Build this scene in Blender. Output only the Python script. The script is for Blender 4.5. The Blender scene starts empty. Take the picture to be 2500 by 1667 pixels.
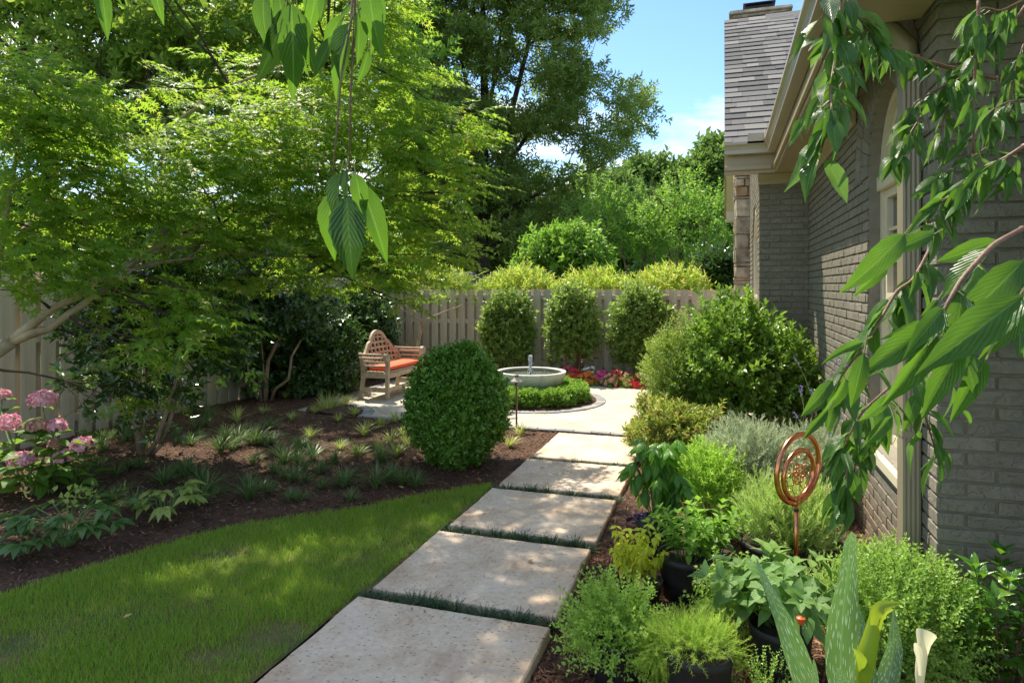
import bpy, bmesh, math, random
import numpy as np
from mathutils import Vector, Matrix

rng = np.random.default_rng(7)
random.seed(7)
SC = bpy.context.scene
COL = SC.collection
R = math.radians

# ------------------------------------------------------------------ camera
F_PX, CAM_H, HORIZON = 1600.0, 1.62, 699.0          # focal length and horizon row in pixels of the 2500 px photograph
YAW = math.atan(515.0 / 1600.0)                      # the house runs along +Y, the camera looks 17.8 degrees left of it
CS, SN = math.cos(YAW), math.sin(YAW)
cam_d = bpy.data.cameras.new('camera')
cam_d.sensor_width = 36.0
cam_d.lens = 36.0 * F_PX / 2500.0
cam_d.shift_y = -(833.5 - HORIZON) / 2500.0
cam_d.clip_start, cam_d.clip_end = 0.02, 2000.0
cam = bpy.data.objects.new('camera', cam_d)
cam.location = (0, 0, CAM_H)
cam.rotation_euler = (R(90), 0, YAW)
COL.objects.link(cam)
SC.camera = cam

# ------------------------------------------------------------------ sky and sun
SUN_EL, SUN_AZ = R(60.0), math.atan2(-0.707, 0.707)  # azimuth from +Y towards +X
sun_dir = Vector((math.cos(SUN_EL) * math.sin(SUN_AZ), math.cos(SUN_EL) * math.cos(SUN_AZ), math.sin(SUN_EL)))
world = bpy.data.worlds.new('World')
SC.world = world
world.use_nodes = True
wn, wl_ = world.node_tree.nodes, world.node_tree.links
wn.clear()
w_out = wn.new('ShaderNodeOutputWorld')
w_bg = wn.new('ShaderNodeBackground')
w_sky = wn.new('ShaderNodeTexSky')
w_sky.sky_type = 'NISHITA'
w_sky.sun_disc = False
w_sky.sun_elevation = SUN_EL
w_sky.sun_rotation = SUN_AZ
w_sky.air_density, w_sky.dust_density, w_sky.ozone_density = 1.0, 0.5, 2.2
w_bg.inputs['Strength'].default_value = 0.15
w_tc = wn.new('ShaderNodeTexCoord')
w_sep = wn.new('ShaderNodeSeparateXYZ')
wl_.new(w_tc.outputs['Generated'], w_sep.inputs[0])
w_add = wn.new('ShaderNodeMath'); w_add.operation = 'ADD'; w_add.inputs[1].default_value = 0.16
wl_.new(w_sep.outputs['Z'], w_add.inputs[0])
w_dx = wn.new('ShaderNodeMath'); w_dx.operation = 'DIVIDE'
w_dy = wn.new('ShaderNodeMath'); w_dy.operation = 'DIVIDE'
wl_.new(w_sep.outputs['X'], w_dx.inputs[0]); wl_.new(w_add.outputs[0], w_dx.inputs[1])
wl_.new(w_sep.outputs['Y'], w_dy.inputs[0]); wl_.new(w_add.outputs[0], w_dy.inputs[1])
w_cmb = wn.new('ShaderNodeCombineXYZ'); w_cmb.inputs[2].default_value = 2.9
wl_.new(w_dx.outputs[0], w_cmb.inputs[0]); wl_.new(w_dy.outputs[0], w_cmb.inputs[1])
w_noi = wn.new('ShaderNodeTexNoise')
w_noi.inputs['Scale'].default_value = 1.25; w_noi.inputs['Detail'].default_value = 9.0; w_noi.inputs['Roughness'].default_value = 0.62
w_noi.inputs['Distortion'].default_value = 0.35
wl_.new(w_cmb.outputs[0], w_noi.inputs['Vector'])
w_hz = wn.new('ShaderNodeMapRange')                  # clouds crowd towards the horizon
w_hz.inputs['From Min'].default_value = 0.02; w_hz.inputs['From Max'].default_value = 0.42
w_hz.inputs['To Min'].default_value = 0.07; w_hz.inputs['To Max'].default_value = -0.02
wl_.new(w_sep.outputs['Z'], w_hz.inputs['Value'])
w_sum = wn.new('ShaderNodeMath'); w_sum.operation = 'ADD'
wl_.new(w_noi.outputs['Fac'], w_sum.inputs[0]); wl_.new(w_hz.outputs[0], w_sum.inputs[1])
w_rmp = wn.new('ShaderNodeValToRGB')
w_rmp.color_ramp.elements[0].position = 0.47; w_rmp.color_ramp.elements[0].color = (0, 0, 0, 1)
w_rmp.color_ramp.elements[1].position = 0.66; w_rmp.color_ramp.elements[1].color = (1, 1, 1, 1)
wl_.new(w_sum.outputs[0], w_rmp.inputs[0])
w_mix = wn.new('ShaderNodeMix'); w_mix.data_type = 'RGBA'
wl_.new(w_rmp.outputs[0], w_mix.inputs['Factor'])
w_hsv = wn.new('ShaderNodeHueSaturation'); w_hsv.inputs['Saturation'].default_value = 1.18
w_hsv.inputs['Value'].default_value = 0.54
wl_.new(w_sky.outputs[0], w_hsv.inputs['Color'])
wl_.new(w_hsv.outputs[0], w_mix.inputs['A'])
w_mix.inputs['B'].default_value = (3.4, 3.32, 3.2, 1)
wl_.new(w_mix.outputs['Result'], w_bg.inputs['Color'])
wl_.new(w_bg.outputs[0], w_out.inputs[0])

sun_d = bpy.data.lights.new('sun', 'SUN')
sun_d.energy = 2.65
sun_d.angle = R(0.53)
sun_d.color = (1.0, 0.92, 0.77)
sun = bpy.data.objects.new('sun', sun_d)
sun.rotation_euler = (-sun_dir).to_track_quat('-Z', 'Y').to_euler()
sun.location = sun_dir * 40
COL.objects.link(sun)

SC.view_settings.view_transform = 'Standard'
SC.view_settings.look = 'None'
SC.view_settings.gamma = 1.0
SC.view_settings.use_curve_mapping = False
SC.view_settings.exposure = 1.68
SC.cycles.max_bounces = 7
SC.cycles.diffuse_bounces = 4
SC.cycles.glossy_bounces = 3
SC.cycles.transmission_bounces = 4
SC.cycles.sample_clamp_indirect = 6.0


# ------------------------------------------------------------------ places
def P(px, py, d):
    """the world point that the photograph shows at pixel (px, py), d metres ahead of the camera"""
    X = (px - 1250.0) / F_PX * d
    return np.array((X * CS - d * SN, X * SN + d * CS, CAM_H + (HORIZON - py) / F_PX * d))


def G(px, py):
    """the point of the ground seen at that pixel"""
    p = P(px, py, F_PX * CAM_H / (py - HORIZON))
    p[2] = 0.0
    return p


def depth_of(py):
    return F_PX * CAM_H / (py - HORIZON)


# ------------------------------------------------------------------ objects
def tag(o, label=None, cat=None, group=None, kind=None):
    if label: o['label'] = label
    if cat: o['category'] = cat
    if group: o['group'] = group
    if kind: o['kind'] = kind
    return o


def wpos(o):
    p = Vector((0, 0, 0))
    while o is not None:
        p += o.location
        o = o.parent
    return np.array(p)


def thing(name, label, cat, loc=(0, 0, 0), group=None, rz=0.0):
    o = bpy.data.objects.new(name, None)
    COL.objects.link(o)
    o.location = tuple(loc)
    o.rotation_euler = (0, 0, rz)
    o.empty_display_size = 0.1
    return tag(o, label, cat, group)


def link(name, me, parent=None, mat=None):
    if mat is not None and not me.materials:
        me.materials.append(mat)
    o = bpy.data.objects.new(name, me)
    COL.objects.link(o)
    if parent is not None:
        o.parent = parent
    return o


def copy_tree(o, loc=None, rz=None, sc=None, label=None):
    c = o.copy(); COL.objects.link(c)
    if loc is not None: c.location = tuple(loc)
    if rz is not None: c.rotation_euler = (0, 0, rz)
    if sc is not None: c.scale = (sc, sc, sc) if not hasattr(sc, '__len__') else sc
    if label: c['label'] = label
    for ch in list(o.children):
        k = ch.copy(); COL.objects.link(k); k.parent = c
        for g in ch.children:
            q = g.copy(); COL.objects.link(q); q.parent = k
    return c


def np_mesh(name, V, T, uv=None, smooth=False):
    """V (n,3), T (m,k) faces of one arity"""
    V = np.ascontiguousarray(V, dtype=np.float32); T = np.ascontiguousarray(T, dtype=np.int32)
    me = bpy.data.meshes.new(name)
    k = T.shape[1]
    me.vertices.add(len(V)); me.vertices.foreach_set('co', V.ravel())
    me.loops.add(T.size); me.loops.foreach_set('vertex_index', T.ravel())
    me.polygons.add(len(T)); me.polygons.foreach_set('loop_start', np.arange(0, T.size, k, dtype=np.int32))
    if uv is not None:
        ul = me.uv_layers.new(name='UVMap')
        ul.data.foreach_set('uv', np.ascontiguousarray(uv[T.ravel()], dtype=np.float32).ravel())
    if smooth:
        me.polygons.foreach_set('use_smooth', np.ones(len(T), dtype=bool))
    me.update(calc_edges=True)
    return me


class MB:
    """collects shapes; build() links them as ONE mesh object, set relative to its parent"""
    def __init__(self):
        self.v, self.f, self.n = [], [], 0

    def add(self, V, F):
        V = np.asarray(V, dtype=float)
        self.v.append(V)
        self.f.extend([tuple(int(i) + self.n for i in f) for f in F])
        self.n += len(V)
        return self

    def box(self, lo, hi, ch=0.0, M=None):
        lo, hi = np.array(lo, float), np.array(hi, float)
        V = np.array([(x, y, z) for x in (0, 1) for y in (0, 1) for z in (0, 1)], float)
        F = [(0, 1, 3, 2), (4, 6, 7, 5), (0, 4, 5, 1), (2, 3, 7, 6), (0, 2, 6, 4), (1, 5, 7, 3)]
        if ch > 0:
            V, F = CHBOX(hi - lo, ch)
            V = V + lo
        else:
            V = lo + V * (hi - lo)
        if M is not None:
            V = V @ np.array(M)[:3, :3].T + np.array(M)[:3, 3]
        return self.add(V, F)

    def tube(self, pts, rad, sides=7, cap=True):
        pts = np.asarray(pts, float)
        n = len(pts)
        rad = np.full(n, rad, float) if np.isscalar(rad) else np.asarray(rad, float)
        t = np.gradient(pts, axis=0)
        t /= np.linalg.norm(t, axis=1)[:, None] + 1e-9
        up = np.array((0, 0, 1.0)) if abs(t[0][2]) < 0.9 else np.array((1.0, 0, 0))
        V = []
        prev = None
        for i in range(n):
            a = np.cross(t[i], up if prev is None else prev)
            if np.linalg.norm(a) < 1e-4:
                a = np.cross(t[i], (0.3, 0.9, 0.2))
            a /= np.linalg.norm(a)
            b = np.cross(a, t[i])
            prev = b
            ang = np.arange(sides) * 2 * math.pi / sides
            V.append(pts[i] + rad[i] * (np.cos(ang)[:, None] * a + np.sin(ang)[:, None] * b))
        F = []
        for i in range(n - 1):
            for j in range(sides):
                k = (j + 1) % sides
                F.append((i * sides + j, i * sides + k, (i + 1) * sides + k, (i + 1) * sides + j))
        if cap:
            F.append(tuple(range(sides))[::-1]); F.append(tuple((n - 1) * sides + j for j in range(sides)))
        return self.add(np.vstack(V), F)

    def lathe(self, prof, c=(0, 0, 0), sides=32, wob=None):
        prof = np.asarray(prof, float)
        n = len(prof)
        V = []
        for j in range(sides):
            a = 2 * math.pi * j / sides
            for r, z in prof:
                rr = r * (1 + (wob(a, z) if wob else 0))
                V.append((c[0] + rr * math.cos(a), c[1] + rr * math.sin(a), c[2] + z))
        F = []
        for j in range(sides):
            k = (j + 1) % sides
            for i in range(n - 1):
                F.append((j * n + i, k * n + i, k * n + i + 1, j * n + i + 1))
        return self.add(V, F)

    def prism(self, poly, ax, lo, hi):
        """poly: 2-D outline in the two other axes (in x,y,z order), extruded along ax from lo to hi"""
        n = len(poly)
        V = []
        for h in (lo, hi):
            for a, b in poly:
                c = [a, b]; c.insert(ax, h); V.append(c)
        F = [tuple(range(n))[::-1], tuple(range(n, 2 * n))]
        F += [(i, (i + 1) % n, n + (i + 1) % n, n + i) for i in range(n)]
        return self.add(V, F)

    def mesh(self, name, off=(0, 0, 0), smooth=False):
        me = bpy.data.meshes.new(name)
        V = np.vstack(self.v) - np.array(off)
        me.from_pydata([tuple(p) for p in V], [], self.f)
        if smooth:
            me.polygons.foreach_set('use_smooth', np.ones(len(me.polygons), dtype=bool))
        bm = bmesh.new(); bm.from_mesh(me); bmesh.ops.recalc_face_normals(bm, faces=bm.faces); bm.to_mesh(me); bm.free()
        me.update()
        return me

    def build(self, name, mat, parent=None, smooth=False):
        return link(name, self.mesh(name, wpos(parent) if parent is not None else (0, 0, 0), smooth), parent, mat)


_ch = {}
def CHBOX(size, ch):
    """chamfered box from the origin"""
    key = tuple(round(float(s), 4) for s in size) + (ch,)
    if key not in _ch:
        bm = bmesh.new()
        bmesh.ops.create_cube(bm, size=1.0)
        for v in bm.verts:
            v.co = Vector(((v.co.x + .5) * size[0], (v.co.y + .5) * size[1], (v.co.z + .5) * size[2]))
        bmesh.ops.bevel(bm, geom=bm.edges[:], offset=ch, segments=1, affect='EDGES', profile=0.5)
        bm.verts.index_update()
        _ch[key] = (np.array([v.co for v in bm.verts]), [tuple(v.index for v in f.verts) for f in bm.faces])
        bm.free()
    return _ch[key]


def unit(v):
    v = np.asarray(v, float)
    return v / (np.linalg.norm(v, axis=-1, keepdims=True) + 1e-9)


def frames(Y, Z):
    Y = unit(Y); X = unit(np.cross(Y, Z)); Z2 = np.cross(X, Y)
    return np.stack([X, Y, Z2], axis=-1)            # columns


def noise3(p, s, seed=0):
    """cheap smooth noise in about -1..1"""
    p = np.asarray(p) * s + seed * 7.31
    x, y, z = p[..., 0], p[..., 1], p[..., 2]
    return (np.sin(x * 1.7 + 1.3 * np.sin(y * 1.1 + z * .7)) + np.sin(y * 2.1 + 1.7 * np.sin(z * 1.3 + x * .6)) + np.sin(z * 1.9 + 1.5 * np.sin(x * 1.2 - y * .8))) / 3.0


def scatter(name, tmpl, Pn, M, S, mat, parent=None, smooth=False):
    """copies of a template (V,T) or of a list of templates, joined into one mesh"""
    tl = tmpl if isinstance(tmpl, list) else [tmpl]
    S = np.broadcast_to(np.asarray(S, float), (len(Pn),))
    off = wpos(parent) if parent is not None else np.zeros(3)
    pick = rng.integers(0, len(tl), len(Pn))
    VV, TT, n = [], [], 0
    for i, (V, T) in enumerate(tl):
        s = pick == i
        if not s.any():
            continue
        W = np.einsum('nij,vj->nvi', M[s] * S[s][:, None, None], V) + Pn[s][:, None, :] - off
        k = len(W)
        VV.append(W.reshape(-1, 3))
        TT.append((T[None] + (np.arange(k) * len(V))[:, None, None]).reshape(-1, 3) + n)
        n += k * len(V)
    return link(name, np_mesh(name, np.vstack(VV), np.vstack(TT), smooth=smooth), parent, mat)


# ------------------------------------------------------------------ leaf templates (length 1 along +Y, upper side +Z)
def leaf_small(w=0.5, fold=0.12, droop=0.12):
    V = np.array([(0, 0, 0), (-w * .46, .45, fold), (0, .5, 0), (w * .46, .45, fold), (0, 1, -droop)], float)
    return V, np.array([(0, 2, 1), (0, 3, 2), (1, 2, 4), (2, 3, 4)])


def leaf_far(w=0.5, fold=0.1):
    return np.array([(0, 0, 0), (-w * .5, .5, fold), (0, 1, -.1), (w * .5, .5, fold)], float), np.array([(0, 3, 2), (0, 2, 1)])


def leaf_thin(w=0.14, droop=0.2):
    V = np.array([(-w * .5, 0, 0), (w * .5, 0, 0), (-w * .45, .55, .02), (w * .45, .55, .02), (0, 1, -droop)], float)
    return V, np.array([(0, 1, 3), (0, 3, 2), (2, 3, 4)])


def leaf_maple(lobes=7, droop=0.25, seed=0):
    r = np.random.default_rng(seed)
    if lobes == 7: A, L = [-118, -80, -40, 0, 40, 80, 118], [.36, .62, .88, 1.0, .88, .62, .36]
    else: A, L = [-95, -48, 0, 48, 95], [.55, .88, 1.0, .88, .55]
    n = len(A)
    V = [(0, .3, 0)]
    for i in range(n + 1):                           # the notches between the lobes
        a = R(A[0] - 35) if i == 0 else R(A[-1] + 35) if i == n else R((A[i - 1] + A[i]) / 2)
        q = .10 if i in (0, n) else .21
        V.append((math.sin(a) * q, .3 + math.cos(a) * q, .012))
    for a, l in zip(A, L):                           # the pointed lobes
        a = R(a + r.uniform(-6, 6)); l *= r.uniform(.9, 1.1) * .68
        V.append((math.sin(a) * l, .3 + math.cos(a) * l, -droop * l * l * r.uniform(.6, 1.8)))
    T = []
    for i in range(n):
        T.append((0, 2 + i, 1 + i)); T.append((1 + i, 2 + i, n + 2 + i))
    V += [(-.012, 0, 0), (.012, 0, 0)]
    T.append((len(V) - 2, len(V) - 1, 0))
    return np.array(V), np.array(T)


def merge(tl):
    VV, TT, n = [], [], 0
    for V, T in tl:
        VV.append(V); TT.append(T + n); n += len(V)
    return np.vstack(VV), np.vstack(TT)


def xf(t, base, Y, Z, s):
    V, T = t
    M = frames(np.asarray(Y, float)[None], np.asarray(Z, float)[None])[0]
    return (V * s) @ M.T + np.asarray(base, float), T


def sprig(leaf, n=8, length=1.0, size=0.5, arrange='alt', spread=55, up=0.3, seed=0, stem=0.012, curve=0.0, tip=True, plane=False):
    """a shoot along +Y with n leaves; unit length"""
    r = np.random.default_rng(seed)
    out = []
    L = leaf if isinstance(leaf, list) else [leaf]
    for i in range(n):
        k = (i // 2) if arrange == 'opp' else i
        steps = max(1, (n // 2 - 1) if arrange == 'opp' else n - 1)
        t = 0.12 + 0.88 * k / steps
        if plane: az = (0 if i % 2 else math.pi) + r.uniform(-.35, .35)
        elif arrange == 'opp': az = (k % 2) * math.pi / 2 + (i % 2) * math.pi + r.uniform(-.3, .3)
        else: az = i * 2.4 + r.uniform(-.4, .4)
        sp = R(spread * (1 - .45 * t) * r.uniform(.75, 1.25))
        side = np.array((math.cos(az), 0, math.sin(az)))
        Y = math.cos(sp) * np.array((0, 1, 0)) + math.sin(sp) * side + np.array((0, 0, up * .25))
        Z = np.array((0, 0, 1.0)) * (1.2 if plane else .55) - math.cos(sp) * side * .6 + np.array((0, math.sin(sp), 0)) * .6 + r.normal(0, .15, 3)
        base = np.array((0, t * length, curve * t * t))
        out.append(xf(L[r.integers(len(L))], base, Y, Z, size * r.uniform(.75, 1.15) * (1 - .25 * abs(t - .5))))
    if stem:
        V = np.array([(-stem, 0, 0), (stem, 0, 0), (0, 0, stem), (0, length, curve)])
        out.append((V, np.array([(0, 1, 3), (1, 2, 3), (2, 0, 3)])))
    return merge(out)


def big_leaf(name, segs=8, cols=2, width=0.42, fold=0.12, droop=0.25, wave=0.0, tipsharp=1.0, base_w=0.0, twist=0.0, seed=0, shape=None, serr=0.0):
    """a single leaf mesh with UVs, 1 long"""
    r = np.random.default_rng(seed)
    V, UV = [], []
    n = 2 * cols + 1
    for i in range(segs + 1):
        t = i / segs
        if shape: wv = shape(t)
        else: wv = (math.sin(math.pi * min(1, t ** .78)) ** .85) * (1 - .12 * t)
        hw = max(0.004, width * .5 * (wv + base_w * (1 - t)))
        if i == segs: hw = 0.001
        if serr and 0 < i < segs: hw *= 1 + serr * (1 if i % 2 else -1)
        for j in range(n):
            s = (j - cols) / cols
            x = s * hw
            z = abs(s) * fold * hw * 2 + wave * hw * math.sin(t * 9 + s * 2 + seed) * abs(s) - droop * t * t
            a = twist * t
            V.append((x * math.cos(a) - z * math.sin(a) * .3, t - .06 * droop * t * t, z + x * math.sin(a)))
            UV.append((s * .5 + .5, t))
    T = []
    for i in range(segs):
        for j in range(n - 1):
            a = i * n + j
            T.append((a, a + 1, a + n + 1, a + n))
    return np_mesh(name, np.array(V), np.array(T), uv=np.array(UV), smooth=True)


def put(name, me, parent, base, Y, Z, s, mat=None, off=None):
    o = bpy.data.objects.new(name, me)
    COL.objects.link(o)
    o.parent = parent
    M = frames(np.asarray(Y, float)[None], np.asarray(Z, float)[None])[0] * s
    b = np.asarray(base, float) - (wpos(parent) if off is None else off)
    m = Matrix(((M[0, 0], M[0, 1], M[0, 2], b[0]), (M[1, 0], M[1, 1], M[1, 2], b[1]), (M[2, 0], M[2, 1], M[2, 2], b[2]), (0, 0, 0, 1)))
    o.matrix_local = m
    return o


# ------------------------------------------------------------------ materials
def new_mat(name):
    m = bpy.data.materials.new(name)
    m.use_nodes = True
    nt = m.node_tree
    b = nt.nodes['Principled BSDF']
    return m, nt.nodes, nt.links, b


def rgba(c): return (c[0], c[1], c[2], 1.0)


def ramp(nodes, stops):
    r = nodes.new('ShaderNodeValToRGB')
    el = r.color_ramp.elements
    while len(el) < len(stops): el.new(0.5)
    for e, (p, c) in zip(el, stops):
        e.position = p; e.color = rgba(c)
    return r


def coords(nodes, links, scale, obj=True):
    tc = nodes.new('ShaderNodeTexCoord'); mp = nodes.new('ShaderNodeMapping')
    mp.inputs['Scale'].default_value = scale if hasattr(scale, '__len__') else (scale,) * 3
    links.new(tc.outputs['Object' if obj else 'UV'], mp.inputs['Vector'])
    return mp.outputs['Vector']


def noise(nodes, links, vec, scale, detail=4.0, rough=0.55, dist=0.0):
    n = nodes.new('ShaderNodeTexNoise')
    n.inputs['Scale'].default_value = scale; n.inputs['Detail'].default_value = detail
    n.inputs['Roughness'].default_value = rough; n.inputs['Distortion'].default_value = dist
    if vec is not None: links.new(vec, n.inputs['Vector'])
    return n


def mat_basic(name, c1, c2=None, scale=6.0, rough=0.6, metal=0.0, bump=0.0, bscale=40.0, stretch=(1, 1, 1), rnd=0.0, spec=0.5, detail=5.0, ramp_at=(.35, .65)):
    """two-tone surface with fine relief; rnd adds a per-object lightness change"""
    m, N, L, b = new_mat(name)
    b.inputs['Roughness'].default_value = rough; b.inputs['Metallic'].default_value = metal
    b.inputs['Specular IOR Level'].default_value = spec
    v = coords(N, L, stretch)
    col = None
    if c2 is not None:
        n = noise(N, L, v, scale, detail)
        r = ramp(N, [(ramp_at[0], c1), (ramp_at[1], c2)])
        L.new(n.outputs['Fac'], r.inputs[0]); col = r.outputs[0]
    if rnd:
        oi = N.new('ShaderNodeObjectInfo'); mr = N.new('ShaderNodeMapRange')
        mr.inputs['To Min'].default_value = 1 - rnd; mr.inputs['To Max'].default_value = 1 + rnd
        L.new(oi.outputs['Random'], mr.inputs['Value'])
        h = N.new('ShaderNodeHueSaturation')
        if col is not None: L.new(col, h.inputs['Color'])
        else: h.inputs['Color'].default_value = rgba(c1)
        L.new(mr.outputs[0], h.inputs['Value']); col = h.outputs[0]
    if col is not None: L.new(col, b.inputs['Base Color'])
    else: b.inputs['Base Color'].default_value = rgba(c1)
    if bump:
        n2 = noise(N, L, v, bscale, 6.0, 0.6)
        bp = N.new('ShaderNodeBump'); bp.inputs['Strength'].default_value = bump; bp.inputs['Distance'].default_value = 0.01
        L.new(n2.outputs['Fac'], bp.inputs['Height']); L.new(bp.outputs[0], b.inputs['Normal'])
    return m


def mat_leaf(name, c1, c2, c3=None, trans=0.35, tcol=None, rough=0.42, spec=0.45, veins=0.0, mid=None, vfreq=16.0, flecks=False, under=None, edge=None):
    """leaf colours vary from leaf to leaf; part of the light passes through"""
    m, N, L, b = new_mat(name)
    b.inputs['Roughness'].default_value = rough; b.inputs['Specular IOR Level'].default_value = spec
    gi = N.new('ShaderNodeNewGeometry'); oi = N.new('ShaderNodeObjectInfo')
    ad = N.new('ShaderNodeMath'); ad.operation = 'ADD'
    L.new(gi.outputs['Random Per Island'], ad.inputs[0]); L.new(oi.outputs['Random'], ad.inputs[1])
    fr = N.new('ShaderNodeMath'); fr.operation = 'FRACT'; L.new(ad.outputs[0], fr.inputs[0])
    stops = [(0.0, c1), (0.75, c2)] + ([(0.97, c3)] if c3 else [])
    r = ramp(N, stops); L.new(fr.outputs[0], r.inputs[0])
    col = r.outputs[0]
    if under is not None:
        mu = N.new('ShaderNodeMix'); mu.data_type = 'RGBA'
        L.new(gi.outputs['Backfacing'], mu.inputs['Factor']); L.new(col, mu.inputs['A']); mu.inputs['B'].default_value = rgba(under)
        col = mu.outputs['Result']
    if veins:                                         # mottling and a few brown blemishes
        u0 = N.new('ShaderNodeUVMap'); va = N.new('ShaderNodeVectorMath'); va.operation = 'MULTIPLY_ADD'; va.inputs[1].default_value = (31, 17, 23)
        L.new(oi.outputs['Random'], va.inputs[0]); L.new(u0.outputs[0], va.inputs[2])
        nz1 = noise(N, L, va.outputs[0], 4.0, 4, .6); r1 = ramp(N, [(.3, (.74, .78, .74)), (.7, (1.22, 1.15, 1.1))]); L.new(nz1.outputs['Fac'], r1.inputs[0])
        m1 = N.new('ShaderNodeMix'); m1.data_type = 'RGBA'; m1.blend_type = 'MULTIPLY'; m1.inputs['Factor'].default_value = 1
        L.new(col, m1.inputs['A']); L.new(r1.outputs[0], m1.inputs['B'])
        nz2 = noise(N, L, va.outputs[0], 9.0, 3, .6); mr2 = N.new('ShaderNodeMapRange'); mr2.inputs['From Min'].default_value = .70; mr2.inputs['From Max'].default_value = .76; mr2.inputs['To Max'].default_value = .8
        L.new(nz2.outputs['Fac'], mr2.inputs['Value'])
        m2_ = N.new('ShaderNodeMix'); m2_.data_type = 'RGBA'; L.new(mr2.outputs[0], m2_.inputs['Factor']); L.new(m1.outputs['Result'], m2_.inputs['A']); m2_.inputs['B'].default_value = (.17, .10, .035, 1)
        col = m2_.outputs['Result']
    if veins or mid or flecks:
        uv = N.new('ShaderNodeUVMap'); sp = N.new('ShaderNodeSeparateXYZ'); L.new(uv.outputs[0], sp.inputs[0])
        su = N.new('ShaderNodeMath'); su.operation = 'SUBTRACT'; su.inputs[1].default_value = .5; L.new(sp.outputs[0], su.inputs[0])
        ab = N.new('ShaderNodeMath'); ab.operation = 'ABSOLUTE'; L.new(su.outputs[0], ab.inputs[0])
        if mid:
            lt = N.new('ShaderNodeMapRange'); lt.inputs['From Min'].default_value = .012; lt.inputs['From Max'].default_value = .05
            lt.inputs['To Min'].default_value = .8; lt.inputs['To Max'].default_value = 0
            L.new(ab.outputs[0], lt.inputs['Value'])
            mm = N.new('ShaderNodeMix'); mm.data_type = 'RGBA'; L.new(lt.outputs[0], mm.inputs['Factor']); L.new(col, mm.inputs['A']); mm.inputs['B'].default_value = rgba(mid)
            col = mm.outputs['Result']
        if flecks:
            cb = N.new('ShaderNodeCombineXYZ')
            sk = N.new('ShaderNodeMath'); sk.operation = 'MULTIPLY_ADD'; sk.inputs[1].default_value = 46.0
            L.new(su.outputs[0], sk.inputs[0])
            tl = N.new('ShaderNodeMath'); tl.operation = 'MULTIPLY'; tl.inputs[1].default_value = 9.0; L.new(sp.outputs[1], tl.inputs[0])
            L.new(tl.outputs[0], sk.inputs[2])
            ty = N.new('ShaderNodeMath'); ty.operation = 'MULTIPLY'; ty.inputs[1].default_value = 34.0; L.new(sp.outputs[1], ty.inputs[0])
            L.new(sk.outputs[0], cb.inputs[0]); L.new(ty.outputs[0], cb.inputs[1])
            vo = N.new('ShaderNodeTexVoronoi'); vo.voronoi_dimensions = '2D'; vo.inputs['Scale'].default_value = .55
            L.new(cb.outputs[0], vo.inputs['Vector'])
            th = N.new('ShaderNodeMapRange'); th.inputs['From Min'].default_value = .16; th.inputs['From Max'].default_value = .24
            th.inputs['To Min'].default_value = 1; th.inputs['To Max'].default_value = 0
            L.new(vo.outputs['Distance'], th.inputs['Value'])
            # only some of the cells carry a fleck
            wn_ = N.new('ShaderNodeSeparateColor'); L.new(vo.outputs['Color'], wn_.inputs[0])
            gt = N.new('ShaderNodeMath'); gt.operation = 'GREATER_THAN'; gt.inputs[1].default_value = .45; L.new(wn_.outputs[0], gt.inputs[0])
            mu2 = N.new('ShaderNodeMath'); mu2.operation = 'MULTIPLY'; L.new(th.outputs[0], mu2.inputs[0]); L.new(gt.outputs[0], mu2.inputs[1])
            mf = N.new('ShaderNodeMix'); mf.data_type = 'RGBA'; L.new(mu2.outputs[0], mf.inputs['Factor']); L.new(col, mf.inputs['A']); mf.inputs['B'].default_value = (.62, .72, .6, 1)
            col = mf.outputs['Result']
        if veins:
            mv = N.new('ShaderNodeMath'); mv.operation = 'MULTIPLY_ADD'; mv.inputs[1].default_value = -.75; L.new(ab.outputs[0], mv.inputs[0]); L.new(sp.outputs[1], mv.inputs[2])
            m2 = N.new('ShaderNodeMath'); m2.operation = 'MULTIPLY'; m2.inputs[1].default_value = vfreq * 2 * math.pi; L.new(mv.outputs[0], m2.inputs[0])
            sn = N.new('ShaderNodeMath'); sn.operation = 'SINE'; L.new(m2.outputs[0], sn.inputs[0])
            bp = N.new('ShaderNodeBump'); bp.inputs['Strength'].default_value = veins; bp.inputs['Distance'].default_value = .004
            L.new(sn.outputs[0], bp.inputs['Height']); L.new(bp.outputs[0], b.inputs['Normal'])
            vl = N.new('ShaderNodeMapRange'); vl.inputs['From Min'].default_value = .86; vl.inputs['From Max'].default_value = 1.0
            vl.inputs['To Max'].default_value = .07
            L.new(sn.outputs[0], vl.inputs['Value'])
            mm2 = N.new('ShaderNodeMix'); mm2.data_type = 'RGBA'; L.new(vl.outputs[0], mm2.inputs['Factor']); L.new(col, mm2.inputs['A']); mm2.inputs['B'].default_value = rgba(mid or c2)
            col = mm2.outputs['Result']
    L.new(col, b.inputs['Base Color'])
    if trans:
        tr = N.new('ShaderNodeBsdfTranslucent')
        if tcol is not None:
            h = N.new('ShaderNodeMix'); h.data_type = 'RGBA'; h.inputs['Factor'].default_value = .6
            g = N.new('ShaderNodeVectorMath'); g.operation = 'SCALE'; g.inputs['Scale'].default_value = 2.2; L.new(col, g.inputs[0])
            L.new(g.outputs[0], h.inputs['A']); h.inputs['B'].default_value = rgba(tcol)
            L.new(h.outputs['Result'], tr.inputs['Color'])
        else: L.new(col, tr.inputs['Color'])
        mx = N.new('ShaderNodeMixShader'); mx.inputs[0].default_value = trans
        L.new(b.outputs[0], mx.inputs[1]); L.new(tr.outputs[0], mx.inputs[2])
        L.new(mx.outputs[0], N['Material Output'].inputs['Surface'])
    return m


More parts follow.
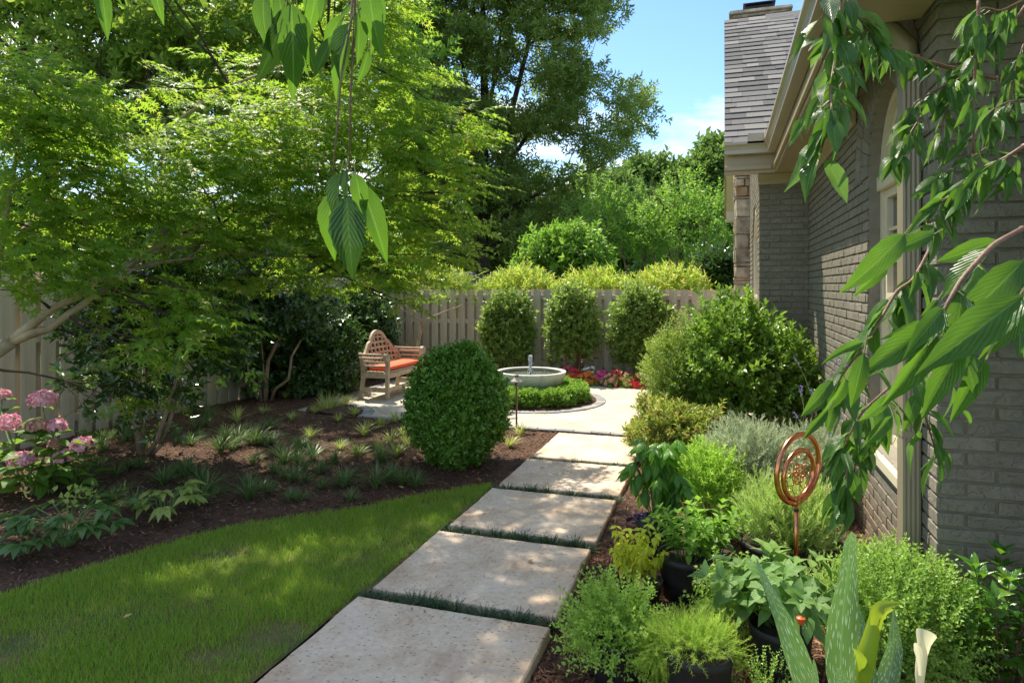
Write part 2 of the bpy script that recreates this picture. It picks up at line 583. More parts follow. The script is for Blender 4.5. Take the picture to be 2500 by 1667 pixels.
M = {}
M['bark'] = mat_basic('bark_grey_brown', (.10, .075, .052), (.22, .18, .13), scale=9, rough=.9, bump=.6, bscale=30, stretch=(1, 1, .35))
M['bark_smooth'] = mat_basic('bark_smooth_tan', (.23, .165, .10), (.45, .35, .23), scale=7, rough=.75, bump=.35, bscale=26)
M['bark_dark'] = mat_basic('bark_dark', (.035, .026, .018), (.08, .06, .042), scale=8, rough=.95, bump=.7, bscale=18, stretch=(1, 1, .3))
M['bark_red'] = mat_basic('bark_cinnamon', (.20, .095, .05), (.32, .19, .11), scale=9, rough=.8, bump=.4, bscale=30)
M['twig'] = mat_basic('twig_brown', (.13, .06, .035), (.21, .12, .07), scale=30, rough=.6, bump=.3, bscale=90)
M['twig_green'] = mat_basic('twig_yellow_green', (.22, .24, .07), (.3, .25, .1), scale=20, rough=.5)
M['stem_green'] = mat_basic('stem_green', (.10, .19, .04), (.16, .26, .07), scale=20, rough=.5)

# ================================================================== THE SETTING
BED = -0.03

M['ground'] = mat_basic('far_turf', (.045, .085, .018), (.09, .15, .03), scale=1.2, rough=.95, bump=.4, bscale=60)
M['soil'] = mat_basic('dark_soil', (.055, .028, .015), (.11, .056, .03), scale=18, rough=.95, bump=.9, bscale=70)
M['chip'] = mat_leaf('mulch_chip', (.06, .028, .015), (.175, .085, .047), (.34, .205, .125), trans=0, rough=.85, spec=.25)
M['turf_soil'] = mat_basic('turf_soil', (.075, .105, .022), (.17, .12, .05), scale=5, rough=.95, bump=.6, bscale=60)


def patch(name, w0, w1, u0, u1, step, zf, mat, keep=None):
    W = np.arange(w0, w1 + step / 2, step); U = np.arange(u0, u1 + step / 2, step)
    gw, gu = np.meshgrid(W, U, indexing='ij')
    p = np.stack([gw, gu, np.zeros_like(gw)], -1)
    p[..., 2] = zf(p)
    V = p.reshape(-1, 3)
    nu = len(U)
    i, j = np.meshgrid(np.arange(len(W) - 1), np.arange(nu - 1), indexing='ij')
    a = (i * nu + j).ravel()
    F = np.stack([a, a + nu, a + nu + 1, a + 1], -1)
    if keep is not None:
        c = V[F].mean(1)
        F = F[keep(c)]
    return link(name, np_mesh(name, V, F, smooth=True), None, mat)


tag(patch('ground', -260, 260, -60, 460, 20, lambda p: np.full(p.shape[:2], -.16), M['ground']), kind='structure')


def in_patio(p, m=0.0):
    return (p[..., 0] > -5.45 - m) & (p[..., 0] < .95 + m) & (p[..., 1] > 7.10 - m) & (p[..., 1] < 10.62 + m)


RING_C = np.array(P(1297, 975, 9.39)); RING_C[2] = 0
ARC_C = np.array((-5.05, 7.12, 0))


def bed_z(p):
    z = BED + .012 * noise3(p, 2.3) + .010 * noise3(p, 9.0, 2)
    z = z + .10 * np.exp(-(((p[..., 0] + 5.6) / 1.3) ** 2 + ((p[..., 1] - 5.2) / 3.0) ** 2))
    inner = in_patio(p, -.10)
    return np.where(inner, -.12, z)


def bed_h(w, u):
    return float(bed_z(np.array([[w, u, 0.0]]))[0])


tag(patch('mulch_bed', -6.9, 1.6, 1.4, 11.8, .06, bed_z, M['soil']), kind='structure')

# the lawn: its edge against the bed as measured in the photograph
LE = np.array([(-6.9, .2), (-3.95, 1.9), (-3.62, 2.46), (-3.50, 2.88), (-3.37, 3.14), (-3.26, 3.43), (-3.09, 3.72), (-2.83, 3.99), (-2.53, 4.26), (-2.24, 4.61), (-1.98, 4.90), (-1.84, 5.0)])


def in_lawn(w, u, m=0.0):
    lim = np.interp(w, LE[:, 0], LE[:, 1])
    return (w < -1.862 + .028 * (u - 2.0) + m) & (w > -6.9) & (u < lim + m) & (u > 1.2)


def lawn_z(p):
    return -.014 + .008 * noise3(p, 3.0, 5)


tag(patch('lawn', -4.6, -1.72, 1.2, 5.12, .04, lawn_z, M['turf_soil'], keep=lambda c: in_lawn(c[:, 0], c[:, 1], .02)), kind='structure')

# ------------------------------------------------------------------ stepping slabs
def mat_slab():
    m, N, L, b = new_mat('pitted_pale_stone')
    b.inputs['Roughness'].default_value = .82
    v = coords(N, L, 1.0)
    n1 = noise(N, L, v, 2.6, 8, .68, .4); r1 = ramp(N, [(.32, (.53, .37, .24)), (.50, (.70, .555, .40)), (.70, (.77, .65, .505))])
    L.new(n1.outputs['Fac'], r1.inputs[0])
    n3 = noise(N, L, v, 34, 5, .7); r3 = ramp(N, [(.3, (.82, .80, .78)), (.7, (1.08, 1.07, 1.05))]); L.new(n3.outputs['Fac'], r3.inputs[0])
    mx = N.new('ShaderNodeMix'); mx.data_type = 'RGBA'; mx.blend_type = 'MULTIPLY'; mx.inputs['Factor'].default_value = 1
    L.new(r1.outputs[0], mx.inputs['A']); L.new(r3.outputs[0], mx.inputs['B'])
    mp = N.new('ShaderNodeMapping'); mp.inputs['Scale'].default_value = (36, 80, 60); L.new(v, mp.inputs['Vector'])
    nd = noise(N, L, v, 9, 3)
    va = N.new('ShaderNodeVectorMath'); va.operation = 'MULTIPLY_ADD'; va.inputs[1].default_value = (2.5, 2.5, 2.5)
    L.new(nd.outputs['Color'], va.inputs[0]); L.new(mp.outputs[0], va.inputs[2])
    vo = N.new('ShaderNodeTexVoronoi'); vo.inputs['Scale'].default_value = 1.0; L.new(va.outputs[0], vo.inputs['Vector'])
    sc = N.new('ShaderNodeSeparateColor'); L.new(vo.outputs['Color'], sc.inputs[0])
    pit = N.new('ShaderNodeMapRange'); pit.inputs['From Min'].default_value = .10; pit.inputs['From Max'].default_value = .34
    L.new(vo.outputs['Distance'], pit.inputs['Value'])
    nm = noise(N, L, v, 5.5, 3); nm2 = N.new('ShaderNodeMath'); nm2.operation = 'MULTIPLY_ADD'; nm2.inputs[1].default_value = .9
    L.new(nm.outputs['Fac'], nm2.inputs[0]); nm2.inputs[2].default_value = .18
    gt = N.new('ShaderNodeMath'); gt.operation = 'GREATER_THAN'; L.new(sc.outputs[0], gt.inputs[0]); L.new(nm2.outputs[0], gt.inputs[1])
    om = N.new('ShaderNodeMath'); om.operation = 'SUBTRACT'; om.inputs[0].default_value = 1; L.new(pit.outputs[0], om.inputs[1])
    ml = N.new('ShaderNodeMath'); ml.operation = 'MULTIPLY'; L.new(om.outputs[0], ml.inputs[0]); L.new(gt.outputs[0], ml.inputs[1])
    m2 = N.new('ShaderNodeMix'); m2.data_type = 'RGBA'; L.new(ml.outputs[0], m2.inputs['Factor'])
    L.new(mx.outputs['Result'], m2.inputs['A']); m2.inputs['B'].default_value = (.25, .165, .105, 1)
    # rusty stain that creeps in from the worn edges
    tc = N.new('ShaderNodeTexCoord'); sp = N.new('ShaderNodeSeparateXYZ'); L.new(tc.outputs['Generated'], sp.inputs[0])
    e = N.new('ShaderNodeMapRange'); e.inputs['From Min'].default_value = .86; e.inputs['From Max'].default_value = 1.02; e.inputs['To Max'].default_value = .75
    L.new(sp.outputs[0], e.inputs['Value'])
    me_ = N.new('ShaderNodeMath'); me_.operation = 'MULTIPLY'; L.new(e.outputs[0], me_.inputs[0]); L.new(n1.outputs['Fac'], me_.inputs[1])
    m3 = N.new('ShaderNodeMix'); m3.data_type = 'RGBA'; L.new(me_.outputs[0], m3.inputs['Factor']); L.new(m2.outputs['Result'], m3.inputs['A']); m3.inputs['B'].default_value = (.52, .30, .14, 1)
    L.new(m3.outputs['Result'], b.inputs['Base Color'])
    sb = N.new('ShaderNodeMath'); sb.operation = 'MULTIPLY_ADD'; sb.inputs[1].default_value = -1.6; L.new(ml.outputs[0], sb.inputs[0]); L.new(n3.outputs['Fac'], sb.inputs[2])
    bp = N.new('ShaderNodeBump'); bp.inputs['Strength'].default_value = .55; bp.inputs['Distance'].default_value = .004
    L.new(sb.outputs[0], bp.inputs['Height']); L.new(bp.outputs[0], b.inputs['Normal'])
    return m


M['slab'] = mat_slab()
SLABS = [(-1.80, -.77, 2.02, 2.985, 'pale pitted stone stepping slab nearest the camera, cut by the bottom edge'),
         (-1.775, -.765, 3.09, 3.945, 'second pale stone stepping slab from the camera, beside the lawn'),
         (-1.75, -.755, 4.065, 4.91, 'third pale stone stepping slab from the camera, at the tip of the lawn'),
         (-1.73, -.755, 5.015, 5.845, 'fourth pale stone stepping slab from the camera, with dappled shade on it'),
         (-1.715, -.765, 5.935, 6.99, 'sunlit stone stepping slab next to the patio')]


def slab_mesh(w0, w1, u0, u1, z1, seed):
    r = np.random.default_rng(seed)
    n = 14
    def edge(a, b):
        return [a + (b - a) * i / n for i in range(n)]
    c = [np.array(p) for p in ((w0, u0), (w1, u0), (w1, u1), (w0, u1))]
    out = []
    for k in range(4):
        out += edge(c[k], c[(k + 1) % 4])
    mid = np.array(((w0 + w1) / 2, (u0 + u1) / 2))
    out = np.array(out)
    dirn = unit(out - mid)
    out = out - dirn * np.abs(r.normal(0, .004, len(out)))[:, None]
    V, F = [], []
    m = len(out)
    for off, z in ((0, -.05), (0, z1 - .008), (.007, z1)):
        for p, d in zip(out, dirn):
            q = p - d * off
            V.append((q[0] - mid[0], q[1] - mid[1], z))
    for l in range(2):
        for i in range(m):
            k = (i + 1) % m
            F.append((l * m + i, l * m + k, (l + 1) * m + k, (l + 1) * m + i))
    F.append(tuple(2 * m + i for i in range(m)))
    me = bpy.data.meshes.new('stepping_slab'); me.from_pydata(V, [], F); me.update()
    return me, mid


for i, (w0, w1, u0, u1, lab) in enumerate(SLABS):
    me, mid = slab_mesh(w0, w1, u0, u1, .022, i)
    o = link('stepping_slab', me, None, M['slab'])
    o.location = (mid[0], mid[1], 0)
    tag(o, lab, 'stepping stone', 'pale stone slabs of the garden path')

# ------------------------------------------------------------------ patio
M['tile'] = mat_basic('cream_limestone', (.46, .39, .295), (.56, .485, .38), scale=2.2, rough=.75, bump=.12, bscale=60, rnd=.05)
M['grout'] = mat_basic('grey_brown_grout', (.17, .135, .10), (.24, .195, .145), scale=20, rough=.9)
M['paver'] = mat_basic('blue_grey_paver', (.20, .20, .20), (.33, .325, .31), scale=5, rough=.85, bump=.3, bscale=50, rnd=.14)
g = MB(); g.box((-5.40, 7.16, -.09), (.90, 10.56, -.012))
patio = g.build('patio', M['grout'])
tag(patio, kind='structure')


def clip(poly, n, d):
    out = []
    for i in range(len(poly)):
        a, b = poly[i], poly[(i + 1) % len(poly)]
        da, db = np.dot(n, a) - d, np.dot(n, b) - d
        if da <= 0: out.append(a)
        if (da < 0 < db) or (db < 0 < da):
            out.append(a + (b - a) * (da / (da - db)))
    return out


a0 = P(1395, 1033, F_PX * CAM_H / (1033 - HORIZON))[:2]
ts = .60
e1, e2 = np.array((math.sqrt(.5), math.sqrt(.5))), np.array((-math.sqrt(.5), math.sqrt(.5)))
for i in range(-14, 14):
    for j in range(-14, 14):
        c = a0 + e1 * ts * i + e2 * ts * j
        gp = .0045
        poly = [c + e1 * gp + e2 * gp, c + e1 * (ts - gp) + e2 * gp, c + e1 * (ts - gp) + e2 * (ts - gp), c + e1 * gp + e2 * (ts - gp)]
        for n, d in (((1, 0), .80), ((-1, 0), 5.30), ((0, 1), 10.46), ((0, -1), -7.26)):
            poly = clip(poly, np.array(n, float), d)
            if len(poly) < 3: break
        if len(poly) < 3: continue
        area = .5 * abs(sum(poly[k][0] * poly[(k + 1) % len(poly)][1] - poly[(k + 1) % len(poly)][0] * poly[k][1] for k in range(len(poly))))
        if area < .004: continue
        pm = sum(poly) / len(poly)
        if np.linalg.norm(pm - RING_C[:2]) < .62: continue
        zt = random.uniform(-.0008, .0008)
        m = MB(); k = len(poly)
        ins = [p + (pm - p) * .006 for p in poly]
        m.add([(p[0], p[1], -.02) for p in poly] + [(p[0], p[1], zt - .002) for p in poly] + [(p[0], p[1], zt) for p in ins],
              [(q, (q + 1) % k, k + (q + 1) % k, k + q) for q in range(k)] + [(k + q, k + (q + 1) % k, 2 * k + (q + 1) % k, 2 * k + q) for q in range(k)] + [tuple(2 * k + q for q in range(k))])
        m.build('tile', M['tile'], patio)


def pavers(strip, parent, zt=.006):
    """strip: list of quads (4 plan points)"""
    for q in strip:
        m = MB()
        q = [np.array(p, float) for p in q]
        c = sum(q) / 4
        dz = random.uniform(-.002, .003)
        ins = [p + (c - p) * .05 for p in q]
        m.add([(p[0], p[1], -.05) for p in q] + [(p[0], p[1], zt - .006 + dz) for p in q] + [(p[0], p[1], zt + dz) for p in ins],
              [(i, (i + 1) % 4, 4 + (i + 1) % 4, 4 + i) for i in range(4)] + [(4 + i, 4 + (i + 1) % 4, 8 + (i + 1) % 4, 8 + i) for i in range(4)] + [(8, 9, 10, 11)])
        m.build('paver', M['paver'], parent)


def line_strip(p, q, wd, ln=.21, gap=.006):
    p, q = np.array(p, float), np.array(q, float)
    L = np.linalg.norm(q - p); d = (q - p) / L; n = np.array((-d[1], d[0]))
    k = max(1, round(L / ln)); ln = L / k
    return [(p + d * (i * ln + gap / 2), p + d * ((i + 1) * ln - gap / 2), p + d * ((i + 1) * ln - gap / 2) + n * wd, p + d * (i * ln + gap / 2) + n * wd) for i in range(k)]


def arc_strip(c, r0, r1, a0, a1, ln=.2, gap=.006):
    k = max(1, round(abs(a1 - a0) * r1 / ln)); out = []
    for i in range(k):
        b0 = a0 + (a1 - a0) * i / k + gap / 2 / r1; b1 = a0 + (a1 - a0) * (i + 1) / k - gap / 2 / r1
        out.append([(c[0] + r * math.cos(b), c[1] + r * math.sin(b)) for r, b in ((r0, b0), (r1, b0), (r1, b1), (r0, b1))])
    return out


edging = bpy.data.objects.new('paver_edging', None); COL.objects.link(edging); tag(edging, kind='structure')
pavers(line_strip((-4.3, 7.16), (.90, 7.16), .095), edging)
pavers(line_strip((.90, 7.16), (.90, 10.56), .095), edging)
pavers(line_strip((.90, 10.46), (-5.40, 10.46), -.095), edging)
pavers(line_strip((-5.40, 10.56), (-5.40, 7.95), .095), edging)
pavers(arc_strip(ARC_C, .72, .86, R(2), R(112)), edging, .012)
pavers(arc_strip((.90, 7.12), .30, .44, R(92), R(178), .16), edging, .012)
ringe = bpy.data.objects.new('ring_edging', None); COL.objects.link(ringe); tag(ringe, kind='structure')
pavers(arc_strip(RING_C, .93, 1.06, 0, 2 * math.pi, .19), ringe, .014)


def mound(name, c, r, h, a0=0.0, a1=2 * math.pi, rings=10, seg=48):
    V, F = [(c[0], c[1], h)], []
    for i in range(1, rings + 1):
        for j in range(seg + 1):
            a = a0 + (a1 - a0) * j / seg; q = r * i / rings
            x, y = c[0] + q * math.cos(a), c[1] + q * math.sin(a)
            V.append((x, y, h * (1 - (i / rings) ** 3) + .004 + .006 * noise3(np.array((x, y, 0)), 9)))
    n = seg + 1
    for j in range(seg):
        F.append((0, 1 + j, 2 + j))
        for i in range(rings - 1):
            F.append((1 + i * n + j, 1 + (i + 1) * n + j, 2 + (i + 1) * n + j, 2 + i * n + j))
    me = bpy.data.meshes.new(name); me.from_pydata(V, [], F); me.update()
    o = link(name, me, None, M['soil']); tag(o, kind='structure'); return o


mound('ring_mulch', RING_C, .935, .05)
mound('corner_mulch', ARC_C, .725, .04, R(-5), R(118), seg=24)
mound('corner_mulch', (.90, 7.12), .305, .03, R(88), R(182), seg=16)

# ------------------------------------------------------------------ shredded mulch and grass
def chips(name, pts, size=(.016, .045), up=.35):
    n = len(pts)
    V = np.array([(-.5, -.11, 0), (.5, -.07, 0), (.5, .08, .015), (-.5, .11, .03), (0, 0, .09)], float)
    T = np.array([(0, 1, 4), (1, 2, 4), (2, 3, 4)])
    a = rng.uniform(0, 2 * math.pi, n)
    Y = np.stack([np.cos(a), np.sin(a), rng.normal(0, up, n)], -1)
    Z = np.stack([rng.normal(0, .45, n), rng.normal(0, .45, n), np.ones(n)], -1)
    s = rng.uniform(size[0], size[1], n) * rng.uniform(.7, 1.25, n)
    o = scatter(name, (V, T), pts, frames(Y, Z), s, M['chip'])
    return tag(o, kind='stuff')


def rand_rect(n, w0, w1, u0, u1):
    return np.stack([rng.uniform(w0, w1, n), rng.uniform(u0, u1, n), np.zeros(n)], -1)


def off_slabs(p, m=.0):
    k = np.ones(len(p), bool)
    for w0, w1, u0, u1, _ in SLABS:
        k &= ~((p[:, 0] > w0 - m) & (p[:, 0] < w1 + m) & (p[:, 1] > u0 - m) & (p[:, 1] < u1 + m))
    return k


p = np.vstack([rand_rect(44000, -6.6, .9, 2.0, 5.4), rand_rect(26000, -6.6, .9, 5.4, 7.3), rand_rect(9000, -6.6, -5.3, 7.2, 11.5), rand_rect(11000, -5.5, .9, 10.5, 11.5), rand_rect(20000, -.78, .9, 1.9, 4.2), rand_rect(2500, .3, .9, 7, 11.2)])
p = p[off_slabs(p, .005) & ~in_patio(p, -.06) & ~in_lawn(p[:, 0], p[:, 1], -.02)]
p[:, 2] = bed_z(p) + rng.uniform(0, .016, len(p))
chips('mulch', p)
for w0, w1, u0, u1, _ in SLABS:                       # crumbs kicked onto the slabs, most of them near the edges
    k = 46
    e = np.abs(rng.normal(0, .05, k)) + .004
    sd = rng.integers(0, 3, k)
    q = np.stack([np.where(sd == 0, w1 - e, rng.uniform(w0 + .02, w1 - .02, k)), np.where(sd == 1, u0 + e, np.where(sd == 2, u1 - e, rng.uniform(u0 + .02, u1 - .02, k))), np.full(k, .024)], -1)
    chips('mulch', q, size=(.006, .026), up=.1)
r_ = .93 * np.sqrt(rng.uniform(.2, 1, 5200)); a_ = rng.uniform(0, 2 * math.pi, 5200)
q = np.stack([RING_C[0] + r_ * np.cos(a_), RING_C[1] + r_ * np.sin(a_), .05 * (1 - (r_ / .935) ** 3) + .01], -1)
r_ = .72 * np.sqrt(rng.uniform(0, 1, 1500)); a_ = rng.uniform(R(0), R(115), 1500)
q2 = np.stack([ARC_C[0] + r_ * np.cos(a_), ARC_C[1] + r_ * np.sin(a_), np.full(1500, .025)], -1)
chips('mulch', np.vstack([q, q2]), size=(.014, .04))

M['grass'] = mat_leaf('lawn_grass', (.17, .31, .025), (.29, .44, .045), (.48, .43, .11), trans=.4, tcol=(.32, .52, .05), rough=.5)
M['dead_grass'] = mat_leaf('straw_grass', (.20, .13, .05), (.30, .20, .09), trans=.15, rough=.7)


def blades(name, p, h, mat, lean=.5, wid=.07):
    n = len(p)
    V = np.array([(-wid / 2, 0, 0), (wid / 2, 0, 0), (-wid * .4, .5, .03), (wid * .4, .5, .03), (0, 1, .16)], float)
    T = np.array([(0, 1, 3), (0, 3, 2), (2, 3, 4)])
    a = rng.uniform(0, 2 * math.pi, n)
    Y = np.stack([np.cos(a) * lean * rng.uniform(0, 1, n), np.sin(a) * lean * rng.uniform(0, 1, n), np.ones(n)], -1)
    b = rng.uniform(0, 2 * math.pi, n)
    Z = np.stack([np.cos(b), np.sin(b), rng.normal(0, .2, n)], -1)
    o = scatter(name, (V, T), p, frames(Y, Z), h, mat)
    return tag(o, kind='stuff')


p = np.vstack([rand_rect(190000, -4.0, -1.76, 1.75, 5.05)])
edge_n = .035 * noise3(p, 7.0, 3) + .03 * noise3(p, 19.0, 4) + rng.normal(0, .018, len(p))
p = p[in_lawn(p[:, 0] + 0 * edge_n, p[:, 1] + edge_n, 0)]
p[:, 2] = lawn_z(p)
thin = noise3(p, 3.1, 11) + .5 * noise3(p, 8.0, 12)
bare = thin + rng.normal(0, .28, len(p)) > .80
keep = ~bare | (rng.uniform(0, 1, len(p)) < .45)
p, bare = p[keep], bare[keep]
h = (.029 + .011 * noise3(p, 4, 8) + rng.uniform(-.012, .022, len(p))) * np.where(bare, .65, 1.0)
dead = (rng.uniform(0, 1, len(p)) < np.where(bare, .45, .055))
blades('grass', p[~dead], h[~dead], M['grass'], .75)
blades('grass', p[dead], h[dead] * .8, M['dead_grass'], 1.3)

# ------------------------------------------------------------------ fences
M['fence'] = mat_basic('taupe_fence_paint', (.49, .415, .315), (.60, .52, .405), scale=2.2, rough=.8, bump=.35, bscale=14, stretch=(6, 6, .5), rnd=.11)


def fence(name, label, p, q, h, pitch, bw, gate=None):
    """shadowbox fence from p to q; inner side to the left of p->q"""
    p, q = np.array(p, float), np.array(q, float)
    L = np.linalg.norm(q - p); d = (q - p) / L; n = np.array((-d[1], d[0]))
    t = thing(name, label, 'fence', (p[0], p[1], -.06))
    ang = math.atan2(d[1], d[0])
    def board(x0, x1, y0, y1, z0, z1, nm):
        m = MB()
        m.box((0, 0, 0), (x1 - x0, y1 - y0, z1 - z0), .006)
        o = link(nm, m.mesh(nm), t, M['fence'])
        c = d * x0 + n * y0
        o.location = (c[0], c[1], z0 + random.uniform(-.006, .006)); o.rotation_euler = (0, 0, ang + random.uniform(-.002, .002))
        return o
    def dogear(x0, y0, nm):
        m = MB()
        e = .022
        m.prism([(0, 0), (bw, 0), (bw, h - e), (bw - e, h), (e, h), (0, h - e)], 1, 0, .018)
        o = link(nm, m.mesh(nm), t, M['fence'])
        c = d * x0 + n * y0
        o.location = (c[0], c[1], .05 + random.uniform(-.006, .006)); o.rotation_euler = (random.uniform(-.004, .004), 0, ang + random.uniform(-.003, .003))
    k = int(L / pitch)
    for i in range(k):
        dogear(i * pitch + .01, .031, 'board')
        dogear(i * pitch + .01 + pitch / 2, -.049, 'board')
    for zc in (.24, h * .62, h - .13):
        board(0, L, -.029, .029, zc, zc + .085, 'rail')
    for i in range(int(L / 2.4) + 1):
        board(min(L - .09, i * 2.4), min(L, i * 2.4 + .09), -.14, -.051, -.1, h, 'post')
    return t


fence('board_fence', 'taupe shadowbox board fence across the back, behind the fountain', (.20, 11.54), (-6.6, 11.60), 1.57, .186, .134)
fence('board_fence', 'taupe board fence along the left side, behind the pink hydrangea', (-6.62, 11.58), (-6.62, 2.0), 1.78, .205, .145)

# ================================================================== THE HOUSE
def mat_brick():
    m, N, L, b = new_mat('taupe_painted_brick')
    b.inputs['Roughness'].default_value = .62; b.inputs['Specular IOR Level'].default_value = .45
    tc = N.new('ShaderNodeTexCoord'); oi = N.new('ShaderNodeObjectInfo'); gi = N.new('ShaderNodeNewGeometry')
    of = N.new('ShaderNodeVectorMath'); of.operation = 'MULTIPLY_ADD'; of.inputs[1].default_value = (9, 9, 9)
    L.new(oi.outputs['Random'], of.inputs[0]); L.new(tc.outputs['Object'], of.inputs[2])
    n1 = noise(N, L, of.outputs[0], 14, 5, .6)
    r = ramp(N, [(.3, (.205, .183, .142)), (.7, (.27, .243, .192))]); L.new(n1.outputs['Fac'], r.inputs[0])
    hv = N.new('ShaderNodeHueSaturation'); mr = N.new('ShaderNodeMapRange'); mr.inputs['To Min'].default_value = .90; mr.inputs['To Max'].default_value = 1.10
    L.new(oi.outputs['Random'], mr.inputs['Value']); L.new(mr.outputs[0], hv.inputs['Value']); L.new(r.outputs[0], hv.inputs['Color'])
    sz_ = N.new('ShaderNodeSeparateXYZ'); L.new(gi.outputs['Position'], sz_.inputs[0])      # soil splashed on the lowest courses
    gz = N.new('ShaderNodeMapRange'); gz.inputs['From Min'].default_value = 0; gz.inputs['From Max'].default_value = .5; gz.inputs['To Min'].default_value = 1.0; gz.inputs['To Max'].default_value = 0
    L.new(sz_.outputs[2], gz.inputs['Value']); gn = noise(N, L, gi.outputs['Position'], 6, 5, .65)
    gm = N.new('ShaderNodeMath'); gm.operation = 'MULTIPLY'; L.new(gz.outputs[0], gm.inputs[0]); L.new(gn.outputs['Fac'], gm.inputs[1])
    sp_m = N.new('ShaderNodeMix'); sp_m.data_type = 'RGBA'; L.new(gm.outputs[0], sp_m.inputs['Factor']); L.new(hv.outputs[0], sp_m.inputs['A']); sp_m.inputs['B'].default_value = (.20, .115, .055, 1)
    L.new(sp_m.outputs['Result'], b.inputs['Base Color'])
    n2 = noise(N, L, of.outputs[0], 95, 8, .72, .6)
    n3 = noise(N, L, of.outputs[0], 22, 4, .6, 1.5)
    rr = ramp(N, [(.36, (0, 0, 0)), (.5, (1, 1, 1))]); L.new(n3.outputs['Fac'], rr.inputs[0])
    ad = N.new('ShaderNodeMath'); ad.operation = 'MULTIPLY_ADD'; ad.inputs[1].default_value = .9
    L.new(n2.outputs['Fac'], ad.inputs[0]); L.new(rr.outputs[0], ad.inputs[2])
    bp = N.new('ShaderNodeBump'); bp.inputs['Strength'].default_value = .75; bp.inputs['Distance'].default_value = .005
    L.new(ad.outputs[0], bp.inputs['Height']); L.new(bp.outputs[0], b.inputs['Normal'])
    return m


M['brick'] = mat_brick()
M['mortar'] = mat_basic('taupe_painted_mortar', (.215, .192, .15), (.27, .243, .192), scale=12, rough=.8, bump=.5, bscale=60)
M['trim'] = mat_basic('beige_trim_paint', (.43, .345, .225), (.47, .385, .255), scale=2, rough=.45, bump=.03, bscale=20)
M['cream'] = mat_basic('cream_window_paint', (.68, .595, .43), (.72, .635, .47), scale=3, rough=.4)
M['gutter'] = mat_basic('tan_gutter_enamel', (.44, .37, .265), (.48, .41, .295), scale=2, rough=.28, spec=.6)
M['spout'] = mat_basic('taupe_downspout_enamel', (.27, .225, .16), (.30, .255, .18), scale=2, rough=.35)
M['shingle'] = None


def mat_shingle():
    m, N, L, b = new_mat('asphalt_shingle')
    b.inputs['Roughness'].default_value = .95
    oi = N.new('ShaderNodeObjectInfo'); gi = N.new('ShaderNodeNewGeometry')
    ad = N.new('ShaderNodeMath'); ad.operation = 'ADD'; L.new(oi.outputs['Random'], ad.inputs[0]); L.new(gi.outputs['Random Per Island'], ad.inputs[1])
    fr = N.new('ShaderNodeMath'); fr.operation = 'FRACT'; L.new(ad.outputs[0], fr.inputs[0])
    r = ramp(N, [(0, (.10, .099, .096)), (.3, (.145, .142, .137)), (.55, (.185, .18, .172)), (.8, (.215, .207, .192))]); r.color_ramp.interpolation = 'CONSTANT'
    L.new(fr.outputs[0], r.inputs[0])
    v = coords(N, L, 1.0); n = noise(N, L, v, 260, 3, .7)
    r2 = ramp(N, [(.3, (.72, .72, .72)), (.7, (1.3, 1.28, 1.25))]); L.new(n.outputs['Fac'], r2.inputs[0])
    mx = N.new('ShaderNodeMix'); mx.data_type = 'RGBA'; mx.blend_type = 'MULTIPLY'; mx.inputs['Factor'].default_value = 1
    L.new(r.outputs[0], mx.inputs['A']); L.new(r2.outputs[0], mx.inputs['B']); L.new(mx.outputs['Result'], b.inputs['Base Color'])
    bp = N.new('ShaderNodeBump'); bp.inputs['Strength'].default_value = .5; bp.inputs['Distance'].default_value = .003
    L.new(n.outputs['Fac'], bp.inputs['Height']); L.new(bp.outputs[0], b.inputs['Normal'])
    return m


M['shingle'] = mat_shingle()


def mat_glass():
    m, N, L, b = new_mat('window_glass')
    b.inputs['Base Color'].default_value = (.045, .055, .055, 1); b.inputs['Roughness'].default_value = .04
    b.inputs['Specular IOR Level'].default_value = 1.0
    return m


M['glass'] = mat_glass()
M['dark_metal'] = mat_basic('black_metal', (.02, .02, .02), (.035, .033, .03), scale=8, rough=.5, metal=.6)
M['stone'] = mat_basic('field_stone', (.25, .20, .145), (.55, .475, .375), scale=7, rough=.9, bump=.8, bscale=35, rnd=.3)
M['stone_rust'] = mat_basic('rusty_field_stone', (.30, .165, .09), (.48, .34, .22), scale=6, rough=.9, bump=.8, bscale=35, rnd=.2)

house = thing('house', 'grey-taupe painted brick house with beige eaves, shingled roof and stone chimney, along the right', 'house', (0, 0, 0))
WALL_W, NEAR_U, BUMP_U, BUMP_W = .90, 3.335, 7.90, .39
PITCH_L, PITCH_H, JOINT = .235, .0677, .0125
bvar = []
for i in range(4):
    r = np.random.default_rng(i)
    V, F = CHBOX((PITCH_L - JOINT, .02, PITCH_H - JOINT), .0035)
    V = V.copy(); V[:, 1] -= 0; V += r.normal(0, .0011, V.shape)
    me = bpy.data.meshes.new('brick'); me.from_pydata([tuple(v) for v in V], [], F); me.materials.append(M['brick']); me.update()
    bvar.append((me, V, F))


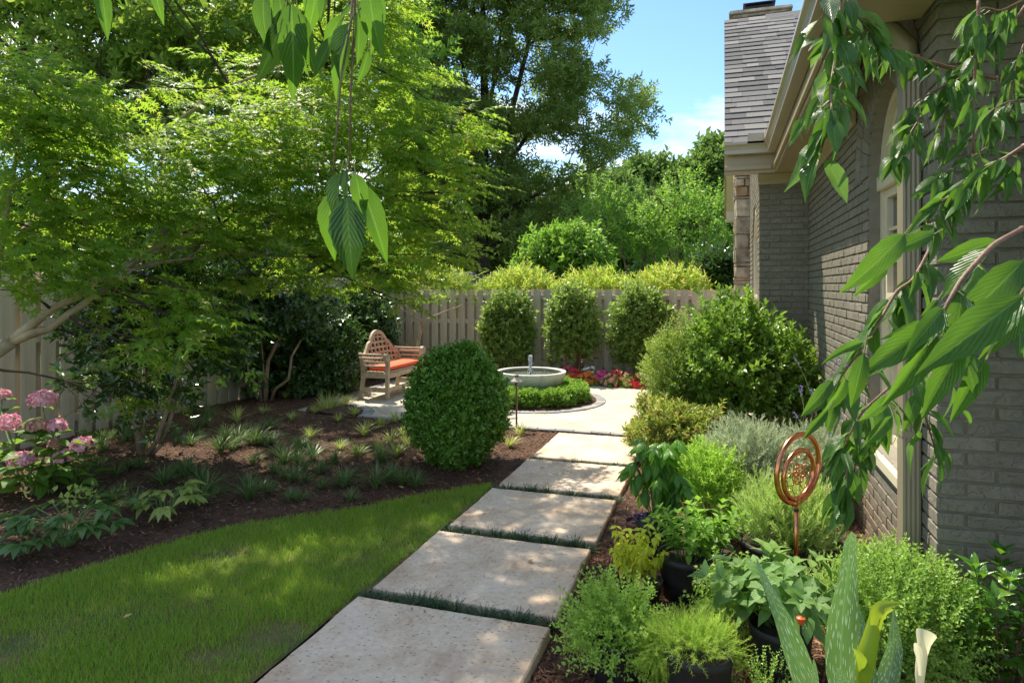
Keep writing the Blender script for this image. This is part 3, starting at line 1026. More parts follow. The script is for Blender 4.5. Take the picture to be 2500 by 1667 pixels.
def brick_wall(org, along, out, length, z0, z1, skip=None, cap=300, back=.25, label=None, vis=None):
    """bricks laid on a mortar bed; 'along' and 'out' are plan vectors; the nearest bricks are objects"""
    org, along, out = np.array(org, float), np.array(along, float), np.array(out, float)
    n_c = int(round((z1 - z0) / PITCH_H))
    cells = []
    for c in range(n_c):
        z = z0 + c * PITCH_H
        x = -PITCH_L * .5 if c % 2 else 0.0
        while x < length:
            a, b = max(0.0, x), min(length, x + PITCH_L - JOINT)
            if b - a > .03:
                sp = [(a, b)]
                if skip:
                    sp = skip(a, b, z + PITCH_H * .5)
                for a, b in sp:
                    if b - a > .02: cells.append((a, b, z))
            x += PITCH_L
    wall = bpy.data.objects.new('brick_wall', None); COL.objects.link(wall); wall.parent = house
    if label: wall['label'] = label
    ang = math.atan2(along[1], along[0])
    def dist(c):
        p = org + along * (c[0] + c[1]) / 2
        q = np.array((p[0], p[1], c[2]))
        d = np.linalg.norm(q - np.array((0, 0, CAM_H)))
        return d if vis is None or vis(*c) else d + 100
    cells.sort(key=dist)
    rest = MB()
    flip = along[0] * out[1] - along[1] * out[0] > 0          # out is to the left of along
    for i, (a, b, z) in enumerate(cells):
        me, V, F = bvar[random.randrange(4)]
        sx = (b - a) / (PITCH_L - JOINT)
        jit = random.uniform(-.0015, .0025)
        # the brick's own -Y face is its show face: turn it to look outwards
        if flip: X, p = -along, org + along * b + out * jit
        else: X, p = along, org + along * a + out * jit
        Y = -out
        if i < cap:
            o = bpy.data.objects.new('brick', me); COL.objects.link(o); o.parent = wall
            o.matrix_local = Matrix(((X[0] * sx, Y[0], 0, p[0]), (X[1] * sx, Y[1], 0, p[1]), (0, 0, 1, z + JOINT / 2 + random.uniform(-.001, .001)), (0, 0, 0, 1)))
        else:
            W = V * np.array((sx, 1, 1))
            rest.add(np.stack([p[0] + X[0] * W[:, 0] + Y[0] * W[:, 1], p[1] + X[1] * W[:, 0] + Y[1] * W[:, 1], z + JOINT / 2 + W[:, 2]], -1), F)
    if rest.n:
        tag(rest.build('brick', M['brick'], wall), kind='stuff')
    return wall


def slab(a, b, name, mat, parent, ch=0.0):
    m = MB(); m.box(a, b, ch); return m.build(name, mat, parent)


# near wall, facing the camera
wn1 = brick_wall((WALL_W, NEAR_U), (1, 0), (0, -1), 1.9, -.05, 3.61, cap=300, label='shaded front wall face nearest the camera', vis=lambda a, b, z: a < .42)
slab((WALL_W + .012, NEAR_U + .012, -.1), (WALL_W + 1.9, NEAR_U + .22, 3.6), 'mortar', M['mortar'], wn1)

# long side wall with the arched window
WIN0, WIN1, SPR, SILL = 3.86, 4.80, 2.335, .62
WC, WR = (WIN0 + WIN1) / 2, (WIN1 - WIN0) / 2
RR = WR + .21                                                    # outer radius of the ring of bricks over the window


def skip_window(a, b, z):
    if z < SILL: return [(a, b)]
    u0, u1 = WIN0 - NEAR_U, WIN1 - NEAR_U
    if z > SPR:
        dz = z - SPR
        if dz >= RR: return [(a, b)]
        hw = math.sqrt(RR * RR - dz * dz); u0, u1 = WC - NEAR_U - hw, WC - NEAR_U + hw
    out = []
    if a < u0: out.append((a, min(b, u0)))
    if b > u1: out.append((max(a, u1), b))
    return out


wn2 = brick_wall((WALL_W, NEAR_U), (0, 1), (-1, 0), BUMP_U - NEAR_U, -.05, 3.35, skip=skip_window, cap=300, label='long sunlit side wall with the arched window', vis=lambda a, b, z: a > 1.4 or a < .5)


def wall_plate(w0, w1, holes_u, u_lo, u_hi, z0, z1, spr, r, sill):
    """the mortar bed with an arched hole"""
    m = MB()
    m.box((w0, u_lo, z0), (w1, holes_u[0], z1)); m.box((w0, holes_u[1], z0), (w1, u_hi, z1))
    m.box((w0, holes_u[0] + .001, z0), (w1, holes_u[1] - .001, sill))
    c = (holes_u[0] + holes_u[1]) / 2
    arc = [(c - r * math.cos(math.pi * i / 20), spr + r * math.sin(math.pi * i / 20)) for i in range(21)]
    m.prism(arc + [(holes_u[1] - .001, z1), (holes_u[0] + .001, z1)], 0, w0, w1)
    return m


wall_plate(WALL_W + .012, WALL_W + .20, (WIN0, WIN1), NEAR_U + .222, BUMP_U + .1, -.1, 3.35, SPR, WR, SILL).build('mortar', M['mortar'], wn2)
# ring of bricks on edge round the window head
for i in range(21):
    a0, a1 = math.pi * i / 21 + .006, math.pi * (i + 1) / 21 - .006
    m = MB()
    pl = [(WC - rr * math.cos(a), SPR + rr * math.sin(a)) for rr, a in ((WR, a0), (RR - .01, a0), (RR - .01, a1), (WR, a1))]
    m.prism(pl, 0, WALL_W - .002, WALL_W + .1)
    m.build('brick', M['brick'], wn2)
# outermost ring, seen through the cut-out of the soffit
for i in range(30):
    a0, a1 = math.pi * i / 30 + .005, math.pi * (i + 1) / 30 - .005
    m = MB()
    pl = [(WC - rr * math.cos(a), SPR + rr * math.sin(a)) for rr, a in ((RR + .004, a0), (RR + .19, a0), (RR + .19, a1), (RR + .004, a1))]
    m.prism(pl, 0, WALL_W - .004, WALL_W + .0115)
    m.build('brick', M['brick'], wn2)

# the projecting bay: front and left side
wn3 = brick_wall((BUMP_W, BUMP_U), (1, 0), (0, -1), WALL_W - BUMP_W, -.05, 2.88, label='narrow shaded front face of the projecting bay')
slab((BUMP_W + .012, BUMP_U + .012, -.1), (WALL_W + .30, BUMP_U + .18, 2.9), 'mortar', M['mortar'], wn3)
EAVE_U0, EAVE_Z0, PITCH0 = 7.47, 3.16, 2.46 / 2.93
BW0, BW1, BSILL, BHEAD = 8.35, 9.75, .55, 2.30


def skip_bay(a, b, z):
    lim = (z + .34 - EAVE_Z0) / PITCH0 + EAVE_U0 - BUMP_U
    if lim > a: a = lim
    if b - a < .03: return []
    if z < BSILL or z > BHEAD + .35: return [(a, b)]
    u0, u1 = BW0 - BUMP_U, BW1 - BUMP_U
    if z > BHEAD:
        s = (z - BHEAD) / .35 * .45; u0 += s; u1 -= s
    out = []
    if a < u0: out.append((a, min(b, u0)))
    if b > u1: out.append((max(a, u1), b))
    return out


wn4 = brick_wall((BUMP_W, BUMP_U), (0, 1), (-1, 0), 3.4, -.05, 4.2, skip=skip_bay, cap=120, label='left side of the projecting bay under the gable')
m = MB()
rl = lambda u: EAVE_Z0 + PITCH0 * (u - EAVE_U0) - .34
m.prism([(BUMP_U + .181, -.1), (BW0, -.1), (BW0, rl(BW0)), (BUMP_U + .181, rl(BUMP_U + .181))], 0, BUMP_W + .012, BUMP_W + .2); m.prism([(BW1, -.1), (11.3, -.1), (11.3, 4.2), (9.1, 4.2), (BW1, 4.2)], 0, BUMP_W + .012, BUMP_W + .2)
m.box((BUMP_W + .012, BW0 + .001, -.1), (BUMP_W + .2, BW1 - .001, BSILL))
m.prism([(BW0 + .001, BHEAD), (BW0 + .45, BHEAD + .35), (BW1 - .45, BHEAD + .35), (BW1 - .001, BHEAD), (BW1 - .001, 4.2), (9.2, 4.2), (BW0 + .001, rl(BW0))], 0, BUMP_W + .012, BUMP_W + .2)
m.build('mortar', M['mortar'], wn4)
tri = MB(); tri.prism([(9.2, 4.2), (11.6, 4.2), (10.4, 5.2)], 0, BUMP_W + .01, BUMP_W + .2); tri.build('gable_panel', M['trim'], house)
core = MB(); core.box((BUMP_W + .205, BUMP_U + .19, -.1), (3.2, 11.25, 2.8)); core.box((WALL_W + .45, NEAR_U + .3, -.1), (3.2, BUMP_U + .18, 2.8))
core.build('inner_wall', M['mortar'], house)

# ------------------------------------------------------------------ arched window
win = bpy.data.objects.new('window', None); COL.objects.link(win); win.parent = house
win['label'] = 'tall cream arched window in the side wall'
FW = WALL_W + .075


def arch_ring(r0, r1, w0, w1, n=24):
    m = MB()
    V, F = [], []
    for i in range(n + 1):
        a = math.pi * i / n
        for r in (r0, r1):
            for w in (w0, w1):
                V.append((w, WC - r * math.cos(a), SPR + r * math.sin(a)))
    for i in range(n):
        k = 4 * i
        F += [(k, k + 2, k + 6, k + 4), (k + 1, k + 5, k + 7, k + 3), (k, k + 4, k + 5, k + 1), (k + 2, k + 3, k + 7, k + 6)]
    m.add(V, F)
    return m


fr = arch_ring(WR - .055, WR - .001, FW, FW + .1)
fr.box((FW, WIN0 + .001, SILL), (FW + .1, WIN0 + .056, SPR)); fr.box((FW, WIN1 - .056, SILL), (FW + .1, WIN1 - .001, SPR))
fr.build('frame', M['cream'], win)
arch_ring(WR - .105, WR - .058, FW + .03, FW + .1).build('casing', M['cream'], win)
slab((FW - .022, WIN0 + .002, SPR - .10), (FW + .1, WIN1 - .002, SPR - .005), 'mullion', M['cream'], win, .006)
slab((WALL_W - .03, WIN0 - .04, SILL - .07), (FW + .1, WIN1 + .04, SILL - .001), 'sill', M['cream'], win, .008)
for nm, z0, z1, ww in (('upper_sash', 1.52, SPR - .102, .045), ('lower_sash', SILL + .002, 1.518, .075)):
    s = MB(); a, b = WIN0 + .058, WIN1 - .058
    s.box((FW + ww - .03, a, z0), (FW + ww + .01, a + .06, z1)); s.box((FW + ww - .03, b - .06, z0), (FW + ww + .01, b, z1))
    s.box((FW + ww - .03, a + .061, z0), (FW + ww + .01, b - .061, z0 + .06)); s.box((FW + ww - .03, a + .061, z1 - .055), (FW + ww + .01, b - .061, z1))
    s.box((FW + ww - .02, (a + b) / 2 - .011, z0 + .061), (FW + ww + .005, (a + b) / 2 + .011, z1 - .056))
    for q in (1, 2):
        zz = z0 + .06 + (z1 - z0 - .115) * q / 3
        s.box((FW + ww - .018, a + .062, zz - .010), (FW + ww + .003, (a + b) / 2 - .012, zz + .010)); s.box((FW + ww - .018, (a + b) / 2 + .012, zz - .010), (FW + ww + .003, b - .062, zz + .010))
    s.build(nm, M['cream'], win)
    slab((FW + ww + .006, a + .055, z0 + .055), (FW + ww + .009, b - .055, z1 - .05), 'pane', M['glass'], win)
pn = MB(); pn.prism([(WC - (WR - .1) * math.cos(math.pi * i / 20), SPR + (WR - .1) * math.sin(math.pi * i / 20)) for i in range(21)], 0, FW + .07, FW + .075)
pn.build('pane', M['glass'], win)
slab((FW + .30, WIN0 - .1, .4), (FW + .31, WIN1 + .1, 3.0), 'curtain', M['cream'], win)

bay = bpy.data.objects.new('window', None); COL.objects.link(bay); bay.parent = house
bay['label'] = 'cream window with sloping head corners in the side of the bay'
m = MB()
m.box((BUMP_W + .02, BW0 + .001, BSILL), (BUMP_W + .1, BW0 + .10, BHEAD)); m.box((BUMP_W + .02, BW1 - .10, BSILL), (BUMP_W + .1, BW1 - .001, BHEAD))
m.prism([(BW0 + .001, BHEAD + .001), (BW0 + .45, BHEAD + .349), (BW1 - .45, BHEAD + .349), (BW1 - .001, BHEAD + .001), (BW1 - .10, BHEAD + .001), (BW1 - .48, BHEAD + .26), (BW0 + .48, BHEAD + .26), (BW0 + .10, BHEAD + .001)], 0, BUMP_W + .02, BUMP_W + .1)
m.box((BUMP_W + .025, BW0 + .101, 1.45), (BUMP_W + .1, BW1 - .101, 1.51))
m.build('frame', M['cream'], bay)
slab((BUMP_W + .09, BW0 + .05, BSILL + .01), (BUMP_W + .095, BW1 - .05, BHEAD + .3), 'pane', M['glass'], bay)
slab((BUMP_W - .03, BW0 - .03, BSILL - .06), (BUMP_W + .1, BW1 + .03, BSILL - .001), 'sill', M['cream'], bay, .006)

# ------------------------------------------------------------------ eaves, gutters, downspout
SOF, GW = 2.88, .45                         # soffit height, outer lip of the gutter
NOT0, NOT1 = WC - .80, WC + .80             # the soffit is cut out round the arch
RIDGE_U, EAVE_U, EAVE_Z = 10.4, 7.47, 3.16
PITCH = 2.46 / (RIDGE_U - EAVE_U)
sf = MB()
sf.box((GW + .12, NOT1, SOF), (WALL_W - .012, BUMP_U - .005, SOF + .02))
sf.build('soffit', M['trim'], house)
sf = MB()
sf.box((GW + .12, 2.6, SOF), (WALL_W - .012, NOT0, SOF + .02))
sf.build('soffit', M['trim'], house)
sf = MB(); sf.box((WALL_W - .010, 2.6, SOF), (3.2, NEAR_U - .012, SOF + .02)); sf.build('soffit', M['trim'], house)
sf = MB()
sf.box((.02, EAVE_U + .13, SOF), (GW + .118, BUMP_U - .012, SOF + .02))
sf.build('soffit', M['trim'], house)
vt = MB(); V, F = [], []
VR = .80; zc = SOF - .30
aa = math.asin(.30 / math.hypot(.8, .30)); VR = math.hypot(.8, .30)
for i in range(25):
    a = aa + (math.pi - 2 * aa) * i / 24
    for w in (GW + .13, WALL_W - .006):
        V.append((w, WC - VR * math.cos(a), zc + VR * math.sin(a)))
for i in range(24):
    F.append((2 * i, 2 * i + 1, 2 * i + 3, 2 * i + 2))
vt.add(V, F); vt.build('arched_soffit', M['trim'], house, smooth=True)
# crown moulding against the wall
cr = MB()
prof = [(0, 0), (.012, 0), (.055, -.06), (.07, -.06), (.07, -.10), (.085, -.125), (.085, -.14), (0, -.14)]
def mould(u0, u1): cr.prism([(WALL_W - .008 - .085 + d, SOF - .002 + z) for d, z in [(.085 - .0, 0), (.0, 0), (.0, -.012), (.045, -.06), (.055, -.10), (.07, -.115), (.085, -.115)]], 1, u0, u1)
mould(NOT1 + .01, BUMP_U - .09)
cr.prism([(BUMP_U - .085 + d, SOF - .002 + z) for d, z in [(.075, 0), (.0, 0), (.0, -.012), (.045, -.06), (.055, -.10), (.075, -.115)]], 0, BUMP_W - .01, WALL_W - .012)
cr.build('crown_moulding', M['trim'], house)
# fascia and inner bed moulding
fa = MB()
fa.box((GW + .085, 2.6, SOF - .035), (GW + .112, EAVE_U + .10, SOF + .27))
fa.box((GW + .055, 2.6, SOF + .0), (GW + .084, EAVE_U + .07, SOF + .05), .006)
fa.box((.02, EAVE_U + .101, SOF - .035), (GW + .112, EAVE_U + .128, SOF + .27))
fa.box((.02, EAVE_U + .071, SOF + .0), (GW + .05, EAVE_U + .10, SOF + .05), .006)
fa.build('fascia', M['trim'], house)
# gutter: K profile
kp = [(.0, .12), (.0, .095), (.022, .075), (.034, .04), (.034, .0), (.115, .0), (.115, .125), (.111, .125), (.111, .005), (.04, .005), (.04, .042), (.028, .08), (.008, .10), (.008, .115), (.02, .115), (.02, .12)]
gt = MB()
gt.prism([(GW - .036 + a, SOF + .165 + z) for a, z in kp], 1, 2.6, EAVE_U - .03)
gt.prism([(EAVE_U - .036 + a, SOF + .165 + z) for a, z in kp], 0, .015, GW + .08)
gt.build('gutter', M['gutter'], house)
gd = MB(); gd.box((.25, EAVE_U - .036, SOF + .262), (GW - .03, EAVE_U - .032, SOF + .37)); gd.box((GW - .036, EAVE_U - .24, SOF + .262), (GW - .032, EAVE_U - .036, SOF + .37))
gd.build('splash_guard', M['gutter'], house)

dsp = bpy.data.objects.new('downspout', None); COL.objects.link(dsp); dsp.parent = house
dw0, dw1, du0, du1 = WALL_W - .083, WALL_W - .006, 3.545, 3.655
def flute(n, a, b, dep):
    return [(a + (b - a) * i / n, dep if i % 2 else 0.0) for i in range(n + 1)]
pl = [(dw0 + x, du0 - d + .004) for x, d in flute(8, .0, dw1 - dw0, .004)] + [(dw1, du1)] + [(dw0, du1)]
m = MB(); m.prism(pl, 2, .02, 2.72); m.build('pipe', M['spout'], dsp)
m = MB(); m.tube([(WALL_W - .045, 3.6, 2.70), (WALL_W - .05, 3.6, 2.78), (WALL_W - .14, 3.59, 2.88), (GW + .2, 3.58, 2.96), (GW + .06, 3.58, 3.05)], .045, 10); m.build('elbow', M['spout'], dsp, smooth=True)
for z in (.9, 2.4):
    slab((dw0 - .004, du0 - .004, z), (dw1 + .001, du1 + .004, z + .03), 'strap', M['spout'], dsp)

# ------------------------------------------------------------------ roof over the bay, shingle by shingle
roof = bpy.data.objects.new('roof', None); COL.objects.link(roof); roof.parent = house
RZ = lambda u: EAVE_Z + PITCH * (u - EAVE_U)
deck = MB()
hi = RZ(RIDGE_U)
back_u = RIDGE_U + (hi - 3.13) / PITCH
prof = [(EAVE_U, EAVE_Z - .02), (RIDGE_U, hi - .02), (back_u, 3.12), (back_u, 2.97), (RIDGE_U, hi - .17), (EAVE_U + .16, EAVE_Z - .02)]
deck.prism(prof, 0, .06, 4.0); deck.build('roof_deck', M['dark_metal'], roof)
rk = MB()
rk.prism([(EAVE_U + .10, EAVE_Z + .03), (RIDGE_U, hi - .03), (back_u, 3.12), (back_u, 2.90), (RIDGE_U, hi - .27), (EAVE_U + .13, EAVE_Z - .20)], 0, .025, .058)
rk.build('rake_board', M['trim'], roof)
rs = MB()
n_ = unit(np.array((RIDGE_U - back_u, 2.6 - hi)))
rs.prism([(RIDGE_U + .05, hi - .26), (back_u, 2.89), (back_u, 2.87), (RIDGE_U + .05, hi - .28)], 0, .06, BUMP_W + .3)
rs.prism([(EAVE_U + .13, EAVE_Z - .22), (RIDGE_U - .05, hi - .26), (RIDGE_U - .05, hi - .28), (EAVE_U + .13, EAVE_Z - .24)], 0, .06, BUMP_W - .01)
rs.build('rake_soffit', M['cream'], roof)
eb = MB(); eb.box((.07, back_u - .18, 2.845), (BUMP_W - .012, back_u + .02, 2.865)); eb.box((.06, back_u - .20, 2.866), (BUMP_W - .012, back_u - .17, 3.1)); eb.build('eave_return', M['cream'], roof)
sl = np.array((1, PITCH)); sl_len = np.linalg.norm(sl); su, sz = sl / sl_len
nu, nz = -sz, su
rows = 27; slope_len = (RIDGE_U - EAVE_U) * sl_len
ex = slope_len / rows
count = 0
late = MB()
for rI in range(rows):
    s0 = rI * ex
    w = .018 - random.uniform(0, .12)
    wmax = .62 + 1.15 * rI / rows + .25
    while w < 3.6:
        tw = random.choice([.15, .19, .24, .30, .34])
        a, b = max(.018, w), w + tw - .002
        w += tw
        if b - a < .03: continue
        th = .004 + random.choice([0, .003, .005])
        m = MB()
        def pt(ww, s, h): return (ww, EAVE_U + su * s + nu * h, EAVE_Z + sz * s + nz * h)
        ov = ex * 1.12
        lo0, lo1 = random.uniform(-.004, .003), random.uniform(-.004, .003)
        V = [pt(a, s0 + lo0, .010), pt(b, s0 + lo1, .010), pt(b, s0 + ov, .002), pt(a, s0 + ov, .002),
             pt(a, s0 + lo0, .010 + th), pt(b, s0 + lo1, .010 + th), pt(b, s0 + ov, .004), pt(a, s0 + ov, .004)]
        F = [(0, 3, 2, 1), (4, 5, 6, 7), (0, 1, 5, 4), (1, 2, 6, 5), (3, 0, 4, 7)]
        if a < wmax and count < 300:
            m.add(V, F); m.build('shingle', M['shingle'], roof); count += 1
        else:
            late.add(V, F)
tag(late.build('shingle', M['shingle'], roof), kind='stuff')
cp = MB(); cp.prism([(RIDGE_U - .16, hi - .12), (RIDGE_U, hi + .03), (RIDGE_U + .16, hi - .12), (RIDGE_U + .16, hi - .14), (RIDGE_U, hi + .01), (RIDGE_U - .16, hi - .14)], 0, .60, 4.0)
cp.build('ridge_cap', M['shingle'], roof)
mr = MB(); mr.prism([(GW + .08, 3.19), (3.4, 5.4), (3.4, 5.3), (GW + .14, 3.16)], 1, 2.6, EAVE_U + 2.3); mr.build('main_roof_slope', M['shingle'], roof)

# ------------------------------------------------------------------ chimney
chim = bpy.data.objects.new('chimney', None); COL.objects.link(chim); chim.parent = house
CW0, CW1, CU0, CU1 = .185, .86, 10.75, 11.55
slab((CW0 + .05, CU0 + .05, -.1), (CW1 - .05, CU1 - .05, 5.80), 'mortar', M['mortar'], chim)
z = -.05
k = 0
while z < 5.75:
    hh = random.choice([.045, .06, .06, .11, .16, .22, .27])
    hh = min(hh, 5.77 - z)
    if hh < .02: break
    for face in (0, 1):
        L = (CW1 - CW0) if face == 0 else (CU1 - CU0)
        x = 0.0
        while x < L - .01:
            ln = min(L - x, random.uniform(.12, .34) if hh < .12 else random.uniform(.18, .38))
            if L - x - ln < .06: ln = L - x
            pr = random.uniform(-.02, .012)
            g_ = .006
            m = MB()
            if face == 0: lo, hi_ = (CW0 + x + g_, CU0 + pr, z + g_), (CW0 + x + ln - g_, CU0 + .09, z + hh - g_)
            else: lo, hi_ = (CW0 + pr, CU0 + x + g_ + (.1 if x == 0 else 0), z + g_), (CW0 + .09, CU0 + x + ln - g_, z + hh - g_)
            if all(hi_[q] - lo[q] > .02 for q in range(3)):
                m.box(lo, hi_, .008)
                m.v[-1] = m.v[-1] + rng.normal(0, .005, m.v[-1].shape)
                m.build('stone', M['stone_rust'] if random.random() < .3 else M['stone'], chim)
            x += ln
    z += hh
for i, (dz, e) in enumerate(((5.77, .05), (5.815, .09))):
    m = MB(); m.box((CW0 - e, CU0 - e, dz), (CW1 + e + .05, CU1 + e, dz + .04), .012); m.v[-1] = m.v[-1] + rng.normal(0, .006, m.v[-1].shape); m.build('cap_stone', M['stone'], chim)
m = MB(); m.box((.33, CU0 + .08, 5.85), (.74, CU1 - .15, 5.99), .02); m.box((.30, CU0 + .05, 5.99), (.77, CU1 - .12, 6.01)); m.build('flue_cap', M['dark_metal'], chim)

# ================================================================== PLANTS
RIGHT, FWD, UPV = np.array((CS, SN, 0)), np.array((-SN, CS, 0)), np.array((0, 0, 1.0))

LF = [leaf_small(.5, .1, .12), leaf_small(.42, .14, .2)]
LF_WIDE = [leaf_small(.62, .1, .15), leaf_small(.55, .14, .05)]
LF_NARROW = [leaf_small(.30, .08, .15), leaf_small(.26, .1, .3)]
MAPLE = [leaf_maple(5, .30, 1), leaf_maple(5, .45, 2), leaf_maple(5, .6, 3), leaf_maple(5, .25, 4)]


def sphere_dirs(n, up=0.0):
    d = rng.normal(0, 1, (n, 3)); d[:, 2] += up
    return unit(d)


def shrub_pts(c, r, n, shell=.35, amp=.12, freq=3.0, floor=None, low=-.75):
    """points in an uneven rounded crown, most of them near its surface, with outward directions"""
    d = sphere_dirs(int(n * 1.5)); d = d[d[:, 2] > low][:n]
    k = (1 + amp * noise3(d, freq, c[0] + c[1]) + amp * .6 * noise3(d, freq * 2.3, c[1])) * (1 - shell * rng.uniform(0, 1, len(d)) ** 1.6)
    p = np.asarray(c) + d * np.asarray(r) * k[:, None]
    o = unit(d / np.asarray(r))
    if floor is not None:
        s = p[:, 2] > floor; p, o = p[s], o[s]
    return p, o


def orient(o, up=.5, out=1.0, jit=.5, zup=.8):
    n = len(o)
    Y = o * out + np.array((0, 0, up)) + rng.normal(0, jit, (n, 3))
    Z = o * .5 + np.array((0, 0, zup)) + rng.normal(0, .45, (n, 3))
    return frames(Y, Z)


def shrub(name, label, cat, base, c, r, n, sprigs, size, mat, group=None, up=.5, shell=.35, amp=.12, freq=3.0, inner=None, stems=None, jit=.5, low=-.75, bark='bark', parent=None, stem_r=.012, zup=.8, shoots=.05):
    t = parent or thing(name, label, cat, base, group)
    p, o = shrub_pts(c, r, n, shell, amp, freq, floor=base[2] + .015, low=low)
    fo = scatter('foliage', sprigs, p, orient(o, up, 1.0, jit, zup), size * rng.uniform(.75, 1.25, len(p)), mat, t)
    tag(fo, kind='stuff')
    if shoots:                                          # stray shoots that break the outline
        p, o = shrub_pts(c, np.asarray(r) * 1.02, int(n * shoots), .12, amp, freq, floor=base[2] + .1, low=.1)
        tag(scatter('shoots', sprigs, p, orient(o, up * 1.4, 1.0, .45), size * rng.uniform(1.0, 1.55, len(p)), mat, t), kind='stuff')
    k = n // 4 if inner is None else inner
    if k:
        p, o = shrub_pts(c, np.asarray(r) * .72, k, .8, amp, freq, floor=base[2] + .03, low=low)
        f2 = scatter('inner_foliage', sprigs, p, orient(o, up, 1.0, 1.0), size * 1.5, mat, t)
        tag(f2, kind='stuff')
    ns = stems or 5
    m = MB()
    for i in range(ns):
        a = 2 * math.pi * i / ns + random.uniform(-.4, .4)
        e = np.asarray(c) + np.array((math.cos(a) * r[0] * .55, math.sin(a) * r[1] * .55, r[2] * random.uniform(.0, .5)))
        b = np.asarray(base) + np.array((math.cos(a), math.sin(a), 0)) * .04
        q = [b + (e - b) * t_ + np.array((math.cos(a), math.sin(a), 0)) * .05 * math.sin(t_ * 3) + rng.normal(0, .012, 3) * (t_ > 0) for t_ in np.linspace(0, 1, 6)]
        m.tube(q, np.linspace(stem_r, stem_r * .35, 6), 5)
    m.build('stem', M[bark], t)
    return t


def pad_pts(pads, per, flat=True):
    P_, O_ = [], []
    for q in pads:
        px, py, d, rx, ry = q[:5]
        dens = q[5] if len(q) > 5 else 1.0
        c = P(px, py, d)
        ax, az = rx / F_PX * d, ry / F_PX * d
        ay = .5 * (ax + az) if not flat else max(.35, ax * .7)
        n = max(6, int(per * dens * (rx * ry) / 10000.0))
        v = sphere_dirs(n) * (rng.uniform(0, 1, n) ** (1 / 2.4))[:, None]
        p = c + v[:, :1] * ax * RIGHT + v[:, 1:2] * ay * FWD + v[:, 2:3] * az * UPV
        P_.append(p); O_.append(unit(p - c))
    return np.vstack(P_), np.vstack(O_)


def limb(m, a, b, r0, r1, bend=.12, n=7, sides=6, sag=0.0):
    a, b = np.asarray(a, float), np.asarray(b, float)
    L = np.linalg.norm(b - a)
    k = rng.normal(0, bend * L, 3)
    ts = np.linspace(0, 1, n)
    pts = [a + (b - a) * t + k * math.sin(math.pi * t) * .5 + np.array((0, 0, sag * L * math.sin(math.pi * t))) + (rng.normal(0, .012 * L, 3) if 0 < t < 1 else 0) for t in ts]
    m.tube(pts, np.linspace(r0, r1, n), sides, cap=False)
    return np.array(pts)


def pxpath(l):
    return np.array([P(*q) for q in l])


# leaf materials
M['maple'] = mat_leaf('maple_leaf', (.077, .175, .017), (.161, .294, .028), (.308, .280, .056), trans=.54, tcol=(.46, .64, .045), rough=.45, spec=.35)
M['maple_back'] = mat_leaf('dark_maple_leaf', (.085, .17, .02), (.16, .28, .035), (.26, .32, .06), trans=.45, tcol=(.34, .46, .05), rough=.45, spec=.35)
M['oak'] = mat_leaf('oak_leaf', (.12, .19, .035), (.20, .28, .06), (.26, .33, .09), trans=.45, tcol=(.36, .50, .09), rough=.4, spec=.5)
M['crape'] = mat_leaf('crape_myrtle_leaf', (.09, .21, .024), (.18, .35, .045), (.34, .44, .08), trans=.42, tcol=(.30, .50, .05), rough=.4)
M['bright'] = mat_leaf('yellow_green_leaf', (.26, .40, .04), (.44, .55, .075), (.55, .40, .13), trans=.4, tcol=(.50, .60, .08), rough=.4)
M['farleaf'] = mat_leaf('far_leaf', (.08, .15, .03), (.15, .24, .05), (.2, .3, .07), trans=.35, tcol=(.2, .34, .06), rough=.5)
M['camellia'] = mat_leaf('camellia_leaf', (.035, .085, .018), (.07, .14, .03), (.11, .18, .05), trans=.18, tcol=(.12, .26, .03), rough=.22, spec=.7)
M['teaolive'] = mat_leaf('tea_olive_leaf', (.12, .21, .04), (.21, .31, .07), (.34, .40, .13), trans=.42, tcol=(.36, .50, .08), rough=.38, spec=.5)
M['bigshrub'] = mat_leaf('glossy_shrub_leaf', (.10, .21, .022), (.18, .31, .04), (.28, .4, .08), trans=.34, tcol=(.30, .48, .05), rough=.36, spec=.5)
M['abelia'] = mat_leaf('fine_shrub_leaf', (.15, .26, .03), (.25, .36, .06), (.38, .38, .1), trans=.4, tcol=(.36, .48, .06), rough=.4)
M['nandina'] = mat_leaf('nandina_leaf', (.13, .23, .03), (.24, .32, .06), (.42, .24, .08), trans=.4, tcol=(.45, .48, .07), rough=.4)
M['boxwood'] = mat_leaf('boxwood_leaf', (.085, .21, .02), (.15, .31, .035), (.22, .38, .06), trans=.26, tcol=(.18, .38, .03), rough=.3, spec=.5)
M['hedge'] = mat_leaf('low_hedge_leaf', (.13, .28, .025), (.22, .38, .045), (.3, .46, .08), trans=.34, tcol=(.30, .48, .05), rough=.35)
M['liriope'] = mat_leaf('lily_turf_blade', (.075, .15, .035), (.13, .21, .06), (.3, .34, .12), trans=.25, tcol=(.2, .32, .08), rough=.4)
M['liriope_v'] = mat_leaf('striped_lily_turf_blade', (.28, .36, .06), (.50, .54, .16), (.65, .64, .3), trans=.35, tcol=(.5, .58, .14), rough=.4)
M['mondo'] = mat_leaf('mondo_grass_blade', (.022, .06, .016), (.045, .10, .03), (.1, .16, .05), trans=.15, rough=.4)

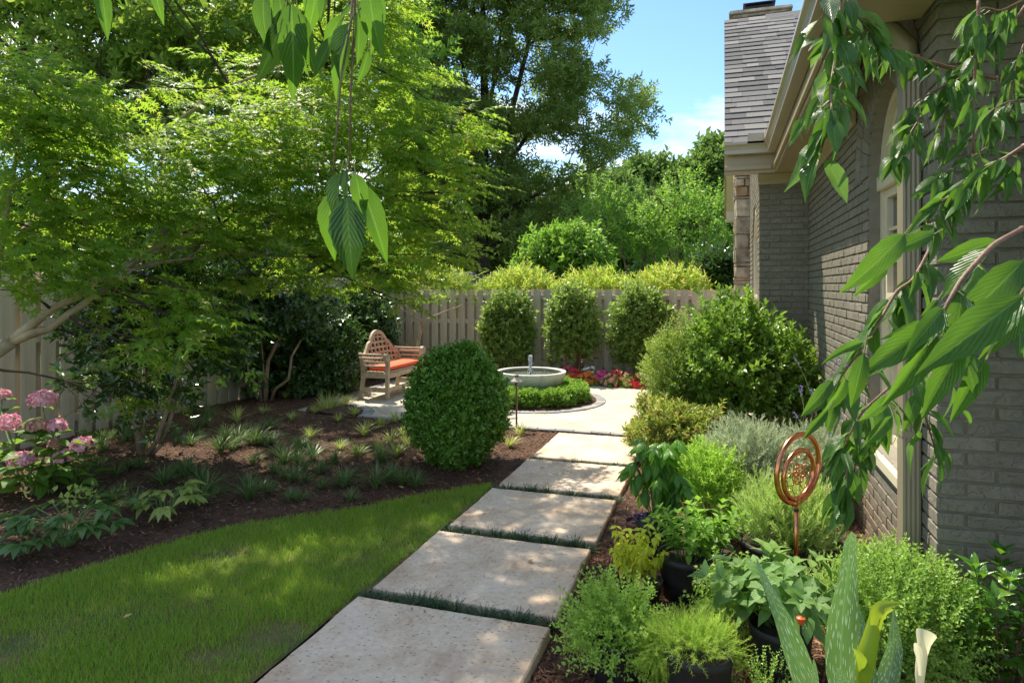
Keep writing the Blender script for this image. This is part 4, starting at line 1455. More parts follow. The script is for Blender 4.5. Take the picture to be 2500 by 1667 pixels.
# ------------------------------------------------------------------ big oak beyond the back fence
oak = thing('oak_tree', 'tall dark green oak with a thick dark trunk behind the back fence', 'tree', P(1178, 700, 26.0) * np.array((1, 1, 0)))
OD = 26.0
tr = MB(); olimb = []
trunk = pxpath([(1182, 850, OD), (1180, 700, OD), (1178, 600, OD), (1176, 520, OD), (1180, 400, OD), (1183, 250, OD), (1180, 100, OD), (1178, -80, OD), (1176, -300, OD)])
tr.tube(trunk, [.34, .29, .26, .24, .20, .16, .12, .09, .06], 10)
for l, r0 in (([(1180, 560, OD), (1215, 430, OD - .3), (1250, 270, OD - .6), (1290, 110, OD - .8), (1325, -60, OD - 1)], .13), ([(1178, 540, OD), (1240, 400, OD), (1310, 300, OD + .3), (1420, 180, OD + .5)], .10),
              ([(1178, 590, OD), (1260, 500, OD - .6), (1380, 440, OD - 1), (1480, 400, OD - 1.2)], .09), ([(1180, 430, OD), (1150, 250, OD), (1120, 120, OD), (1090, -60, OD)], .09),
              ([(1182, 330, OD), (1210, 180, OD + .4), (1230, 20, OD + .5), (1240, -120, OD + .6)], .07), ([(1177, 560, OD), (1110, 430, OD), (1050, 330, OD + .3), (980, 250, OD)], .08),
              ([(1178, 620, OD), (1240, 575, OD - .8), (1360, 560, OD - 1.4), (1440, 560, OD - 1.6)], .07), ([(1300, 300, OD), (1420, 330, OD), (1560, 310, OD)], .05), ([(1180, 200, OD), (1160, 60, OD - .5), (1150, -90, OD - .8)], .06)):
    olimb.append(pxpath(l)); tr.tube(olimb[-1], np.linspace(r0 * 1.3, r0 * .4, len(l)), 7)
tr.build('trunk', M['bark_dark'], oak, smooth=True)
opads = []
ro = np.random.default_rng(3)
HOLES = ((1290, 125, 24), (1150, 190, 20), (1265, 200, 20), (1300, 375, 18), (1240, 250, 14), (1480, 290, 20), (1400, 420, 20), (1370, 360, 18), (1320, 260, 12), (1440, 250, 14), (1430, 130, 10), (1500, 190, 22), (1340, 400, 14))
def in_oak(x, y):
    return x < np.interp(y, [-250, 0, 100, 150, 175, 215, 330, 390, 450, 520, 620], [1600, 1555, 1500, 1475, 1490, 1612, 1605, 1540, 1470, 1460, 1450]) and y < 600
while len(opads) < 820:
    x, y = ro.uniform(930, 1620), ro.uniform(-260, 620)
    rx = ro.uniform(22, 50)
    if not in_oak(x + rx * .9, y): continue
    if y > 515 and 1130 < x < 1235: continue
    if any((x - hx) ** 2 + (y - hy) ** 2 < (hr + rx * .5) ** 2 for hx, hy, hr in HOLES): continue
    opads.append((x, y, OD + ro.uniform(-3.2, 2.6), rx, rx * .66, 1.0))
p, o = pad_pts(opads, 290, flat=False)
tw = MB()
onod = np.vstack([trunk[3:]] + [np.array([q_[i] * (1 - f) + q_[i + 1] * f for i in range(len(q_) - 1) for f in (0, .33, .66)]) for q_ in olimb])
for q in opads[::2]:
    c = P(*q[:3]); k = onod[np.argmin(np.linalg.norm(onod - c - np.array((0, 0, -.5)), axis=1))]
    limb(tw, k, c, .028, .01, .14, 6, 4)
tw.build('branch', M['bark_dark'], oak)
FAR = [leaf_far(.42), leaf_far(.5, .2)]
SP_FAR = [sprig(FAR, 10, 1.0, .55, 'alt', 65, .3, s) for s in range(4)]
SP_OAK = [sprig([leaf_far(.34), leaf_far(.28, .15)], 9, 1.0, .60, 'alt', 70, .3, s) for s in range(4)]
tag(scatter('crown', SP_OAK, p, orient(o, .1, .8, .7, .7), .36 * rng.uniform(.7, 1.3, len(p)), M['oak'], oak), kind='stuff')

# ------------------------------------------------------------------ the spring-green maple that leans in from the left
maple = thing('maple_tree', 'japanese maple leaning in from the left edge with pale forked branches and glowing green leaves', 'tree', P(-330, 1330, 4.6) * np.array((1, 1, 0)))
mt = MB()
D0 = 4.7
main = pxpath([(-330, 1345, 4.55), (-260, 1130, 4.6), (-150, 960, 4.65), (-40, 878, D0), (30, 832, D0)])
mt.tube(main, [.075, .066, .060, .055, .05], 10)
up1 = pxpath([(25, 834, D0), (75, 795, 4.72), (125, 755, 4.76), (185, 727, 4.8), (225, 690, 4.9), (265, 668, 5.0), (310, 650, 5.1), (370, 607, 5.2), (430, 580, 5.4), (540, 552, 5.8)])
lo1 = pxpath([(20, 838, D0), (75, 815, 4.72), (120, 803, 4.75), (165, 770, 4.8), (215, 735, 4.9), (262, 702, 5.0), (318, 662, 5.15), (355, 648, 5.25), (420, 636, 5.5), (560, 620, 6.0), (760, 628, 6.6)])
up2 = pxpath([(245, 685, 4.95), (290, 655, 5.1), (320, 648, 5.2), (375, 615, 5.4), (470, 600, 5.8), (570, 572, 6.2), (700, 540, 6.6), (860, 470, 7.0)])
up3 = pxpath([(-60, 890, D0), (-20, 740, 4.7), (10, 560, 4.8), (40, 380, 4.9), (90, 200, 5.0)])
up4 = pxpath([(-150, 960, 4.65), (-60, 700, 5.2), (140, 470, 5.8), (380, 330, 6.3), (560, 210, 6.8), (800, 120, 7.2)])
for pth, r0 in ((up1, .034), (lo1, .036), (up2, .022), (up3, .035), (up4, .04)):
    mt.tube(pth, np.linspace(r0, .007, len(pth)) * (1 + .06 * np.sin(np.arange(len(pth)) * 2.1)), 9)
for pth, r0 in ((pxpath([(0, 470, 4.9), (50, 440, 4.8), (110, 405, 4.8), (150, 380, 4.8)]), .016), (pxpath([(440, 640, 5.6), (520, 590, 5.8), (600, 545, 6.0)]), .010), (pxpath([(520, 600, 6.0), (620, 625, 6.2), (750, 628, 6.6)]), .012)):
    mt.tube(pth, np.linspace(r0, r0 * .4, len(pth)), 7)
mt.build('trunk', M['bark_smooth'], maple, smooth=True)
MP = [(60, 200, 4.9, 110, 60), (110, 255, 4.7, 130, 50), (40, 330, 4.8, 130, 60), (190, 330, 5.0, 150, 45), (110, 430, 4.9, 170, 55), (270, 430, 5.1, 130, 45), (60, 540, 4.9, 130, 50), (210, 520, 5.0, 140, 45), (350, 500, 5.3, 140, 40),
      (90, 640, 4.6, 130, 40), (50, 700, 4.5, 90, 26), (180, 610, 4.9, 120, 32), (440, 560, 5.6, 150, 36),
      (620, 300, 6.2, 130, 45), (690, 355, 6.2, 150, 45), (760, 300, 6.6, 150, 50), (610, 400, 6.0, 160, 50), (760, 430, 6.3, 180, 52), (880, 360, 6.8, 170, 55), (930, 260, 7.1, 150, 60), (900, 170, 7.3, 130, 55), (880, 80, 7.4, 120, 55), (950, 40, 7.6, 110, 60), (830, 30, 7.4, 110, 50), (1000, 180, 7.5, 80, 50), (1020, 330, 7.2, 140, 50), (1110, 290, 7.4, 90, 40), (1140, 350, 7.3, 80, 34), (1050, 420, 7.1, 150, 45), (1120, 470, 7.2, 90, 34), (980, 480, 6.9, 180, 45), (1090, 560, 7.0, 110, 36), (900, 550, 6.7, 190, 45), (1040, 620, 7.0, 130, 34), (760, 520, 6.4, 200, 45), (880, 640, 6.7, 160, 36), (600, 500, 6.0, 180, 50), (700, 600, 6.4, 190, 36), (540, 600, 5.9, 150, 34), (800, 690, 6.6, 170, 30), (960, 690, 6.9, 110, 30), (640, 680, 6.2, 130, 28), (480, 440, 5.8, 140, 45), (400, 380, 5.6, 130, 40), (500, 330, 6.0, 130, 40), (980, 735, 7.0, 70, 22),
      (460, 720, 5.2, 110, 26, .8), (420, 775, 5.0, 110, 26, .9), (470, 815, 4.9, 95, 22, 1), (410, 850, 4.9, 75, 20, .9), (440, 872, 4.85, 70, 14, .9), (540, 770, 5.2, 60, 20, .8), (250, 740, 5.2, 60, 30, .5), (240, 800, 5.2, 50, 40, .45), (270, 880, 5.2, 50, 40, .35), (300, 980, 5.3, 40, 34, .3), (330, 700, 5.4, 110, 30, .8),
      (560, 460, 6.8, 170, 60, .6), (720, 220, 7.4, 160, 60, .6), (820, 240, 7.6, 150, 60, .6), (420, 260, 6.6, 150, 50, .5), (330, 200, 6.6, 130, 40, .4), (560, 180, 7.4, 130, 50, .5)]
# unseen top of the crown above the frame, placed to shade slabs and lawn
for q in ((900, -190, 6.8, 240, 80), (240, -190, 5.4, 200, 80), (620, -330, 6.1, 260, 90), (850, -360, 6.4, 230, 90), (330, -400, 5.4, 260, 90), (1000, -120, 7.4, 120, 60), (120, -420, 5.0, 230, 90), (500, -520, 5.6, 260, 90), (780, -560, 6.0, 260, 90)):
    MP.append(q + (1.5,))
SP_MAPLE = [sprig(MAPLE, 11, 1.0, .42, 'opp', 62, .25, s, stem=.006, curve=-.18, plane=True) for s in range(5)]
p, o = pad_pts(MP, 78)
Y = o * np.array((1, 1, .25)) + .55 * RIGHT + rng.normal(0, .45, (len(p), 3)) * np.array((1, 1, .35)) - .1 * FWD
Z = np.array((0, 0, 1.0)) + rng.normal(0, .30, (len(p), 3)) + .15 * o
tag(scatter('crown', SP_MAPLE, p, frames(Y, Z), .24 * rng.uniform(.75, 1.25, len(p)), M['maple'], maple), kind='stuff')
br = MB()
nodes_ = np.vstack([up1, lo1, up2, up3, up4])
for q in MP:
    c = P(*q[:3]); k = nodes_[np.argmin(np.linalg.norm((nodes_ - c) * np.array((1, 1, 1.6)), axis=1))]
    pts = limb(br, k, c, .012, .004, .10, 6, 5)
    for j in range(3):
        e = c + q[3] / F_PX * q[2] * rng.uniform(-.8, .8) * RIGHT + .3 * rng.normal() * FWD + q[4] / F_PX * q[2] * rng.uniform(-.5, .7) * UPV
        limb(br, pts[3], e, .006, .002, .1, 5, 4)
br.build('branch', M['bark_dark'], maple)
# leaves at the near end of the crown that can be picked out one by one
def mleaf(seed):
    V, T = leaf_maple(7 if seed % 2 else 5, .3 + .1 * seed, seed + 10)
    me = np_mesh('leaf', V, T); me.materials.append(M['maple']); return me
ml = [mleaf(s) for s in range(4)]
HERO = [(470, 800, 4.8, 110, 30, 46), (420, 850, 4.75, 90, 26, 36), (100, 200, 4.6, 80, 70, 40), (120, 270, 4.6, 140, 40, 40), (250, 470, 4.9, 150, 50, 40), (60, 420, 4.6, 110, 60, 40), (430, 735, 4.95, 100, 26, 30), (90, 700, 4.4, 90, 20, 28)]
for px, py, d, rx, ry, n in HERO:
    for i in range(n):
        b = P(px + rx * random.uniform(-1, 1), py + ry * random.uniform(-1, 1), d + random.uniform(-.18, .18))
        yv = RIGHT * random.uniform(-.6, 1) + FWD * random.uniform(-.9, .3) + UPV * random.uniform(-.35, .1)
        put('leaf', random.choice(ml), maple, b, yv, UPV + rng.normal(0, .3, 3), random.uniform(.07, .095))

# ------------------------------------------------------------------ darker trees behind the left fence
def back_tree(label, base, trunk_l, r0, pads, per, mat, sprigs, size, group='trees beyond the left fence', bark='bark_dark', name='maple_tree', zup=.9):
    t = thing(name, label, 'tree', base, group)
    m = MB()
    nd = []
    for l in trunk_l:
        q = pxpath(l); nd.append(q); m.tube(q, np.linspace(r0, r0 * .35, len(q)), 8)
        r0 *= .72
    nd = np.vstack(nd)
    m.build('trunk', M[bark], t, smooth=True)
    b = MB()
    for q in pads:
        c = P(*q[:3]); k = nd[np.argmin(np.linalg.norm((nd - c) * np.array((1, 1, 1.5)) + np.array((0, 0, .8)), axis=1))]
        limb(b, k, c, .03, .008, .1, 6, 4)
        for j in range(2):
            limb(b, (k + c) / 2, c + rng.normal(0, .5, 3), .012, .004, .12, 5, 3)
    b.build('branch', M[bark], t)
    p, o = pad_pts(pads, per)
    Y = o * np.array((1, 1, .4)) + rng.normal(0, .6, (len(p), 3)) * np.array((1, 1, .5))
    Z = np.array((0, 0, zup)) + rng.normal(0, .4, (len(p), 3))
    tag(scatter('crown', sprigs, p, frames(Y, Z), size * rng.uniform(.75, 1.25, len(p)), mat, t), kind='stuff')
    return t


def rpads(seed, n, x0, x1, y0, y1, d0, d1, rx, ok=None):
    r = np.random.default_rng(seed); out = []
    while len(out) < n:
        x, y = r.uniform(x0, x1), r.uniform(y0, y1)
        if ok and not ok(x, y): continue
        out.append((x, y, r.uniform(d0, d1), rx * r.uniform(.7, 1.3), rx * .45 * r.uniform(.7, 1.3)))
    return out


back_tree('dark maple whose trunk forks against bright sky behind the left fence', P(395, 900, 10.6) * np.array((1, 1, 0)),
          [[(392, 900, 10.6), (396, 600, 10.6), (402, 400, 10.6), (412, 300, 10.6), (440, 210, 10.6), (480, 60, 10.8), (520, -150, 11)], [(410, 305, 10.6), (450, 270, 10.7), (540, 225, 10.9), (660, 190, 11.2), (800, 180, 11.5)], [(404, 340, 10.6), (370, 200, 10.6), (330, 60, 10.6), (300, -120, 10.6)], [(420, 270, 10.6), (380, 240, 10.3), (300, 200, 10.2)]],
          .10, rpads(5, 46, 180, 900, -120, 360, 9.8, 12.0, 120, lambda x, y: not (330 < x < 500 and 190 < y < 330)), 52, M['maple_back'], SP_FAR, .32)
back_tree('dense dark tree with several thin trunks at the upper left beyond the fence', P(120, 900, 12.5) * np.array((1, 1, 0)),
          [[(120, 900, 12.5), (128, 500, 12.5), (140, 150, 12.5), (150, -150, 12.5)], [(128, 500, 12.5), (60, 150, 12.3), (40, -100, 12.2)], [(130, 420, 12.5), (205, 150, 12.6), (240, -60, 12.8)], [(128, 450, 12.5), (110, 200, 12.7), (100, -50, 12.8)]],
          .12, rpads(6, 44, -120, 320, -140, 330, 11.5, 14, 120), 46, M['maple_back'], SP_FAR, .34)
back_tree('tall light green tree far behind the maples at the upper left', P(640, 900, 19) * np.array((1, 1, 0)),
          [[(640, 900, 19), (645, 500, 19), (650, 200, 19), (660, -100, 19)], [(645, 480, 19), (760, 200, 19), (820, -60, 19)]],
          .16, rpads(8, 60, 480, 1000, -150, 420, 17.5, 21, 110), 50, M['crape'], SP_FAR, .5, name='background_tree')

SP_GEN = [sprig(LF, 10, 1.0, .5, 'alt', 62, .3, s) for s in range(4)]
SP_GEN2 = [sprig(LF_WIDE, 8, 1.0, .55, 'alt', 60, .3, s + 20) for s in range(4)]
SP_OPP = [sprig(LF, 10, 1.0, .36, 'opp', 58, .3, s + 30) for s in range(4)]

# shrubs and small trees that close the view beyond the left fence
lb = [(-60, 560, 12, 190, 110), (120, 590, 13, 150, 80), (330, 650, 11.5, 90, 50), (420, 600, 12, 140, 90), (560, 650, 12.5, 140, 70), (700, 600, 13.5, 150, 90), (860, 620, 14, 150, 80)]
for i, (px, py, d, rx, ry) in enumerate(lb):
    c = P(px, py, d); r = np.array((rx / F_PX * d, rx / F_PX * d, ry / F_PX * d * 1.4))
    base = np.array((c[0], c[1], -.1))
    shrub('garden_shrub', ['light green bush beyond the left end of the fence', 'green bush behind the left fence near the orange wall', 'light green bush showing above the left fence', 'broad bush beyond the fence behind the forked branches', 'green bush beyond the fence behind the camellia', 'tall bush behind the fence corner', 'tall leafy bush behind the fence, left of the oak trunk'][i], 'shrub', base, c - np.array((0, 0, .3)), r, 900, SP_GEN, .34, M['farleaf'] if i % 2 else M['crape'], 'bushes beyond the left fence', inner=150, low=-1)

# ------------------------------------------------------------------ behind the back fence
def bush(name, label, px, py, d, rx, ry, n, sp, size, mat, group, **k):
    c = P(px, py, d); r = np.array((rx / F_PX * d, rx / F_PX * d * .8, ry / F_PX * d))
    return shrub(name, label, 'shrub', np.array((c[0], c[1], -.05)), c, r, n, sp, size, mat, group, **k)


HG = 'yellow green bushes over the back fence'
SP_TIP = [sprig(LF_NARROW, 9, 1.0, .5, 'alt', 52, .5, s + 40) for s in range(4)]
bush('golden_bush', 'rounded yellow-green bush over the fence just right of the oak trunk', 1272, 738, 13.0, 84, 62, 900, SP_TIP, .22, M['bright'], HG, up=.8, amp=.2)
bush('golden_bush', 'yellow-green bush over the fence behind the middle shrub', 1448, 742, 12.8, 84, 58, 850, SP_TIP, .22, M['bright'], HG, up=.8, amp=.2)
bush('golden_bush', 'yellow-green bush over the fence nearest the stone chimney', 1632, 738, 12.4, 92, 62, 950, SP_TIP, .22, M['bright'], HG, up=.8, amp=.2)
bush('golden_bush', 'low yellow-green bush over the fence left of the oak trunk', 1080, 738, 13.4, 72, 58, 650, SP_TIP, .22, M['bright'], HG, up=.8, amp=.2)
bush('holly_bush', 'dark glossy bush between the fence and the stone chimney', 1765, 690, 12.8, 48, 62, 700, SP_GEN2, .2, M['camellia'], None)
bush('garden_shrub', 'bright green bush behind the fence between oak trunk and red-stemmed trees', 1380, 650, 15.5, 100, 80, 1100, SP_GEN, .28, M['crape'], None)


def crape(label, base_px, d, stems, pads, per=95):
    t = thing('crape_myrtle', label, 'tree', P(base_px, 850, d) * np.array((1, 1, 0)), 'crape myrtles behind the back fence')
    m = MB()
    for l in stems:
        q = pxpath([(x, y, d + dd) for x, y, dd in l]); m.tube(q, np.linspace(.045, .018, len(q)), 6)
        for j in range(3):
            limb(m, q[-1], P(l[-1][0] + random.uniform(-40, 40), l[-1][1] - random.uniform(60, 150), d + random.uniform(-.5, .5)), .018, .006, .1, 5, 4)
    m.build('trunk', M['bark_red'], t, smooth=True)
    p, o = pad_pts(pads, per, flat=False)
    tag(scatter('crown', SP_OPP, p, orient(o, .9, .7, .4, .6), .30 * rng.uniform(.7, 1.3, len(p)), M['crape'], t), kind='stuff')


def cp(seed, x0, x1, n, d):
    r = np.random.default_rng(seed); out = []
    for i in range(n):
        x = r.uniform(x0, x1); tt = (x - x0) / (x1 - x0)
        top = 440 + 60 * (2 * tt - 1) ** 2
        out.append((x, r.uniform(top + 20, 640), d + r.uniform(-1.0, 1.0), r.uniform(34, 60), r.uniform(30, 52)))
    return out


crape('broad crape myrtle with reddish stems and bright crown beside the chimney', 1640, 17.0, [[(1648, 850, 0), (1645, 700, 0), (1652, 600, .1)], [(1640, 850, 0), (1615, 700, -.2), (1590, 590, -.3)], [(1655, 850, 0), (1690, 700, .2), (1720, 600, .3)], [(1645, 850, 0), (1640, 640, .5), (1620, 560, .7)]], cp(11, 1540, 1790, 44, 17.0))
crape('crape myrtle with slanting red stems behind the middle of the back fence', 1540, 17.4, [[(1550, 850, 0), (1535, 700, 0), (1520, 610, 0)], [(1560, 850, 0), (1572, 700, .2), (1580, 600, .2)], [(1545, 850, 0), (1500, 690, -.2), (1470, 600, -.3)]], cp(12, 1400, 1620, 40, 17.6))

# the far line of trees over the roofs
far = []
for i, (px, py, d, rx, ry, lab) in enumerate(((1745, 470, 38, 60, 100, 'tall far tree beside the bay roof'), (1660, 490, 42, 75, 90, 'far pine-green tree, second from the bay roof'), (1570, 500, 40, 80, 85, 'far green tree right of the oak crown'), (1480, 520, 36, 80, 80, 'far tree showing under the right side of the oak crown'), (1330, 600, 30, 110, 70, 'dark far tree right of the oak trunk'), (1230, 620, 32, 90, 70, 'dark far tree just behind the oak trunk'), (1050, 600, 34, 140, 90, 'far tree left of the oak trunk'))):
    c = P(px, py, d); r = np.array((rx / F_PX * d, rx / F_PX * d, ry / F_PX * d))
    t = thing('far_tree', lab, 'tree', (c[0], c[1], -.1), 'far trees beyond the gardens')
    m = MB(); m.tube([(c[0], c[1], -.15), (c[0] + .1, c[1], c[2] * .5), (c[0], c[1], c[2] + r[2] * .4)], [.22, .16, .05], 7); m.build('trunk', M['bark_dark'], t)
    P_, O_ = [], []
    for k in range(24):
        dv = sphere_dirs(1)[0] * random.uniform(.4, 1); cc = c + dv * r; rr = r * random.uniform(.22, .4)
        a, b_ = shrub_pts(cc, rr, 80, .5, .2, 3, low=-1); P_.append(a); O_.append(b_)
    p, o = np.vstack(P_), np.vstack(O_)
    tag(scatter('crown', SP_FAR, p, orient(o, .4, 1, .6), .8 * rng.uniform(.7, 1.3, len(p)), M['farleaf'], t), kind='stuff')

# the wood that closes the horizon behind everything
n = 9000
a = rng.uniform(R(-62), R(48), n) + YAW * 0
dd = rng.uniform(52, 66, n)
zz = rng.uniform(0, 1, n) ** .8 * (5.2 + 1.8 * np.sin(a * 31) + 1.2 * np.sin(a * 77 + 1))
p = np.stack([dd * np.sin(a), dd * np.cos(a), zz], -1)
tag(scatter('far_woods', SP_FAR, p, orient(sphere_dirs(n, .2), .3), 1.7 * rng.uniform(.7, 1.3, n), M['farleaf']), kind='stuff')

# neighbouring houses, half hidden by leaves
M['orange_brick'] = mat_basic('orange_brick', (.42, .14, .06), (.52, .20, .09), scale=3, rough=.85)
M['grey_roof'] = mat_basic('grey_roof_shingle', (.20, .20, .21), (.28, .28, .29), scale=4, rough=.9, bump=.3, bscale=20)
M['white_wall'] = mat_basic('pale_siding', (.62, .60, .55), (.68, .66, .6), scale=3, rough=.7)


def neighbour(label, px, base_d, wdt, dep, wall_h, roof_h, wm, sill_py=None, name='neighbour_house'):
    c = P(px, 699, base_d)
    t = thing(name, label, 'house', (c[0], c[1], -.12))
    x0, x1, y0, y1 = c[0] - wdt / 2, c[0] + wdt / 2, c[1], c[1] + dep
    slab((x0, y0, -.12), (x1, y1, wall_h), 'wall', wm, t)
    m = MB(); m.prism([(y0 - .4, wall_h - .05), (y1 + .4, wall_h - .05), ((y0 + y1) / 2, wall_h + roof_h)], 0, x0 - .4, x1 + .4); m.build('roof', M['grey_roof'], t)
    k = max(2, int(wdt / 3))
    for i in range(k):
        xc = x0 + wdt * (i + .5) / k
        f = slab((xc - .5, y0 - .04, .9), (xc + .5, y0 - .002, 2.2), 'window', M['white_wall'], t)
        slab((xc - .42, y0 - .05, .98), (xc + .42, y0 - .041, 2.12), 'pane', M['glass'], f)
    slab((x0 - .4, y0 - .44, wall_h - .2), (x1 + .4, y0 - .40, wall_h + .02), 'fascia', M['white_wall'], t)
    return t


neighbour('orange brick house glimpsed through leaves above the left fence', 235, 24, 6.0, 7, 3.1, 2.0, M['orange_brick'])
neighbour('grey roofed house peeking over the yellow-green bush right of the oak trunk', 1290, 27, 3.2, 6, 1.75, 1.0, M['white_wall'])
neighbour('grey roofed house glimpsed above the back fence left of the oak trunk', 1015, 24, 3.4, 6, 1.4, .8, M['white_wall'])

# ================================================================== PLANTS INSIDE THE FENCE
def on_bed(px, py):
    g = G(px, py); g[2] = bed_h(g[0], g[1]); return g


# camellias on the left: bare forked trunks, dark glossy crowns
def camellia(label, base, d, trunks, pads, per, size, group='dark camellias along the fence'):
    t = thing('camellia', label, 'shrub', base, group)
    m = MB(); nd = []
    for l, r0 in trunks:
        q = pxpath(l); q[0][2] = base[2] - .02
        nd.append(q); m.tube(q, np.linspace(r0, r0 * .5, len(q)), 8)
    nd = np.vstack(nd); m.build('trunk', M['bark_smooth'], t, smooth=True)
    b = MB()
    for q in pads:
        c = P(*q[:3]); k = nd[np.argmin(np.linalg.norm(nd - c, axis=1))]
        e = limb(b, k, c, .013, .004, .12, 6, 5)
        for j in range(3): limb(b, e[3], c + rng.normal(0, .16, 3), .006, .002, .12, 4, 3)
    b.build('branch', M['bark'], t)
    p, o = pad_pts(pads, per, flat=False)
    tag(scatter('foliage', SP_GEN2, p, orient(o, .2, .8, .7, .8), size * rng.uniform(.75, 1.25, len(p)), M['camellia'], t), kind='stuff')
    return t


cb = G(352, 1125)
dc = depth_of(1125)
camellia('dark camellia with several bare tan trunks in the mulch behind the hydrangea', np.array((cb[0], cb[1], bed_h(cb[0], cb[1]))), dc,
         [([(345, 1128, dc), (338, 1050, dc), (335, 960, dc), (328, 880, dc), (300, 800, dc), (270, 740, dc)], .030), ([(360, 1128, dc), (385, 1070, dc - .05), (412, 985, dc - .1), (440, 900, dc), (480, 830, dc)], .026),
          ([(365, 1128, dc), (395, 1085, dc), (420, 1010, dc), (432, 960, dc), (455, 860, dc + .1), (460, 760, dc + .1)], .022), ([(340, 1128, dc), (325, 1000, dc + .05), (305, 930, dc + .1), (290, 860, dc + .1)], .018), ([(352, 1128, dc), (353, 1020, dc), (356, 900, dc), (360, 780, dc)], .010)],
         [(300, 720, dc, 120, 60), (420, 740, dc, 130, 60), (240, 820, dc, 70, 60), (350, 830, dc, 90, 60), (470, 830, dc, 90, 50), (230, 930, dc + .1, 60, 50, .7), (360, 930, dc, 60, 50, .8), (420, 960, dc, 50, 40, .7), (540, 830, dc, 60, 50), (560, 880, dc + .3, 50, 40, .8), (380, 660, dc, 130, 50), (250, 680, dc + .2, 80, 50), (520, 700, dc + .3, 90, 60), (335, 990, dc, 40, 40, .5), (400, 1010, dc, 36, 40, .6)], 165, .17)
cb = G(640, 985); dc = depth_of(985)
camellia('dark camellia with crooked pale trunks near the fence corner left of the bench', np.array((cb[0], cb[1], bed_h(cb[0], cb[1]))), dc,
         [([(648, 988, dc), (650, 930, dc), (655, 880, dc), (680, 830, dc), (700, 795, dc), (715, 770, dc)], .032), ([(660, 988, dc), (672, 950, dc - .1), (705, 925, dc - .15), (712, 870, dc - .1), (735, 830, dc)], .024), ([(640, 988, dc), (635, 950, dc), (610, 920, dc), (600, 870, dc), (585, 820, dc)], .02), ([(650, 985, dc), (645, 920, dc), (640, 850, dc), (630, 780, dc)], .014)],
         [(590, 720, dc, 90, 70), (680, 700, dc, 100, 70), (620, 800, dc, 90, 50), (560, 850, dc, 60, 40), (600, 880, dc + .2, 50, 40), (740, 760, dc + .2, 80, 60), (680, 780, dc + .1, 80, 40), (530, 760, dc, 60, 60), (640, 640, dc, 110, 50), (620, 925, dc, 36, 26, .6)], 190, .19)
cb = G(765, 962)
c_ = P(765, 850, depth_of(962) + .25)
shrub('camellia', 'dense dark glossy camellia directly behind the left arm of the bench', 'shrub', np.array((cb[0], cb[1], bed_h(cb[0], cb[1]))), c_ + np.array((0, 0, -.12)), (.66, .7, .72), 1700, SP_GEN2, .15, M['camellia'], 'dark camellias along the fence', amp=.18, bark='bark_smooth', up=.2)
c_ = P(862, 800, 11.9)
shrub('camellia', 'dark camellia at the fence corner rising behind the arched back of the bench', 'shrub', np.array((c_[0], c_[1], bed_h(c_[0], c_[1]))), np.array((c_[0], c_[1], .75)), (.72, .6, .78), 1500, SP_GEN2, .15, M['camellia'], 'dark camellias along the fence', amp=.2, bark='bark_smooth', up=.2)

# bare little tree by the fence, right of the bench
t = thing('sapling', 'thin bare-stemmed sapling with wispy pale leaves against the back fence beside the bench', 'tree', P(1018, 940, 11.6) * np.array((1, 1, 0)))
m = MB(); ds = 11.75
for l, r0 in (([(1022, 950, ds), (1020, 850, ds), (1030, 805, ds), (1040, 780, ds), (1075, 765, ds), (1110, 752, ds), (1140, 740, ds)], .022), ([(1000, 905, ds), (1015, 860, ds), (1028, 800, ds), (1033, 785, ds), (1030, 740, ds), (1040, 690, ds)], .018), ([(1016, 860, ds), (995, 845, ds), (975, 830, ds), (968, 780, ds)], .012), ([(1035, 790, ds), (1015, 775, ds), (990, 760, ds), (970, 745, ds)], .010), ([(1010, 870, ds), (1005, 790, ds), (1015, 720, ds), (1050, 670, ds), (1090, 640, ds)], .012)):
    m.tube(pxpath(l), np.linspace(r0, r0 * .35, len(l)), 6)
m.build('trunk', M['bark_smooth'], t, smooth=True)
p, o = pad_pts([(1090, 700, ds - .2, 80, 26), (1140, 715, ds - .2, 60, 18), (1060, 675, ds, 70, 24), (1120, 670, ds, 50, 20), (1160, 690, ds, 40, 14), (1040, 720, ds, 50, 20)], 90)
tag(scatter('foliage', [sprig([leaf_thin(.12, .3)], 12, 1, .4, 'opp', 55, .2, s, plane=True) for s in range(3)], p, orient(o, -.1, .6, .5), .26 * rng.uniform(.8, 1.2, len(p)), M['abelia'], t), kind='stuff')

# three clipped evergreens in front of the back fence
SG = 'evergreen shrubs along the back fence'
def fence_shrub(label, px, py_base, d, top, hw, n, lift=.0, amp=.16):
    s = F_PX / d
    base = P(px, py_base, d); base[2] = BED
    h = CAM_H + (HORIZON - top) / s
    r = np.array((hw / s, hw / s * .5, h * .5 * .98))
    t = shrub('tea_olive', label, 'shrub', base, np.array((base[0], base[1], h * .53 + lift)), r, n, SP_GEN2, .125, M['teaolive'], SG, up=.55, amp=amp, shell=.55, shoots=.07, stems=5, bark='bark_red', stem_r=.028, freq=4)
    return t


fence_shrub('rounded evergreen shrub against the back fence, leftmost of the three behind the fountain', 1238, 905, 11.72, 728, 58, 1350, .0, .16)
fence_shrub('thinner evergreen shrub with cinnamon trunk showing, middle of the three at the back fence', 1398, 905, 11.36, 722, 58, 950, .08, .20)
fence_shrub('dense evergreen shrub against the back fence, rightmost of the three', 1562, 915, 11.06, 716, 64, 1500, .02, .17)

